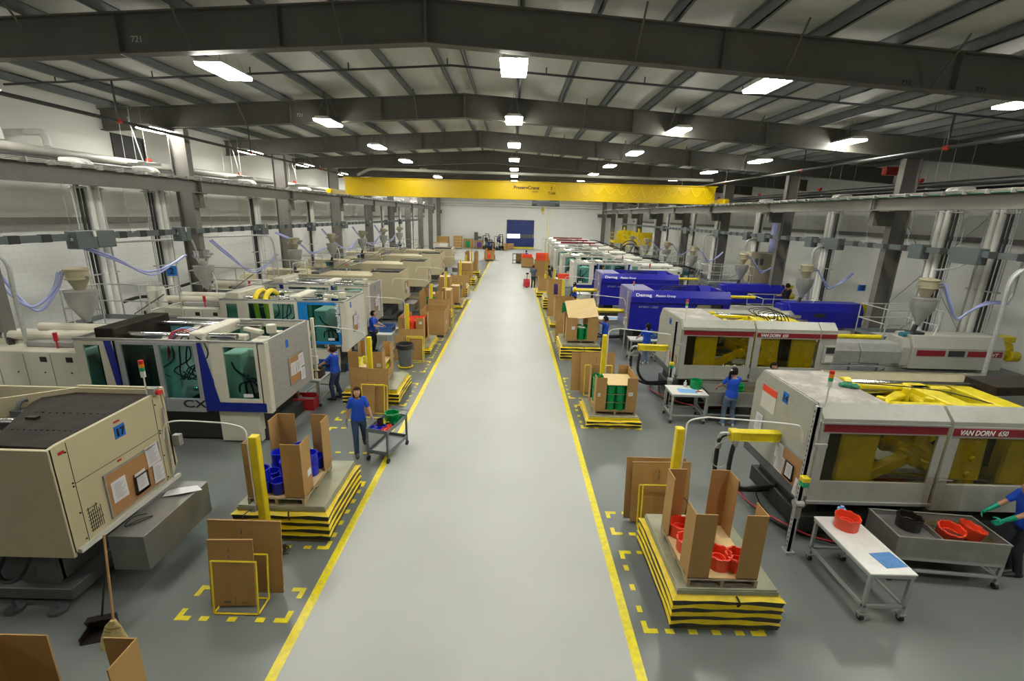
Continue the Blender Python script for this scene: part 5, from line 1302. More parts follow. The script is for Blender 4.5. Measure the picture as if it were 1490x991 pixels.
# ---- station R2
lift_table(2.15, 11.48, 3.48, 12.75, .33, 2, 'low yellow lift table second on the right, under the box of green tubs')
pallet(2.3, 11.55, 3.4, 12.65, .33, 'pallet under the box of green tubs, second on the right')
carton(2.3, 11.55, 3.4, 12.7, .453, .95, 'cut-out cardboard box packed with green tubs, second on the right', 'nsw', .02, .28, stick=[('s', .32, .45, .12, .1), ('s', -.5, .42, .07, .1)])
g1 = make_ring('green_plastic', 'drum', 'x', group='green tubs in the second right box', detail=False); k = 0
for z in range(3):
    for i in range(4):
        for j in range(4):
            if 0 < i < 3 and 0 < j < 3: continue
            b = g1 if k == 0 else dup(g1); k += 1
            b.location = (2.46+.262*i, 11.71+.27*j, .468+.235*z); b['label'] = 'green round tub stacked in the second right cardboard box'
ob('layer_board', MB().box(2.62, 11.58, 1.185, 3.36, 12.5, 1.195), M['cardboard_pale'], label='tan cardboard layer on the green tubs, second right box', cat='cardboard layer')
for q in range(2): ob('layer_board', MB().box(2.6, 11.575, .69+.235*q, 3.1, 11.6, .7+.235*q), M['wood_grey'], label='grey divider strip between the green tub layers', cat='cardboard layer', group='divider strips in the second right box')
rack(2.35, 13.75, 0, .85, 1.0, [(-.38,1.15,1.25,.36,'cardboard','folded cardboard sheet at the left of the second right rack'), (-.1,1.1,1.3,.22,'cardboard','wide cardboard sheet behind the second right bollard')], 'yellow rack behind the box of green tubs', 2)
bollard(2.82, 13.45, 1, 4.7, 12.9, 'second yellow bollard on the right, behind the box of green tubs', box=False)
# ---- station R3
lift_table(2.03, 17.6, 3.48, 19.3, .62, 4, 'raised yellow lift table third on the right')
pallet(2.2, 17.75, 3.35, 18.9, .62, 'pallet under the box with a raised lid')
carton(2.17, 17.75, 3.42, 18.95, .743, .92, 'cut-out cardboard box with green parts and a raised lid, third on the right', 'nsw', .02, .42, stick=[('s', -.42, .45, .13, .12)])
k = 0
for z in range(2):
    for i in range(3):
        for j in range(3):
            b = dup(g1); b.location = (2.5+.28*i, 17.92+.3*j, .757+.235*z); b['label'] = 'green round tub in the third right box under the raised lid'; b['group'] = 'green tubs in the third right box'
ob('raised_lid', MB().rbox((0,0,0), (1.2,1.1,.014), rx=.55, ry=-.13), M['cardboard_pale'], label='pale cardboard lid being raised over the third right box', cat='box lid', loc=(2.8, 18.3, 1.93))
ob('green_strap', MB().tube(sm([(0,0,0),(.1,.1,.03),(.25,.05,.02),(.3,-.05,.03),(.12,-.04,.02),(.05,.08,.04),(.2,.14,.03)]), .012, 6), M['pipe_white'], label='pale ring of tubing on the green tubs under the raised lid', cat='tubing', loc=(2.6, 17.9, 1.23))
rack(2.4, 19.75, 0, .5, .9, [(-.45,.5,1.35,.1,'cardboard','tall cardboard sheet left of the raised lid box')], 'yellow rack beyond the raised lid box', 1)
bollard(2.82, 19.65, 1, 4.7, 18.9, 'third yellow bollard on the right, beyond the raised lid', box=False)
# ---- R4, R5
lift_table(2.0, 22.9, 3.3, 24.4, .3, 2, 'low yellow lift table fourth on the right')
carton(2.2, 23.2, 3.2, 24.3, .3, 1.12, 'tall cut-out cardboard box with green tubs, fourth on the right', 's', .3, .35)
for z in range(4): 
    for i in range(2): b = dup(g1); b.location = (2.56+.27*i, 23.4, .32+.225*z); b['label'] = 'green round tub in the fourth right box'; b['group'] = 'green tubs in the fourth right box'
rack(2.45, 25.3, 0, .6, 1.0, [(-.45,1.05,1.22,.3,'cardboard','wide cardboard sheet at the fourth right bollard'), (.6,.5,1.05,.1,'cardboard','cardboard sheet right of the fourth right bollard')], 'tall yellow rack at the fourth right bollard', 1)
bollard(2.82, 25.7, 1, 4.6, 24.6, 'fourth yellow bollard on the right', box=False)
lift_table(1.95, 27.6, 3.2, 29.2, .75, 4, 'raised yellow lift table fifth on the right')
carton(2.15, 27.75, 3.1, 28.9, .75, .95, 'tall cardboard box with purple parts, fifth on the right', 's', .1, .35)
p0 = make_ring('purple_plastic', 'drum', 'x', group='purple tubs in the fifth right box', detail=False)
for z in range(3): 
    b = p0 if z == 0 else dup(p0); b.location = (2.62, 27.95, .78+.26*z); b['label'] = 'purple round tub in the fifth right box'
bollard(2.72, 30.5, 1, 4.2, 31.1, 'fifth yellow bollard on the right', box=False)
lift_table(1.75, 31.8, 2.7, 33.4, .5, 2, 'yellow lift table beside the man with the pallet truck')
carton(1.8, 31.9, 2.65, 33.3, .5, .85, 'large cardboard box being filled beside the man in slate shirt', '')
# orange parts and boxes far right
for i, (x, y, z, w_, d_, h_, l) in enumerate(((.9, 50.5, .12, 1.3, 1.3, 1.5, 'open cardboard box at the far right of the aisle, first of the group'), (2.2, 47.2, .12, 1.5, 1.5, 1.6, 'wide cardboard box under stacked orange trays'), (-.0+.3, 55.6, .12, 1.5, 1.4, 1.5, 'cardboard box on the dark cart far down the aisle'), (1.9, 42.0, .12, 1.4, 1.4, 1.7, 'cardboard box behind the man in slate shirt'))):
    carton(x, y, x+w_, y+d_, z, h_*.62, l, '')
    pallet(x, y, x+w_, y+d_, 0, 'pallet under far right box, hidden mostly', 'pallets under the far right boxes')
for i, (x, y, z, w_) in enumerate(((2.3,47.3,1.125,1.3),(2.3,47.35,1.48,1.25),(.95,50.6,1.06,1.1))):
    ob('orange_tray', MB().panel('z', 0, 0, w_, .9, 0, .35, [(.05,.05,w_-.05,.85)]).box(0,0,0,w_,.9,.03), M['orange_red'], bevel=.01, label='bright orange tray stacked on far right boxes', cat='tray', group='orange trays far right', loc=(x, y, z))
ct = thing('stock_cart', 'dark open cart at the far right of the aisle', 'cart', (-.1, 54.6, 0))
ob('cart_frame', MB().box(0,0,1.1,1.0,.8,1.16).box(0,0,.35,1.0,.8,.4), M['dark_grey'], ct)
for a in (0, .94):
    for b in (0, .74): ob('leg', MB().box(a, b, 0, a+.06, b+.06, 1.1), M['dark_grey'], ct)
# right row work tables
work_table(4.45, 11.85, 1.0, .72, .88, -.03, 'white work table with blue cloth at the second right machine')
ob('cloth_sheet', MB().rbox((0,0,.004), (.5,.3,.006), rz=-.1), M['cloth_light_blue'], label='light blue cloth on the second right work table', cat='cloth', loc=(4.95, 12.1, .881))
ob('spray_bottle', MB().cyl((0,0,0),(0,0,.14),.045,n=12).cyl((0,0,.14),(0,0,.2),.02,n=8), M['white'], smooth=True, label='white bottle beside the green tub on the second right work table', cat='bottle', loc=(5.0, 12.42, .88))
ob('hand_tool', MB().tube([(0,0,.01),(.1,.06,.012),(.2,.05,.01)], .012, 5).tube([(0.1,0.06,.01),(.12,.14,.012)], .012, 5), M['red_metal'], label='red handled cutters on the blue cloth', cat='tool', loc=(5.15, 12.0, .885))
o = dup(g1, (5.28, 12.36, .882)); o['label'] = 'green tub standing on the second right work table'; del o['group']; o.scale = (1.25,1.25,1.1)
bath(5.52, 12.02, 1.75, .92, .9, -.02, 'stainless wash tank where the woman in jeans works', True)
for q, (x, y) in enumerate(((6.42,12.25),(6.5,12.42))):
    o = dup(g1, (x, y, .8+.06*q)); o['label'] = ('front' if q == 0 else 'rear')+' green ring in the wash tank by the woman in jeans'; del o['group']; o.scale = (1.3,1.3,.7)
work_table(4.7, 17.55, 1.1, .6, .88, 0, 'white work table at the first blue machine')
bin_(5.3, 17.75, .882, .45, .35, .15, 'blue_bin', 'small blue bin on the table at the first blue machine')
work_table(4.0, 20.9, 1.5, .8, .95, 0, 'white topped table between the two blue machines')
ob('cloth_sheet', MB().rbox((0,0,.004), (.6,.3,.006), rz=-.1), M['cloth_light_blue'], label='light blue cloth on the table between the blue machines', cat='cloth', loc=(4.7, 21.2, .952))
work_table(3.75, 28.0, 1.0, .8, .95, 0, 'white table beside the second blue machine with a person standing')
work_table(3.2, 33.6, 1.2, .9, 1.1, 0, 'white table with a red and orange bin far right')
bin_(3.3, 33.7, 1.1, .8, .6, .3, 'orange_red', 'bright orange bin on the far right white table')
# left row, further work stations
work_table(-5.25, 17.35, .6, 1.25, .9, 0, 'light work table with a blue bin at the bright blue machine')
bin_(-5.22, 17.65, .902, .5, .6, .22, 'blue_bin', 'blue plastic bin on the work table at the bright blue machine')
bin_(-5.9+.05, 15.55, 0, .5, .6, .3, 'blue_bin', 'dark blue bin under the bright blue machine end')
bath(-5.9, 24.9, .85, 1.7, 1.0, 0, 'open grey steel tank at the first cream machine', False)
bath(-5.7, 30.9, .8, 1.5, 1.0, 0, 'second open grey tank, at the second cream machine', False)
for i, x in enumerate((-7.2, -6.6)):
    t = thing('crowd_post', 'x', 'post', (x, 28.9, 0)); t['label'] = 'red crowd post under the second cream machine, the %s one' % ('left', 'right')[i]
    ob('post', MB().cyl((0,0,.04),(0,0,1.2),.045,n=12), M['red_metal'], t, smooth=True); ob('base', MB().cyl((0,0,0),(0,0,.04),.2,n=20), M['black'], t); ob('cap', MB().cyl((0,0,1.2),(0,0,1.25),.06,n=12), M['red_metal'], t)
ob('hazard_placard', MB().rbox((0,0,0), (.34,.01,.34), ry=R(45)), M['white'], label='white diamond sign between the red crowd posts', cat='sign', loc=(-6.95, 28.75, .75))
ob('standing_bag', MB().loft([(0,0,0,.16,.12),(0,0,.5,.17,.13),(.02,0,.9,.12,.1),(.02,0,1.0,.05,.05)], 14), M['shirt_blue'], smooth=True, label='blue covered item standing beside the first cream machine', cat='cover', loc=(-5.6, 25.3, 0)) if False else None
# ---- woman's cart
def utility_cart(x, y, rz, label):
    t = thing('utility_cart', label, 'cart', (x, y, 0), rz)
    w, d = .5, .92
    for z, nm, mm in ((.72, 'upper_tray', 'cart_steel'), (.2, 'lower_shelf', 'cart_shelf')):
        ob(nm, MB().box(-w/2, -d/2, z, w/2, d/2, z+.012), M[mm], t)
        ob('tray_rim', MB().panel('z', -w/2-.01, -d/2-.01, w/2+.01, d/2+.01, z-.01, z+.08, [(-w/2+.004,-d/2+.004,w/2-.004,d/2-.004)]), M['cart_steel'], t, bevel=.003)
    for sx in (-1, 1):
        for sy in (-1, 1):
            ob('leg', MB().box(sx*w/2-.02, sy*d/2-.02, .12, sx*w/2+.02, sy*d/2+.02, .8), M['cart_steel'], t)
            ob('caster', MB().cyl((sx*w/2-.018, sy*d/2, .06), (sx*w/2+.018, sy*d/2, .06), .06, n=14), M['rubber'], t)
    ob('push_handle', MB().tube([(-w/2,d/2,.8),(-w/2,d/2+.12,.86),(w/2,d/2+.12,.86),(w/2,d/2,.8)], .014, 8), M['cart_steel'], t)
    return t
cx, cy, ca = -2.84, 9.86, R(-14)
utility_cart(cx, cy, ca, 'grey two shelf utility cart loaded with coloured plastic parts')
def oncart(u, v): return (cx+u*math.cos(ca)-v*math.sin(ca), cy+u*math.sin(ca)+v*math.cos(ca))
gr = make_ring('green_plastic', 'bucket', 'large green tub at the far end of the utility cart', detail=True); gr.location = (*oncart(.02,.2), .735)
bk2 = make_ring('black_plastic', 'small', 'small black cup standing on the blue rings of the cart'); bk2.location = (*oncart(-.06,-.2), .78); bk2.scale = (1.2,1.2,1.5)
def flat_ring(m, label, u, v, s=1, grp=None, z=.733):
    o = ob('plastic_ring', MB().lathe([(.06,0),(.075,0),(.075,.05),(.06,.05),(.06,0)], (0,0,0), 20, False, False), M[m], smooth=True, label=label, cat='plastic ring', group=grp, loc=(*oncart(u, v), z)); o.scale = (s, s, 1.0)
for q, (u, v) in enumerate(((.14,.02),(.18,.14),(.17,.34),(.06,.4),(.19,.24))): flat_ring('green_plastic', 'green plastic ring on the right side of the cart tray', u, v, .8, 'green rings on the cart')
for q, (u, v) in enumerate(((-.16,-.33),(-.02,-.34),(-.1,-.22),(.0,-.2))): flat_ring('blue_plastic', 'blue plastic ring on the near end of the cart tray', u, v, 1.15, 'blue rings on the cart')
for q, (u, v) in enumerate(((.1,-.36),(.18,-.3),(.1,-.24),(.19,-.18),(.12,-.12),(.2,-.38))): flat_ring('orange_red', 'orange-red ring at the near right corner of the cart', u, v, .65, 'orange-red rings on the cart')
for q, (u, v) in enumerate(((-.1,.0),(-.02,.04),(-.12,.1),(-.04,.12),(-.16,.06))): flat_ring('yellow_plastic', 'yellow plastic ring in the middle of the cart tray', u, v, .75, 'yellow rings on the cart')
for q, (u, v) in enumerate(((-.18,-.1),(-.17,-.03))): flat_ring('red_metal', 'dark red ring at the left edge of the cart tray', u, v, .7, 'dark red rings on the cart')
for q, (u, v) in enumerate(((.05,-.06),(.13,-.03))): flat_ring('black_plastic', 'black ring beside the large green tub on the cart', u, v, .7, 'black rings on the cart')

# ================================================================ far stock, trucks
for i, (x, y, w_, d_, h_, z, cut, l, fill) in enumerate((
    (-13.0,73.2,1.3,1.2,1.6,.12,'','shrink wrapped pale box at the far left end of the stock row','wrap'), (-11.6,73.0,1.3,1.2,1.6,.12,'','second shrink wrapped pale box in the far stock row','wrap'),
    (-12.3,75.5,1.8,1.4,3.0,.12,'','brown box on top behind the shrink wrapped stock',None), (-9.7,75.8,1.3,1.2,3.2,.12,'','tallest tan stack of cartons in the far stock row','bands'),
    (-8.2,76.5,1.5,1.3,2.4,.12,'s','cardboard box with green parts in the far stock row','green_plastic'), (-6.4,77.0,1.5,1.2,2.0,.12,'s','cardboard box with a purple filling in the far stock row','purple_plastic'),
    (-4.7,77.2,1.2,1.2,1.8,.12,'s','cardboard box with dark red parts in the far stock row','red_bin'), (-3.4,77.0,1.4,1.2,1.7,.12,'s','cardboard box with orange parts in the far stock row','orange_red'),
    (-1.5+.1,77.6,1.4,1.0,1.3,.12,'','low pale carton beside the forklift in the far stock row',None))):
    h_ *= .6; c = carton(x, y, x+w_, y+d_, z, h_, l, cut, .1, .38, closed=(cut == ''))
    pallet(x, y, x+w_, y+d_, 0, 'pallet in the far stock row', 'pallets of the far stock row')
    if fill == 'wrap': ob('stretch_wrap', MB().box(-w_/2-.02,-d_/2-.02,.1,w_/2+.02,d_/2+.02,h_*.92), M['pipe_white'], c)
    elif fill == 'bands':
        mb = MB()
        for q in range(4): mb.box(-w_/2-.01,-d_/2-.01,.2+.42*q,w_/2+.01,d_/2+.01,.25+.42*q)
        ob('strapping_band', mb, M['cardboard_pale'], c)
    elif fill: ob('part_stack', MB().box(-w_/2+.2,-d_/2+.03,.14,w_/2-.2,d_/2-.1,h_*.75), M[fill], c, bevel=.04)

def forklift(x, y, rz, label, body, load=None):
    t = thing('forklift', label, 'forklift', (x, y, 0), rz)
    ob('truck_body', MB().prism('x', [(-.2,.3),(-.2,.9),(.3,1.25),(1.5,1.3),(1.7,1.0),(1.7,.3)], -.55, .55).box(-.5,-.3,.25,.5,.0,.7), M[body], t, bevel=.05, seg=2)
    ob('seat', MB().box(-.25,.35,1.25,.25,.85,1.4).box(-.25,.8,1.35,.25,.92,1.85), M['black'], t, bevel=.03)
    g = MB()
    for sx in (-.5, .5): g.tube([(sx,-.15,.8),(sx,.05,2.1),(sx,1.2,2.15),(sx,1.5,1.25)], .035, 6)
    for q in range(5): g.box(-.5,.1+.25*q,2.1,.5,.14+.25*q,2.15)
    ob('overhead_guard', g, M['black'], t)
    m_ = MB()
    for sx in (-.3, .25): m_.box(sx,-.5,.1,sx+.07,-.36,2.5)
    m_.box(-.3,-.5,2.4,.32,-.4,2.5).box(-.3,-.5,1.2,.32,-.44,1.3).box(-.45,-.56,.3,.45,-.5,.7)
    ob('mast', m_, M['black'], t)
    ob('fork', MB().box(-.35,-1.55,.1,-.22,-.5,.15), M['dark_grey'], t); ob('fork', MB().box(.22,-1.55,.1,.35,-.5,.15), M['dark_grey'], t)
    for sx in (-.6, .42):
        for sy, r in ((0,.32), (1.35,.27)): ob('wheel', MB().cyl((sx,sy,r),(sx+.18,sy,r),r,n=18), M['rubber'], t)
    return t
forklift(-4.4, 76.7, R(10), 'first of two white forklifts parked near the blue door', 'fork_white')
forklift(-2.2, 75.4, R(20), 'second white forklift, with its driver, nearest the blue door', 'fork_white')
carton(-1.55, 74.0, -.65, 75.0, .16, .95, 'cardboard box with red stripe carried by the forklift at the blue door', 's', .1, .35)
forklift(-2.95, 58.6, 0, 'orange forklift driving up the aisle with a load', 'fork_orange')
carton(-3.55, 56.9, -2.35, 58.0, .18, .95, 'cardboard box with orange parts on the forks of the orange forklift', 's', .1, .4)
ob('orange_tray', MB().box(-3.2, 56.95, .21, -2.7, 57.6, .85), M['orange_red'], bevel=.03, label='stack of orange parts inside the box on the orange forklift', cat='tray')
sc_ = thing('stock_scale', 'tall dark control column of the stretch wrapper beside the far stock row', 'machine', (-6.3, 79.0, 0))
ob('column', MB().box(-.3,-.2,0,.3,.2,2.6).box(-.25,-.24,1.6,.25,-.2,2.4), M['dark_grey'], sc_, bevel=.02); ob('wrap_carriage', MB().box(.3,-.2,1.6,.9,.2,1.9), M['dark_grey'], sc_); ob('turntable', MB().cyl((1.0,-.6,0),(1.0,-.6,.1),.9,n=24), M['steel'], sc_)
# pallet truck
pj = thing('pallet_truck', 'red pallet truck beside the man in a slate shirt', 'pallet truck', (1.1, 36.3, 0), R(5))
ob('drive_unit', MB().prism('x', [(-.2,.1),(-.25,.6),(.05,.85),(.3,.8),(.3,.1)], -.35, .35), M['red_metal'], pj, bevel=.04, seg=2)
ob('tiller', MB().tube([(0,-.1,.75),(0,-.35,1.3),(0,-.4,1.4)], .035, 8).box(-.15,-.45,1.35,.15,-.35,1.5), M['black'], pj)
ob('wheel', MB().cyl((-.1,-.05,.12),(.1,-.05,.12),.12,n=14), M['rubber'], pj)
ob('fork', MB().box(-.28,.3,.08,-.12,1.5,.14), M['dark_grey'], pj); ob('fork', MB().box(.12,.3,.08,.28,1.5,.14), M['dark_grey'], pj)
ob('battery_cover', MB().box(-.3,.05,.82,.3,.28,.9), M['white'], pj, bevel=.02)
pj.scale = (.7, .7, .8)
# ================================================================ people
def limb(mb, pts, n=12):
    """pts: (x, y, z, r) joints; tapered, rounded chain"""
    for i in range(len(pts)-1):
        a, b = pts[i], pts[i+1]
        mb.cyl(a[:3], b[:3], a[3], b[3], n)
    for p in pts: mb.ball(p[:3], p[3], n=10)
def V3(p): return (p[0], p[1], p[2])
def hand(mb, wrist, fwd, palm, thumb, curl=.5, s=1.0):
    f = Vector(fwd).normalized(); p = Vector(palm); p = (p - f*p.dot(f)).normalized(); t = f.cross(p); 
    if t.dot(Vector(thumb)) < 0: t = -t
    w = Vector(wrist)
    for k in range(4):
        o = (1.5-k)*.021*s
        base = w + f*.085*s + t*o; kn = w + f*.02*s + t*o*.7
        mb.cyl(kn, base, .013*s, .0115*s, 8)
        L = (.074, .082, .076, .06)[k]*s
        a = curl*.7; d1 = (f*math.cos(a)+p*math.sin(a)); m1 = base + d1*L*.5
        a2 = curl*1.7; d2 = (f*math.cos(a2)+p*math.sin(a2)); m2 = m1 + d2*L*.5
        mb.cyl(base, m1, .0105*s, .0095*s, 8); mb.cyl(m1, m2, .0095*s, .008*s, 8); mb.ball(m1, .0096*s, n=8); mb.ball(m2, .008*s, n=8); mb.ball(base, .0112*s, n=8)
    b0 = w + f*.03*s + t*.03*s; b1 = b0 + (f*.6+t*.75+p*.25).normalized()*.045*s; b2 = b1 + (f*.9+t*.25+p*.35).normalized()*.032*s
    mb.cyl(b0, b1, .014*s, .0115*s, 8); mb.cyl(b1, b2, .0115*s, .009*s, 8); mb.ball(b1, .0115*s, n=8); mb.ball(b2, .009*s, n=8)
    mb.ball(w+f*.05*s, .036*s, (1,1,.55) if abs(p.z) > .6 else (.7,.7,1), 10)
def remesh(o, vox, sm_=2):
    m = o.modifiers.new('remesh', 'REMESH'); m.mode = 'VOXEL'; m.voxel_size = vox; m.use_smooth_shade = True
    if sm_:
        s = o.modifiers.new('smooth', 'SMOOTH'); s.iterations = sm_; s.factor = .5
def person(label, loc, heading, H=1.65, shirt='shirt_blue', pants='jeans', hair='hair_brown', style='short', skin='skin', shoe='shoe', glove=None,
           lean=0, look=(0, 0), hands=None, elbows=None, feet=None, knees=None, sit=False, detail=True, glasses=False, fem=True, group=None):
    """figure faces local +Y; right side is +X; heading turns it about Z"""
    k = H/1.65
    t = thing('person', label, 'person', loc, heading, group)
    vox = .011 if detail else .02
    hipz = .88*k if not sit else .5*k
    def U(p):     # upper body leans about the hips
        x, y, z = p; dz = z-hipz; c, s = math.cos(lean), math.sin(lean)
        return (x, y + dz*s, hipz + dz*c)
    sh = {s: U((s*(.148 if fem else .178)*k, 0, hipz+.49*k)) for s in (-1, 1)}
    hip = {s: (s*.085*k, 0, hipz) for s in (-1, 1)}
    feet = feet or {-1: (-.1, 0, 0), 1: (.1, .0, 0)}
    hands = hands or {-1: (-.26, .05, .82), 1: (.26, .05, .82)}
    hd = {s: Vector(hands[s])*1.0 for s in hands}
    el = {}; kn = {}
    for s in (-1, 1):
        if elbows and s in elbows: el[s] = Vector(elbows[s])
        else:
            a, b = Vector(sh[s]), hd[s]; d = b-a; L1, L2 = .28*k, .25*k
            L = min(d.length, L1+L2-.005); 
            if d.length > L: hd[s] = a + d.normalized()*L; b = hd[s]; d = b-a
            q = (L1*L1-L2*L2+L*L)/(2*L); h_ = math.sqrt(max(1e-6, L1*L1-q*q))
            pole = Vector((s*.5, -.6, -.5)); pole = (pole - d.normalized()*pole.dot(d.normalized())).normalized()
            el[s] = a + d.normalized()*q + pole*h_
        if knees and s in knees: kn[s] = Vector(knees[s])
        else:
            a = Vector(hip[s]); b = Vector(feet[s]) + Vector((0, 0, .08)); d = b-a; L1, L2 = .42*k, .4*k
            L = min(d.length, L1+L2-.004); q = (L1*L1-L2*L2+L*L)/(2*L); h_ = math.sqrt(max(1e-6, L1*L1-q*q))
            pole = Vector((0, 1, 0)); pole = (pole - d.normalized()*pole.dot(d.normalized())).normalized()
            kn[s] = a + d.normalized()*q + pole*h_
    hw = .155*k if fem else .15*k; cw = .145*k if fem else .18*k
    def torso(e, lo, hi):
        secs = [(-.04,.9,.62,.1),(0,1.0,.70,.11),(.08,.97,.68,.108),(.18,.86,.6,.1),(.28,.92,.64,.108),(.38,1.0,.66,.118),(.46,1.0,.56,.105),(.51,.72,.42,.085),(.54,.36,.34,.06)]
        out = []
        for dz, wf, df, dep in secs:
            if lo <= dz <= hi:
                w_ = (hw if dz < .15 else cw)*wf
                p = U((0, .005 if dz < .3 else -.005, hipz+dz*k)); out.append((p[0], p[1], p[2], w_+e, dep*k+e))
        return out
    # body: one continuous surface
    mb = MB(); mb.loft(torso(0, -.1, .6), 20)
    for s in (-1, 1):
        limb(mb, [(*hip[s], .085*k), (*kn[s], .055*k), (*(Vector(feet[s])+Vector((0,0,.08))), .037*k)])
        limb(mb, [(*sh[s], .05*k), (*el[s], .038*k), (*hd[s], .026*k)])
    nb = U((0, -.005, hipz+.5*k)); hc = Vector(U((0, .02, hipz+.66*k))) + Vector((0, .035*abs(look[1]) if look[1] else 0, 0))
    limb(mb, [(*nb, .055*k), (*(hc+Vector((0,-.015,-.08))), .05*k)])
    yw, pt = look
    Rm = Matrix.Rotation(yw, 3, 'Z') @ Matrix.Rotation(-pt, 3, 'X')
    def HP(v): return tuple(hc + Rm @ (Vector(v)*k*1.08))
    def head_fn(d):
        f = 1.0
        if d.z < 0: f *= 1-.16*(-d.z)*(1 if d.y > 0 else .3)
        if d.y > .7: f *= .97
        return f
    hm = MB(); hm.ball((0,0,0), 1, (.074,.092,.112), 20, head_fn)
    hm.ball((0,.03,-.075), .045, (1,.95,.75), 12)                                            # jaw and chin
    hm.cyl((0,.083,.02),(0,.108,-.022),.009,.014,8); hm.ball((0,.104,-.024),.013,(1.2,.9,.8),8)     # nose
    for s in (-1, 1):
        hm.ball((s*.076,-.005,-.01), .026, (.35,.7,1.1), 10); hm.ball((s*.033,.078,.03), .017, (1.3,.5,.6), 8); hm.ball((s*.04,.066,-.025), .024, (1,.6,1), 8)
    hm.ball((0,.086,-.052), .018, (1.5,.5,.5), 8)
    m0 = MIR[0]; mb.add([HP(v) for v in hm.v], hm.f)
    for s in (-1, 1):
        if not glove:
            f = (hd[s]-el[s]).normalized(); hand(mb, hd[s], f, (-s*.6, .2, -.7) if abs(f.z) < .7 else (-s, 0, 0), (-s*.8, .2, .3) if abs(f.z) < .7 else (0, 1, 0), .6, k)
    ob_ = ob('body', mb, M[skin], t, smooth=True); remesh(ob_, .0085 if detail else .016, 1)
    if glove:
        for s in (-1, 1):
            g = MB(); f = (hd[s]-el[s]).normalized()
            hand(g, hd[s], f, (-s*.6, .2, -.7) if abs(f.z) < .7 else (-s, 0, 0), (-s*.8, .2, .3) if abs(f.z) < .7 else (0, 1, 0), .6, k*1.06)
            g.cyl(hd[s]-f*(.05 if glove != 'glove_green' else .16), hd[s]+f*.02, .034*k if glove != 'glove_green' else .042*k, .03*k, 12)
            o = ob('glove', g, M[glove], t, smooth=True); remesh(o, .006, 1)
    if detail:
        for s in (-1, 1):
            ob('eye', MB().ball(HP((s*.031,.083,.012)), .0105*k, n=10), M['eye_white'], t, smooth=True); ob('iris', MB().ball(HP((s*.031,.0915,.011)), .0048*k, n=8), M['hair_black'], t, smooth=True)
            ob('eyebrow', MB().tube([HP((s*.016,.094,.034)), HP((s*.033,.094,.04)), HP((s*.05,.083,.034))], .0035*k, 5), M[hair], t)
        ob('mouth', MB().tube([HP((-.022,.087,-.055)), HP((0,.097,-.056)), HP((.022,.087,-.055))], .0045*k, 6), M['lip'], t, smooth=True)
    if glasses: ob('glasses', MB().tube([HP((-.05+.0*q, .1, .012)) for q in (0,)]+[HP((-.032+.022*math.cos(a), .101, .012+.016*math.sin(a))) for a in [i*.7 for i in range(10)]], .0025, 5).tube([HP((.032+.022*math.cos(a), .101, .012+.016*math.sin(a))) for a in [i*.7 for i in range(10)]], .0025, 5).tube([HP((-.055,.1,.014)),HP((-.078,.0,.01))],.0025,5).tube([HP((.055,.1,.014)),HP((.078,.0,.01))],.0025,5), M['black'], t)
    # hair
    hb = MB()
    def hfn(d):
        face = d.y > .25 and d.z < .5 and abs(d.x) < .93
        if face: return .86
        if d.z < -.55: return .85 if style != 'bob' else 1.12
        return 1.13 + .03*math.sin(9*d.x)*math.sin(8*d.z)
    tmp = MB(); tmp.ball((0,-.006,.012), 1, (.08,.098,.112), 24, hfn)
    if style == 'bob': tmp.ball((-.055,-.02,-.035), .05, (.8,1.1,1.3), 12).ball((.055,-.02,-.035), .05, (.8,1.1,1.3), 12).ball((0,-.05,-.04), .06, (1.1,.9,1.1), 12).ball((0,.06,.075),.05,(1.1,.8,.6),12)
    if style == 'ponytail': tmp.loft([(0,-.1,.06,.03,.03),(0,-.135,.0,.035,.03),(0,-.14,-.12,.033,.028),(0,-.12,-.26,.022,.02),(0,-.11,-.36,.008,.008)], 12)
    if style == 'long': tmp.loft([(0,-.075,.04,.075,.04),(0,-.1,-.1,.07,.035),(0,-.105,-.28,.062,.03),(0,-.1,-.42,.04,.02)], 14)
    if style == 'bun': tmp.ball((0,-.11,.05), .05, (1.1,.8,1), 12).ball((0,.0,.09),.06,(1.2,1.2,.6),12)
    hb.v = [HP(v) for v in tmp.v]; hb.f = tmp.f
    o = ob('hair', hb, M[hair], t, smooth=True)
    if style == 'ponytail': ob('hair_tie', MB().ball(HP((0,-.105,.06)), .034*k, (1,.5,1), 10), M['eye_white'] if shirt == 'shirt_blue' else M['black'], t, smooth=True)
    # shirt
    sb = MB(); sb.loft(torso(.016, -.05 if True else 0, .515), 20)
    for s in (-1, 1):
        a, b = Vector(sh[s]), Vector(el[s]); m_ = a + (b-a)*.72
        limb(sb, [(*a, .055*k if fem else .062*k), (*m_, .05*k)])
        c = Vector(U((s*.07*k, 0, hipz+.515*k))); limb(sb, [(*c, .045*k), (*a, .055*k)])
    o = ob('shirt', sb, M[shirt], t, smooth=True); remesh(o, vox, 3)
    ob('belt', MB().loft([(0,.004,hipz-.02,hw*.97,.112*k),(0,.004,hipz+.015,hw*.97,.112*k)], 20), M['shoe'], t) if not sit else None
    # trousers
    pb = MB(); pb.loft([(0,0,hipz-.1*k,hw*.94,.105*k),(0,0,hipz-.02,hw+.004,.115*k),(0,0,hipz+.03*k,hw*.98,.108*k)], 20)
    for s in (-1, 1):
        f0 = Vector(feet[s]); limb(pb, [(hip[s][0], hip[s][1], hip[s][2]-.05*k, .098*k), (*kn[s], .068*k), (*(f0+Vector((0,-.01,.1))), .058*k), (*(f0+Vector((0,-.01,.055))), .058*k)])
    o = ob('trousers', pb, M[pants], t, smooth=True); remesh(o, vox, 3)
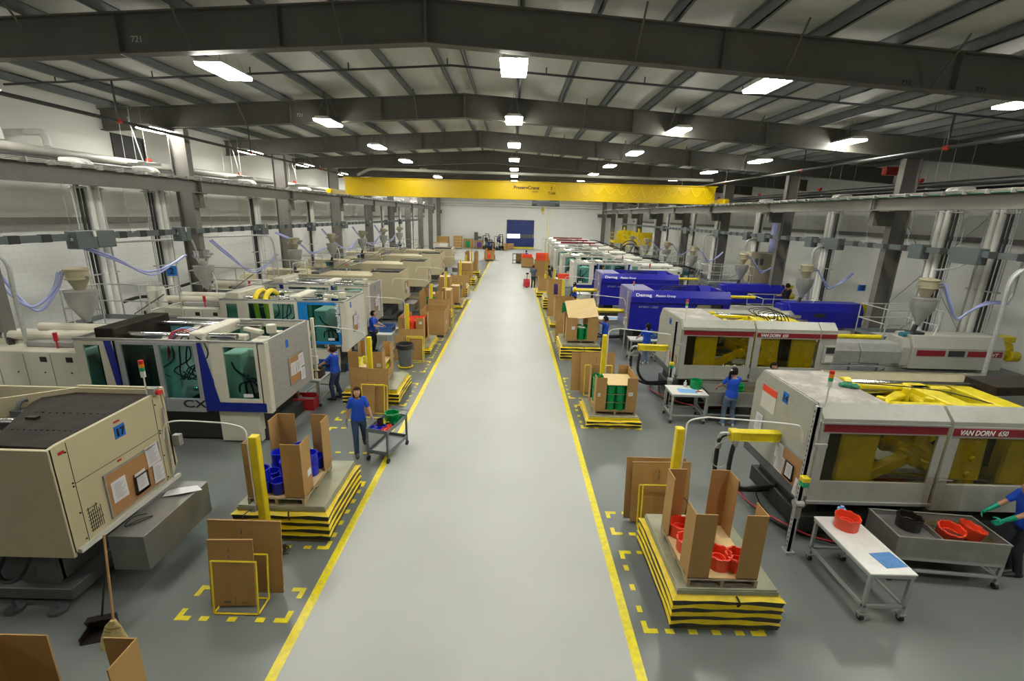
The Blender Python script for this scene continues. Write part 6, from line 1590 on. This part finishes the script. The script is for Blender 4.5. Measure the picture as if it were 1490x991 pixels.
    for s in (-1, 1):
        f0 = Vector(feet[s]); b = MB()
        prof = [(-.085,.03,.045),(-.05,.038,.06),(.02,.042,.055),(.1,.046,.038),(.16,.042,.03),(.19,.028,.02)]
        vs = []; n = 12
        for y, w_, h_ in prof:
            for q in range(n):
                a = 2*math.pi*q/n; vs.append((f0.x+w_*math.cos(a), f0.y+y, f0.z+max(.0, .002+h_*(1+math.sin(a))*.85)))
        fs = [(j*n+q, j*n+(q+1) % n, (j+1)*n+(q+1) % n, (j+1)*n+q) for j in range(len(prof)-1) for q in range(n)] + [list(range(n))[::-1], list(range((len(prof)-1)*n, len(prof)*n))]
        b.add(vs, fs); ob('shoe', b, M[shoe], t, smooth=True)
    return t

person('person with short brown hair in a blue polo and jeans pushing the grey utility cart', (-3.5, 9.86, 0), R(-158), 1.62, style='bob', glove='glove_grey', look=(-.1, -.45),
       hands={-1: (-.3, .22, .86), 1: (.27, .02, .8)}, feet={-1: (-.12, -.3, .1), 1: (.09, .16, 0)}, lean=.04)
person('person in a blue shirt and jeans sorting yellow parts at the grey ended machine', (-5.2, 12.98, 0), R(84), 1.68, style='bun', glove='glove_grey', look=(.1, -.5),
       hands={-1: (-.14, .52, 1.0), 1: (.16, .48, 1.0)}, feet={-1: (-.1, .08, 0), 1: (.12, -.06, 0)}, lean=.06, skin='skin')
person('person in blue with black hair bending over a blue bin at the bright blue machine', (-5.58, 17.95, 0), R(-88), 1.68, hair='hair_black', pants='pants_dark', hands={-1: (-.12, .42, 1.08), 1: (.18, .4, 1.08)}, lean=.08, look=(0, -.4), fem=False)
person('person in light jeans with a dark ponytail, back turned, at the second right wash tank', (6.05, 11.8, 0), R(-4), 1.66, hair='hair_black', style='ponytail', pants='jeans_light', shoe='shoe_white', look=(-1.1, 0), lean=.03,
       hands={-1: (-.26, .36, 1.0), 1: (.2, .4, 1.0)}, feet={-1: (-.13, 0, 0), 1: (.14, .02, 0)}, glasses=True)
person('person with black hair and glasses visible above machine 14, wearing a blue glove', (7.48, 12.5, 0), R(150), 1.64, hair='hair_black', glasses=True, glove='glove_blue', look=(.3, -.1), fem=False, skin='skin_tan',
       hands={-1: (-.2, .3, .95), 1: (.25, .42, 1.1)}, lean=.03)
person('person with a long dark ponytail in blue shirt and jeans at the first blue machine', (5.26, 17.32, 0), R(10), 1.6, hair='hair_black', style='long', pants='jeans_light', shoe='shoe_white', hands={-1: (-.25, .32, .98), 1: (.22, .34, .98)}, look=(.2, -.2))
person('person in a blue shirt lifting the lid of the third right box', (3.78, 18.1, 0), R(80), 1.66, hair='hair_black', pants='jeans_light', shoe='shoe_white', skin='skin_tan', hands={-1: (-.12, .38, 1.62), 1: (.2, .32, 1.45)}, look=(0, .05), fem=False)
person('person in blue with a dark ponytail beside the second blue machine', (3.72, 27.6, 0), R(-30), 1.68, hair='hair_black', style='ponytail', pants='pants_dark', detail=False, hands={-1: (-.2, .35, 1.05), 1: (.2, .35, 1.05)})
person('person in a slate grey shirt and dark trousers standing by the red pallet truck', (1.6, 36.2, 0), R(-15), 1.75, hair='hair_brown', shirt='shirt_slate', pants='pants_dark', detail=False, fem=False, hands={-1: (-.2, .3, 1.1), 1: (.2, .35, 1.1)})
person('person in a black shirt and cap working over a box beyond the pallet truck', (2.98, 37.0, 0), R(60), 1.68, hair='hair_black', shirt='shirt_black', pants='pants_dark', detail=False, hands={-1: (-.2, .3, 1.2), 1: (.2, .35, 1.2)}, lean=.2)
person('person in a blue shirt leaning over the boxes at the far right of the aisle', (1.6, 53.0, 0), R(60), 1.68, hair='hair_black', pants='pants_dark', detail=False, hands={-1: (-.2, .4, 1.2), 1: (.2, .4, 1.2)}, lean=.25)
person('person in blue driving the orange forklift', (-3.1, 59.4, .75), R(180), 1.68, hair='hair_black', pants='pants_dark', detail=False, hands={-1: (-.2, .35, 1.0), 1: (.2, .35, 1.0)}, feet={-1: (-.1, .0, .0), 1: (.1, .0, .0)})
person('person in blue sitting in the white forklift nearest the blue door', (-2.4, 75.95, .95), R(-160), 1.68, hair='hair_black', pants='pants_dark', detail=False, sit=True, hands={-1: (-.2, .4, .75), 1: (.2, .4, .75)}, feet={-1: (-.1, .4, .1), 1: (.1, .4, .1)})
person('person in blue with green rubber gloves reaching over the wash tank at the right edge', (8.35, 6.42, 0), R(80), 1.68, hair='hair_black', pants='pants_dark', glove='glove_green', hands={-1: (-.12, .46, .98), 1: (.2, .44, .98)}, lean=.12, look=(0, -.4), fem=False, skin='skin')
person('dark haired person in a black shirt standing on the platform behind the blue injection unit', (12.95, 21.7, 1.0), R(20), 1.7, hair='hair_black', shirt='shirt_black', pants='pants_dark', skin='skin_tan', detail=False, hands={-1: (-.2, .3, 1.1), 1: (.2, .3, 1.1)}, fem=False)
# ================================================================ services along both walls
def hopper(x, y, z, label, big=True, metal='hopper_tan', rot=0):
    t = thing('material_hopper', label, 'hopper', (x, y, z), rot)
    if big:
        ob('hopper_cone', MB().lathe([(.06,0),(.09,.12),(.31,.55),(.34,.75),(.34,.86),(.36,.87),(.36,.9),(.1,.92)], (0,0,.15), 24), M['hopper_grey'], t, smooth=True)
        ob('vacuum_loader', MB().lathe([(.1,0),(.22,.28),(.27,.3),(.27,.34),(.25,.35),(.25,.52),(.27,.53),(.27,.57),(.2,.6)], (0,0,1.05), 20), M[metal], t, smooth=True)
        ob('loader_inlet', MB().cyl((.2,0,1.48),(.42,0,1.5),.05,n=10).cyl((.2,-.12,1.42),(.4,-.12,1.42),.045,n=10).box(-.34,-.05,1.36,-.22,.05,1.44), M['steel'], t)
    else:
        ob('hopper_cone', MB().lathe([(.05,0),(.2,.35),(.22,.5),(.22,.55)], (0,0,.1), 16), M['hopper_grey'], t, smooth=True)
        ob('vacuum_loader', MB().lathe([(.1,0),(.24,.16),(.3,.2),(.3,.32),(.28,.34)], (0,0,.66), 16), M[metal], t, smooth=True)
    ob('feed_block', MB().box(-.22,-.16,-.25,.16,.16,-.02).cyl((-.1,0,-.02),(-.05,0,.2),.07,n=10), M['dark_steel'], t, bevel=.01)
    ob('dosing_motor', MB().cyl((-.45,0,-.14),(-.2,0,-.14),.1,n=12).box(-.42,-.1,-.35,-.15,.1,-.22), M['teal_metal'], t)
    ob('signal_cable', MB().tube(sm([(.1,.1,1.0),(.4,-.1,.7),(.5,-.15,.2),(.3,-.2,-.4),(.2,-.25,-.9)]), .013, 5), M['pipe_white'], t)
    return t
def hoses(pts, label, sep=.09, n=2, m='hose_blue', r=.034, group=None):
    t = thing('material_hose', label, 'hose', (0,0,0), 0, group)
    for q in range(n):
        o = (q-(n-1)/2)*sep
        mid = len(pts)//2
        pp = [(p[0]+o*.3, p[1]+o, p[2]+(-.12*q if i == mid else .02*q)) for i, p in enumerate(pts)]
        ob('hose', MB().tube(sm(pp, 6), r, 8), M[m], t, smooth=True)
    return t
def platform(x0, y0, x1, y1, z, label, side=1, m='column_paint', rail='galv'):
    t = thing('access_platform', label, 'platform', (x0, y0, 0))
    w, d = x1-x0, y1-y0
    ob('deck', MB().box(0,0,z-.04,w,d,z), M['galv'], t)
    ob('toe_plate', MB().panel('z', 0, 0, w, d, z-.14, z+.14, [(.015,.015,w-.015,d-.015)]), M['purlin_paint'], t)
    for sx in (0, w-.06):
        for sy in (0, d-.06): ob('leg', MB().box(sx, sy, 0, sx+.06, sy+.06, z-.04), M['purlin_paint'], t)
    r = MB()
    for zz in (z+.55, z+1.05):
        r.cyl((0,d,zz),(w,d,zz),.02,n=6).cyl((0,0,zz),(0,d,zz),.02,n=6).cyl((w,0,zz),(w,d,zz),.02,n=6)
    r.cyl((0,0,z+1.05),(w*.45,0,z+1.05),.02,n=6).cyl((0,0,z+.55),(w*.45,0,z+.55),.02,n=6)
    for p in ((0,0),(w*.45,0),(w,0),(0,d),(w/2,d),(w,d)): r.cyl((*p,z),(*p,z+1.05),.02,n=6)
    ob('guard_rail', r, M[rail], t)
    l = MB()
    lx = w+.05
    for yy in (d*.3, d*.3+.5): l.cyl((lx,yy,z),(lx+z*.45,yy,0),.03,n=6)
    k = 0
    while k < int(z/.25): l.box(lx+.45*.25*k-.05,d*.3,z-.25*k-.14,lx+.45*.25*k+.12,d*.3+.5,z-.25*k-.11); k += 1
    ob('stair', l, M['purlin_paint'], t)
    ob('platform_brace', MB().cyl((w,d*.5,z+.9),(w*.6,d*.5,z+.3),.02,n=6).cyl((0.03,.03,z*.3),(w-.03,.03,z-.1),.02,n=6), M['purlin_paint'], t)
    return t
def pipe_bundle(x, y, label, z0=0, z1=6.0, up=True, side=1, grp=None):
    t = thing('pipe_riser', label, 'pipes', (x, y, 0), 0, grp)
    for i, (dy, r, mm, nm) in enumerate(((-.42,.018,'galv','conduit'), (-.34,.018,'galv','conduit'), (-.22,.038,'pipe_black','black_pipe'), (-.08,.038,'pipe_black','black_pipe'), (.1,.095,'pipe_white','insulated_pipe'), (.36,.095,'pipe_white','insulated_pipe'), (.54,.03,'galv','conduit'))):
        ob(nm, MB().cyl((0,dy,z0),(0,dy,z1),r,n=10 if r > .03 else 6), M[mm], t, smooth=True)
    for zb in (z1-.06, 3.4, 1.8): ob('pipe_bracket', MB().box(-.06,-.5,zb,.06,.62,zb+.04), M['galv'], t)
    if up:
        e = MB()
        for dy in (.1, .36): e.tube(sm([(0,dy,z1+.45),(0,dy,z1+.6),(-side*.08,dy,z1+.7),(-side*.3,dy,z1+.72),(-side*.6,dy,z1+.72)]), .1, 10).cyl((0,dy,z1),(0,dy,z1+.45),.095,n=10)
        ob('insulated_elbow', e, M['pipe_white'], t, smooth=True)
        e = MB()
        for q, dy in enumerate((-.42,-.3,-.2)): e.tube([(0,dy,z1),(0,dy,z1+.55),(-side*1.2,dy,z1+.6)], .03, 6)
        ob('upper_pipe', e, M['pipe_grey'], t)
    return t
# risers: left
for i, y in enumerate((14.3, 17.0, 23.4, 29.8, 35.0, 42.3, 46, 53, 60, 65)):
    pipe_bundle(-12.75, y, 'bundle of white, black and galvanized pipes rising behind the left machines', grp='pipe risers of the left wall')
for i, y in enumerate((16.4, 22.3, 29.0, 34.9, 39.5, 46.2, 50.2, 58.2, 65.2)):
    pipe_bundle(14.9, y, 'bundle of white, black and galvanized pipes rising behind the right machines', side=-1, grp='pipe risers of the right wall')
pipe_bundle(16.0, 15.65, 'closest bundle of shiny and black pipes at the right edge', side=-1)
# headers above the runways
for (x, z, r, mm, l) in ((-13.9,6.95,.15,'pipe_grey','thick grey header pipe above the left crane runway'), (-13.5,6.72,.08,'pipe_black','thin black header pipe above the left crane runway'), (-14.3,6.75,.12,'pipe_grey','second grey header pipe close to the left wall'),
                   (15.4,6.95,.11,'pipe_black','dark header pipe above the right crane runway'), (15.9,6.75,.09,'pipe_black','thin black header pipe above the right crane runway'), (16.6,6.8,.15,'pipe_grey','grey insulated header pipe above the right runway')):
    o = ob('header_pipe', MB().cyl((x,4,z),(x,74,z),r,n=12), M[mm], smooth=True, label=l, cat='pipe')
    for q in range(10):
        yy = 12.6+6.0*q; v = MB(); v.cyl((x,yy,z),(x,yy,z+.25),.035,n=8).cyl((x-.0,yy-.08,z+.2),(x,yy+.08,z+.2),.07,n=10)
        if r > .1 and x in (-13.9, 15.4): ob('pipe_valve', v, M['red_paint'], o, label='red pipe valve')
    h = MB()
    for q in range(12): h.cyl((x,6+6*q,z+r*.9),(x,6+6*q,ztop(x)),.008,n=4).box(x-.25,5.95+6*q,z-r-.05,x+.25,6.05+6*q,z-r)
    ob('pipe_hanger', h, M['galv'], o)
# cable tray and busway
def busway(x, y0, y1, z, label, fx):
    t = thing('electrical_busway', label, 'busway', (x, 0, z))
    ob('bus_duct', MB().box(-.05,y0,-.09,.05,y1,.09), M['elec_grey'], t)
    s_ = MB(); y = y0+.3
    while y < y1: s_.box(-.062,y,-.1,.062,y+.26,.1); y += .8
    ob('joint_cover', s_, M['black'], t, kind='stuff')
    h = MB(); y = y0+.8
    while y < y1: h.cyl((0,y,.05),(0,y,6.0-z),.008,n=4).box(-.06,y-.05,.05,.06,y+.05,.1); y += 2.0
    ob('hanger_rod', h, M['steel'], t)
    for i, (yy, w_, hh) in enumerate(fx):
        b = ob('switch_box', MB().box(-.12,yy,-.32,.2,yy+w_,.16), M['elec_grey'], t, bevel=.01)
        ob('switch_door', MB().box(.2,yy+w_*.5,-.3,.215,yy+w_-.02,.14).box(-.1,yy-.012,-.3,.18,yy,.14), M['elec_grey'], b, bevel=.004)
        ob('switch_handle', MB().box(.215,yy+w_*.4,.0,.25,yy+w_*.46,.15).box(-.02,yy-.03,-.1,.1,yy-.012,-.02), M['white'], b)
    return t
busway(-12.0, 6, 62, 4.62, 'electrical busway with square switch boxes along the left columns', [(12.7,1.25,.5)]+[(16.75+5.5*q,.5,.5) for q in range(7)])
busway(13.95, 6, 62, 4.72, 'electrical busway with square switch boxes along the right columns', [(14.0,.95,.5),(16.0,.5,.5),(20.2,.95,.5),(22.0,.5,.5),(26.2,.8,.5),(28.2,.5,.5),(32.2,.8,.5),(38.2,.8,.5),(44.2,.8,.5)])
# conduits bending down to the machines
def drop_conduit(pts, label, r=.035, group=None):
    return ob('drop_conduit', MB().tube(sm(pts, 5), r, 8), M['galv'], smooth=True, label=label, cat='conduit', group=group)
drop_conduit([(-12.9,14.3,4.35),(-12.4,15.8,4.35),(-12.0,17.2,4.35),(-11.95,17.5,4.2),(-11.9,17.6,3.4),(-11.9,17.65,2.3)], 'galvanized conduit bending down to the bright blue machine')
drop_conduit([(-12.6,9.7,4.45),(-12.2,10.2,4.45),(-11.85,10.6,4.35),(-11.69,10.7,4.1),(-11.7,10.7,3.5),(-11.7,10.7,2.2)], 'thick galvanized conduit at the left edge going down to the grey ended machine', .05)
drop_conduit([(-12.9,19.2,4.3),(-12.3,20.6,4.3),(-11.6,21.8,4.3),(-11.3,22,4.1),(-11.25,22.1,3.2),(-11.2,22.1,2.3)], 'galvanized conduit bending down to the third left machine')
drop_conduit([(14.2,14.4,4.6),(13.7,14.4,4.3),(13.2,14.3,4.22),(12.9,14.3,4.2)], 'short galvanized conduit at the second right machine', .03)
for i, (y, l) in enumerate(((20.8,'galvanized conduit over the first blue injection unit'), (27.0,'galvanized conduit over the second blue injection unit'), (33.0,'galvanized conduit over the first white machine on the right'))):
    drop_conduit([(14.4,y+1.2,4.45),(13.9,y+.4,4.5),(13.4,y,4.45),(13.25,y,4.2),(13.3,y,3.4),(13.4,y,2.1)], l, .05)
for i, (x, y) in enumerate(((0,12.5),(1,12.9))):
    drop_conduit([(14.6+i*.4,y,4.7),(14.1+i*.4,y,4.65),(13.62+i*.4,y,4.38),(13.42+i*.4,y,4.0),(13.45+i*.4,y,2.9),(13.5+i*.4,y,.4)], ('front','rear')[i]+' thick conduit running down at the right edge of the photo', .045)
# hoppers, hoses, platforms on the left
hopper(-11.35, 12.0, 2.25, 'tan topped hopper with lilac hoses at the grey ended machine', True, rot=R(180))
hoses([(-12.75,11.2,4.3),(-12.5,11.3,3.45),(-12.05,11.4,2.97),(-11.75,11.7,3.3),(-11.72,11.95,3.78)], 'lilac hoses looping up to the nearest left hopper', .1)
hoses([(-12.6,13.6,4.3),(-12.4,14.4,3.9),(-12.3,15.6,3.35),(-12.2,16.6,3.5),(-12.1,17.2,3.75)], 'lilac hoses sagging from the first switch box on the left')
platform(-12.4, 12.5, -10.0, 13.7, 2.15, 'grey steel access platform with rails around the nearest left hopper')
hopper(-11.75, 17.6, 2.3, 'grey cone hopper with a shiny cylinder behind the bright blue machine', True, 'chrome')
hoses([(-12.3,19.1,4.2),(-12.1,19.9,3.5),(-11.9,21,2.8),(-11.7,22.2,2.95),(-11.5,22.7,3.35)], 'lilac hoses sagging to the third left hopper')
platform(-12.3, 17.55, -10.2, 18.75, 2.1, 'grey access platform at the second left hopper')
hopper(-11.2, 24.0, 2.45, 'tan topped hopper, third along the left wall', True)
platform(-12.0, 21.7, -10.3, 23.2, 2.0, 'grey access platform at the third left hopper')
hoses([(-12.4,24.6,4.3),(-11.8,25.8,3.7),(-11.7,27,3.15),(-11.6,28.0,3.15),(-11.4,28.6,3.3)], 'lilac hoses sagging to the fourth left hopper')
ordn = ['fourth','fifth','sixth','seventh']
for i, y in enumerate((28.6, 34.6, 40.4, 46.2)):
    hopper(-11.4, y+.9, 2.45, 'hopper with a tan loader, %s along the left wall' % ordn[i], True)
    platform(-12.2, y-1.9, -9.4, y+.05, 1.9, 'dark grey mezzanine platform with rails at the %s left hopper' % ordn[i])
    if i: hoses([(-12.4,y-4,4.3),(-12.2,y-2.6,3.4),(-11.8,y-1.2,2.9),(-11.5,y-.2,3.4)], 'lilac hoses sagging to the %s left hopper' % ordn[i])
for q in range(2): ob('gas_bottle', MB().lathe([(.0,0),(.13,0),(.13,.62),(.1,.72),(.04,.76),(.04,.82),(.0,.82)], (0,0,0), 16, False, False), M['km_beige'], smooth=True, label='%s white cylinder with a yellow band on the beige cabinet' % ('left' if q == 0 else 'right'), cat='cylinder', loc=(-12.1+.33*q, 15.3, 2.2))
# right side hoppers
hopper(12.75, 14.2, 2.3, 'large tan topped hopper on the injection unit of the second right machine')
drop_conduit([(15.0,13.9,3.3),(15.15,13.95,3.5),(15.2,14.0,4.0),(15.2,14.0,5.9)], 'shiny pipe joining the lilac hoses at the right edge', .035)
hoses([(13.15,14.1,3.8),(13.4,14.0,3.2),(13.7,14.0,2.75),(14.0,14.0,3.0),(14.5,14.0,3.25),(15.0,13.9,3.3)], 'lilac hoses looping beside the nearest right hopper', .12)
nm = ['second','third','fourth','fifth','sixth','seventh']
for i, (x, y) in enumerate(((12.8,20.3),(12.8,26.1),(12.3,32.2),(12.3,37.8),(12.2,43.3),(12.2,48.8))):
    hopper(x, y, 2.1, 'tan topped hopper, %s along the right wall' % nm[i])
    hoses([(x+.45,y,3.55),(x+.8,y,3.1),(x+1.2,y+.1,2.8),(x+1.7,y+.1,3.0),(x+2.1,y+.1,3.4)], 'lilac hoses sagging at the %s right hopper' % nm[i], .12)
platform(11.6, 21.15, 14.2, 22.6, 1.0, 'grey access platform at the first blue injection unit')
platform(11.4, 26.85, 13.9, 28.3, 1.9, 'grey access platform at the second blue injection unit')
for i, y in enumerate((33.3, 38.9, 44.4)): platform(10.9, y, 13.6, y+1.4, 1.9, 'grey access platform at the %s right hopper' % nm[i+2])
platform(12.6, 15.2, 14.4, 16.5, 1.7, 'grey access stand behind the nearest right hopper')
# yellow stair platforms far right
for i, y in enumerate((52, 59)):
    t = platform(12.5, y, 15.6, y+2.5, 2.6, 'bright yellow mezzanine with rails, %s one far right' % ('nearer' if i == 0 else 'farther'))
    for c in t.children: c.data.materials.clear(); c.data.materials.append(M['yellow'])
    ob('robot_guard', MB().box(.5,.5,2.6,3.2,.6,4.0).box(.4,1.0,3.2,3.4,1.1,3.5).box(1.2,.4,2.6,1.4,.55,4.4), M['yellow'], t)
# robot arm near the yellow mezzanine, dryer bin and exhaust tube
ob('cable_loop', MB().tube(sm([(0,0,0),(-.5,0,.6),(-1.2,0,.7),(-1.7,0,.3)]), .09, 8).tube(sm([(0,.2,0),(-.4,.2,.9),(-1.2,.2,1.0),(-1.8,.2,.5)]), .05, 8), M['hose_black'], smooth=True, label='black cable loops beside the yellow mezzanine', cat='cable', loc=(12.4, 46.5, 2.3))
db = thing('material_bin', 'large tan storage bin behind the second blue injection unit', 'storage bin', (14.9, 28.2, 0))
ob('bin_shell', MB().prism('y', [(-.95,1.6),(.95,1.6),(.95,3.7),(-.95,3.7)], -.7, .7).add([(-.95,-.7,1.6),(.95,-.7,1.6),(.95,.7,1.6),(-.95,.7,1.6),(-.3,-.25,.8),(.3,-.25,.8),(.3,.25,.8),(-.3,.25,.8)], [(0,1,5,4),(1,2,6,5),(2,3,7,6),(3,0,4,7),(4,5,6,7)]), M['hopper_tan'], db, bevel=.02)
for sx in (-.9, .84):
    for sy in (-.66, .6): ob('leg', MB().box(sx,sy,0,sx+.06,sy+.06,1.6), M['hopper_tan'], db)
ob('bin_notice', MB().box(-.7,-.71,3.0,-.5,-.7,3.4).box(-.4,-.71,3.0,-.2,-.7,3.4), M['dark_grey'], db)
ob('clear_tube', MB().lathe([(.28,0),(.28,2.4),(.2,2.65),(.0,2.7)], (0,0,0), 18, True, False), M['hose_blue'], smooth=True, label='pale blue tall tube on the right wall near the crane end', cat='tube', loc=(16.8, 30.5, 3.6))
# cross braces, wall signs, whiteboard
for i, (y0, y1) in enumerate(((19.5, 25),)):
    ob('cross_brace', MB().cyl((19.8,y0,.5),(19.8,y1,6.5),.02,n=5).cyl((19.8,y1,.5),(19.8,y0,6.5),.02,n=5), M['steel'], label='thin steel cross bracing on the right wall', cat='brace')
ob('white_panel', MB().box(-15.15,15.9,1.6,-15.1,17.4,3.0), M['white'], label='blank white panel on the left block wall', cat='panel')
def wall_sign(loc, w, h, txt, rot, label):
    o = ob('number_sign', MB().box(-w/2,-.01,-h/2,w/2,0,h/2), M['tag_blue'], label=label, cat='sign', loc=loc, rot=(0,0,rot))
    text(txt, h*.85, (0,-.014,-h*.3), NEAR, M['letter_black'], o, align='CENTER', bold=.01)
wall_sign((-12.55, 17.0, 3.2), .32, .36, '2', R(20), 'blue sign with number 2 on the left pipe riser')
wall_sign((15.5, 13.3, 2.55), .5, .3, '13', 0, 'blue sign with number 13 on the right pipe riser')
wall_sign((14.75, 19.5, 2.9), .32, .26, '12', 0, 'blue sign with number 12 on the second right riser')
ob('alarm_box', MB().box(0,0,0,.55,.3,.35), M['red_paint'], bevel=.03, label='red box above the right header pipes', cat='box', loc=(16.2, 21.5, 7.6))
for i, (y, z) in enumerate(((11.2,7.2),(17.4,7.2),(23.4,7.2),(29.5,7.2))):
    ob('pipe_support', MB().box(-.6,-.05,0,.6,.05,.1).cyl((.0,0,.1),(-.3,0,1.6),.02,n=6).box(-.15,-.08,.08,.15,.08,.14), M['galv'], label='galvanized trapeze hanger with a slanted rod above the left runway', cat='pipe hanger', group='trapeze hangers above the left runway', loc=(-13.2, y, z-.35))
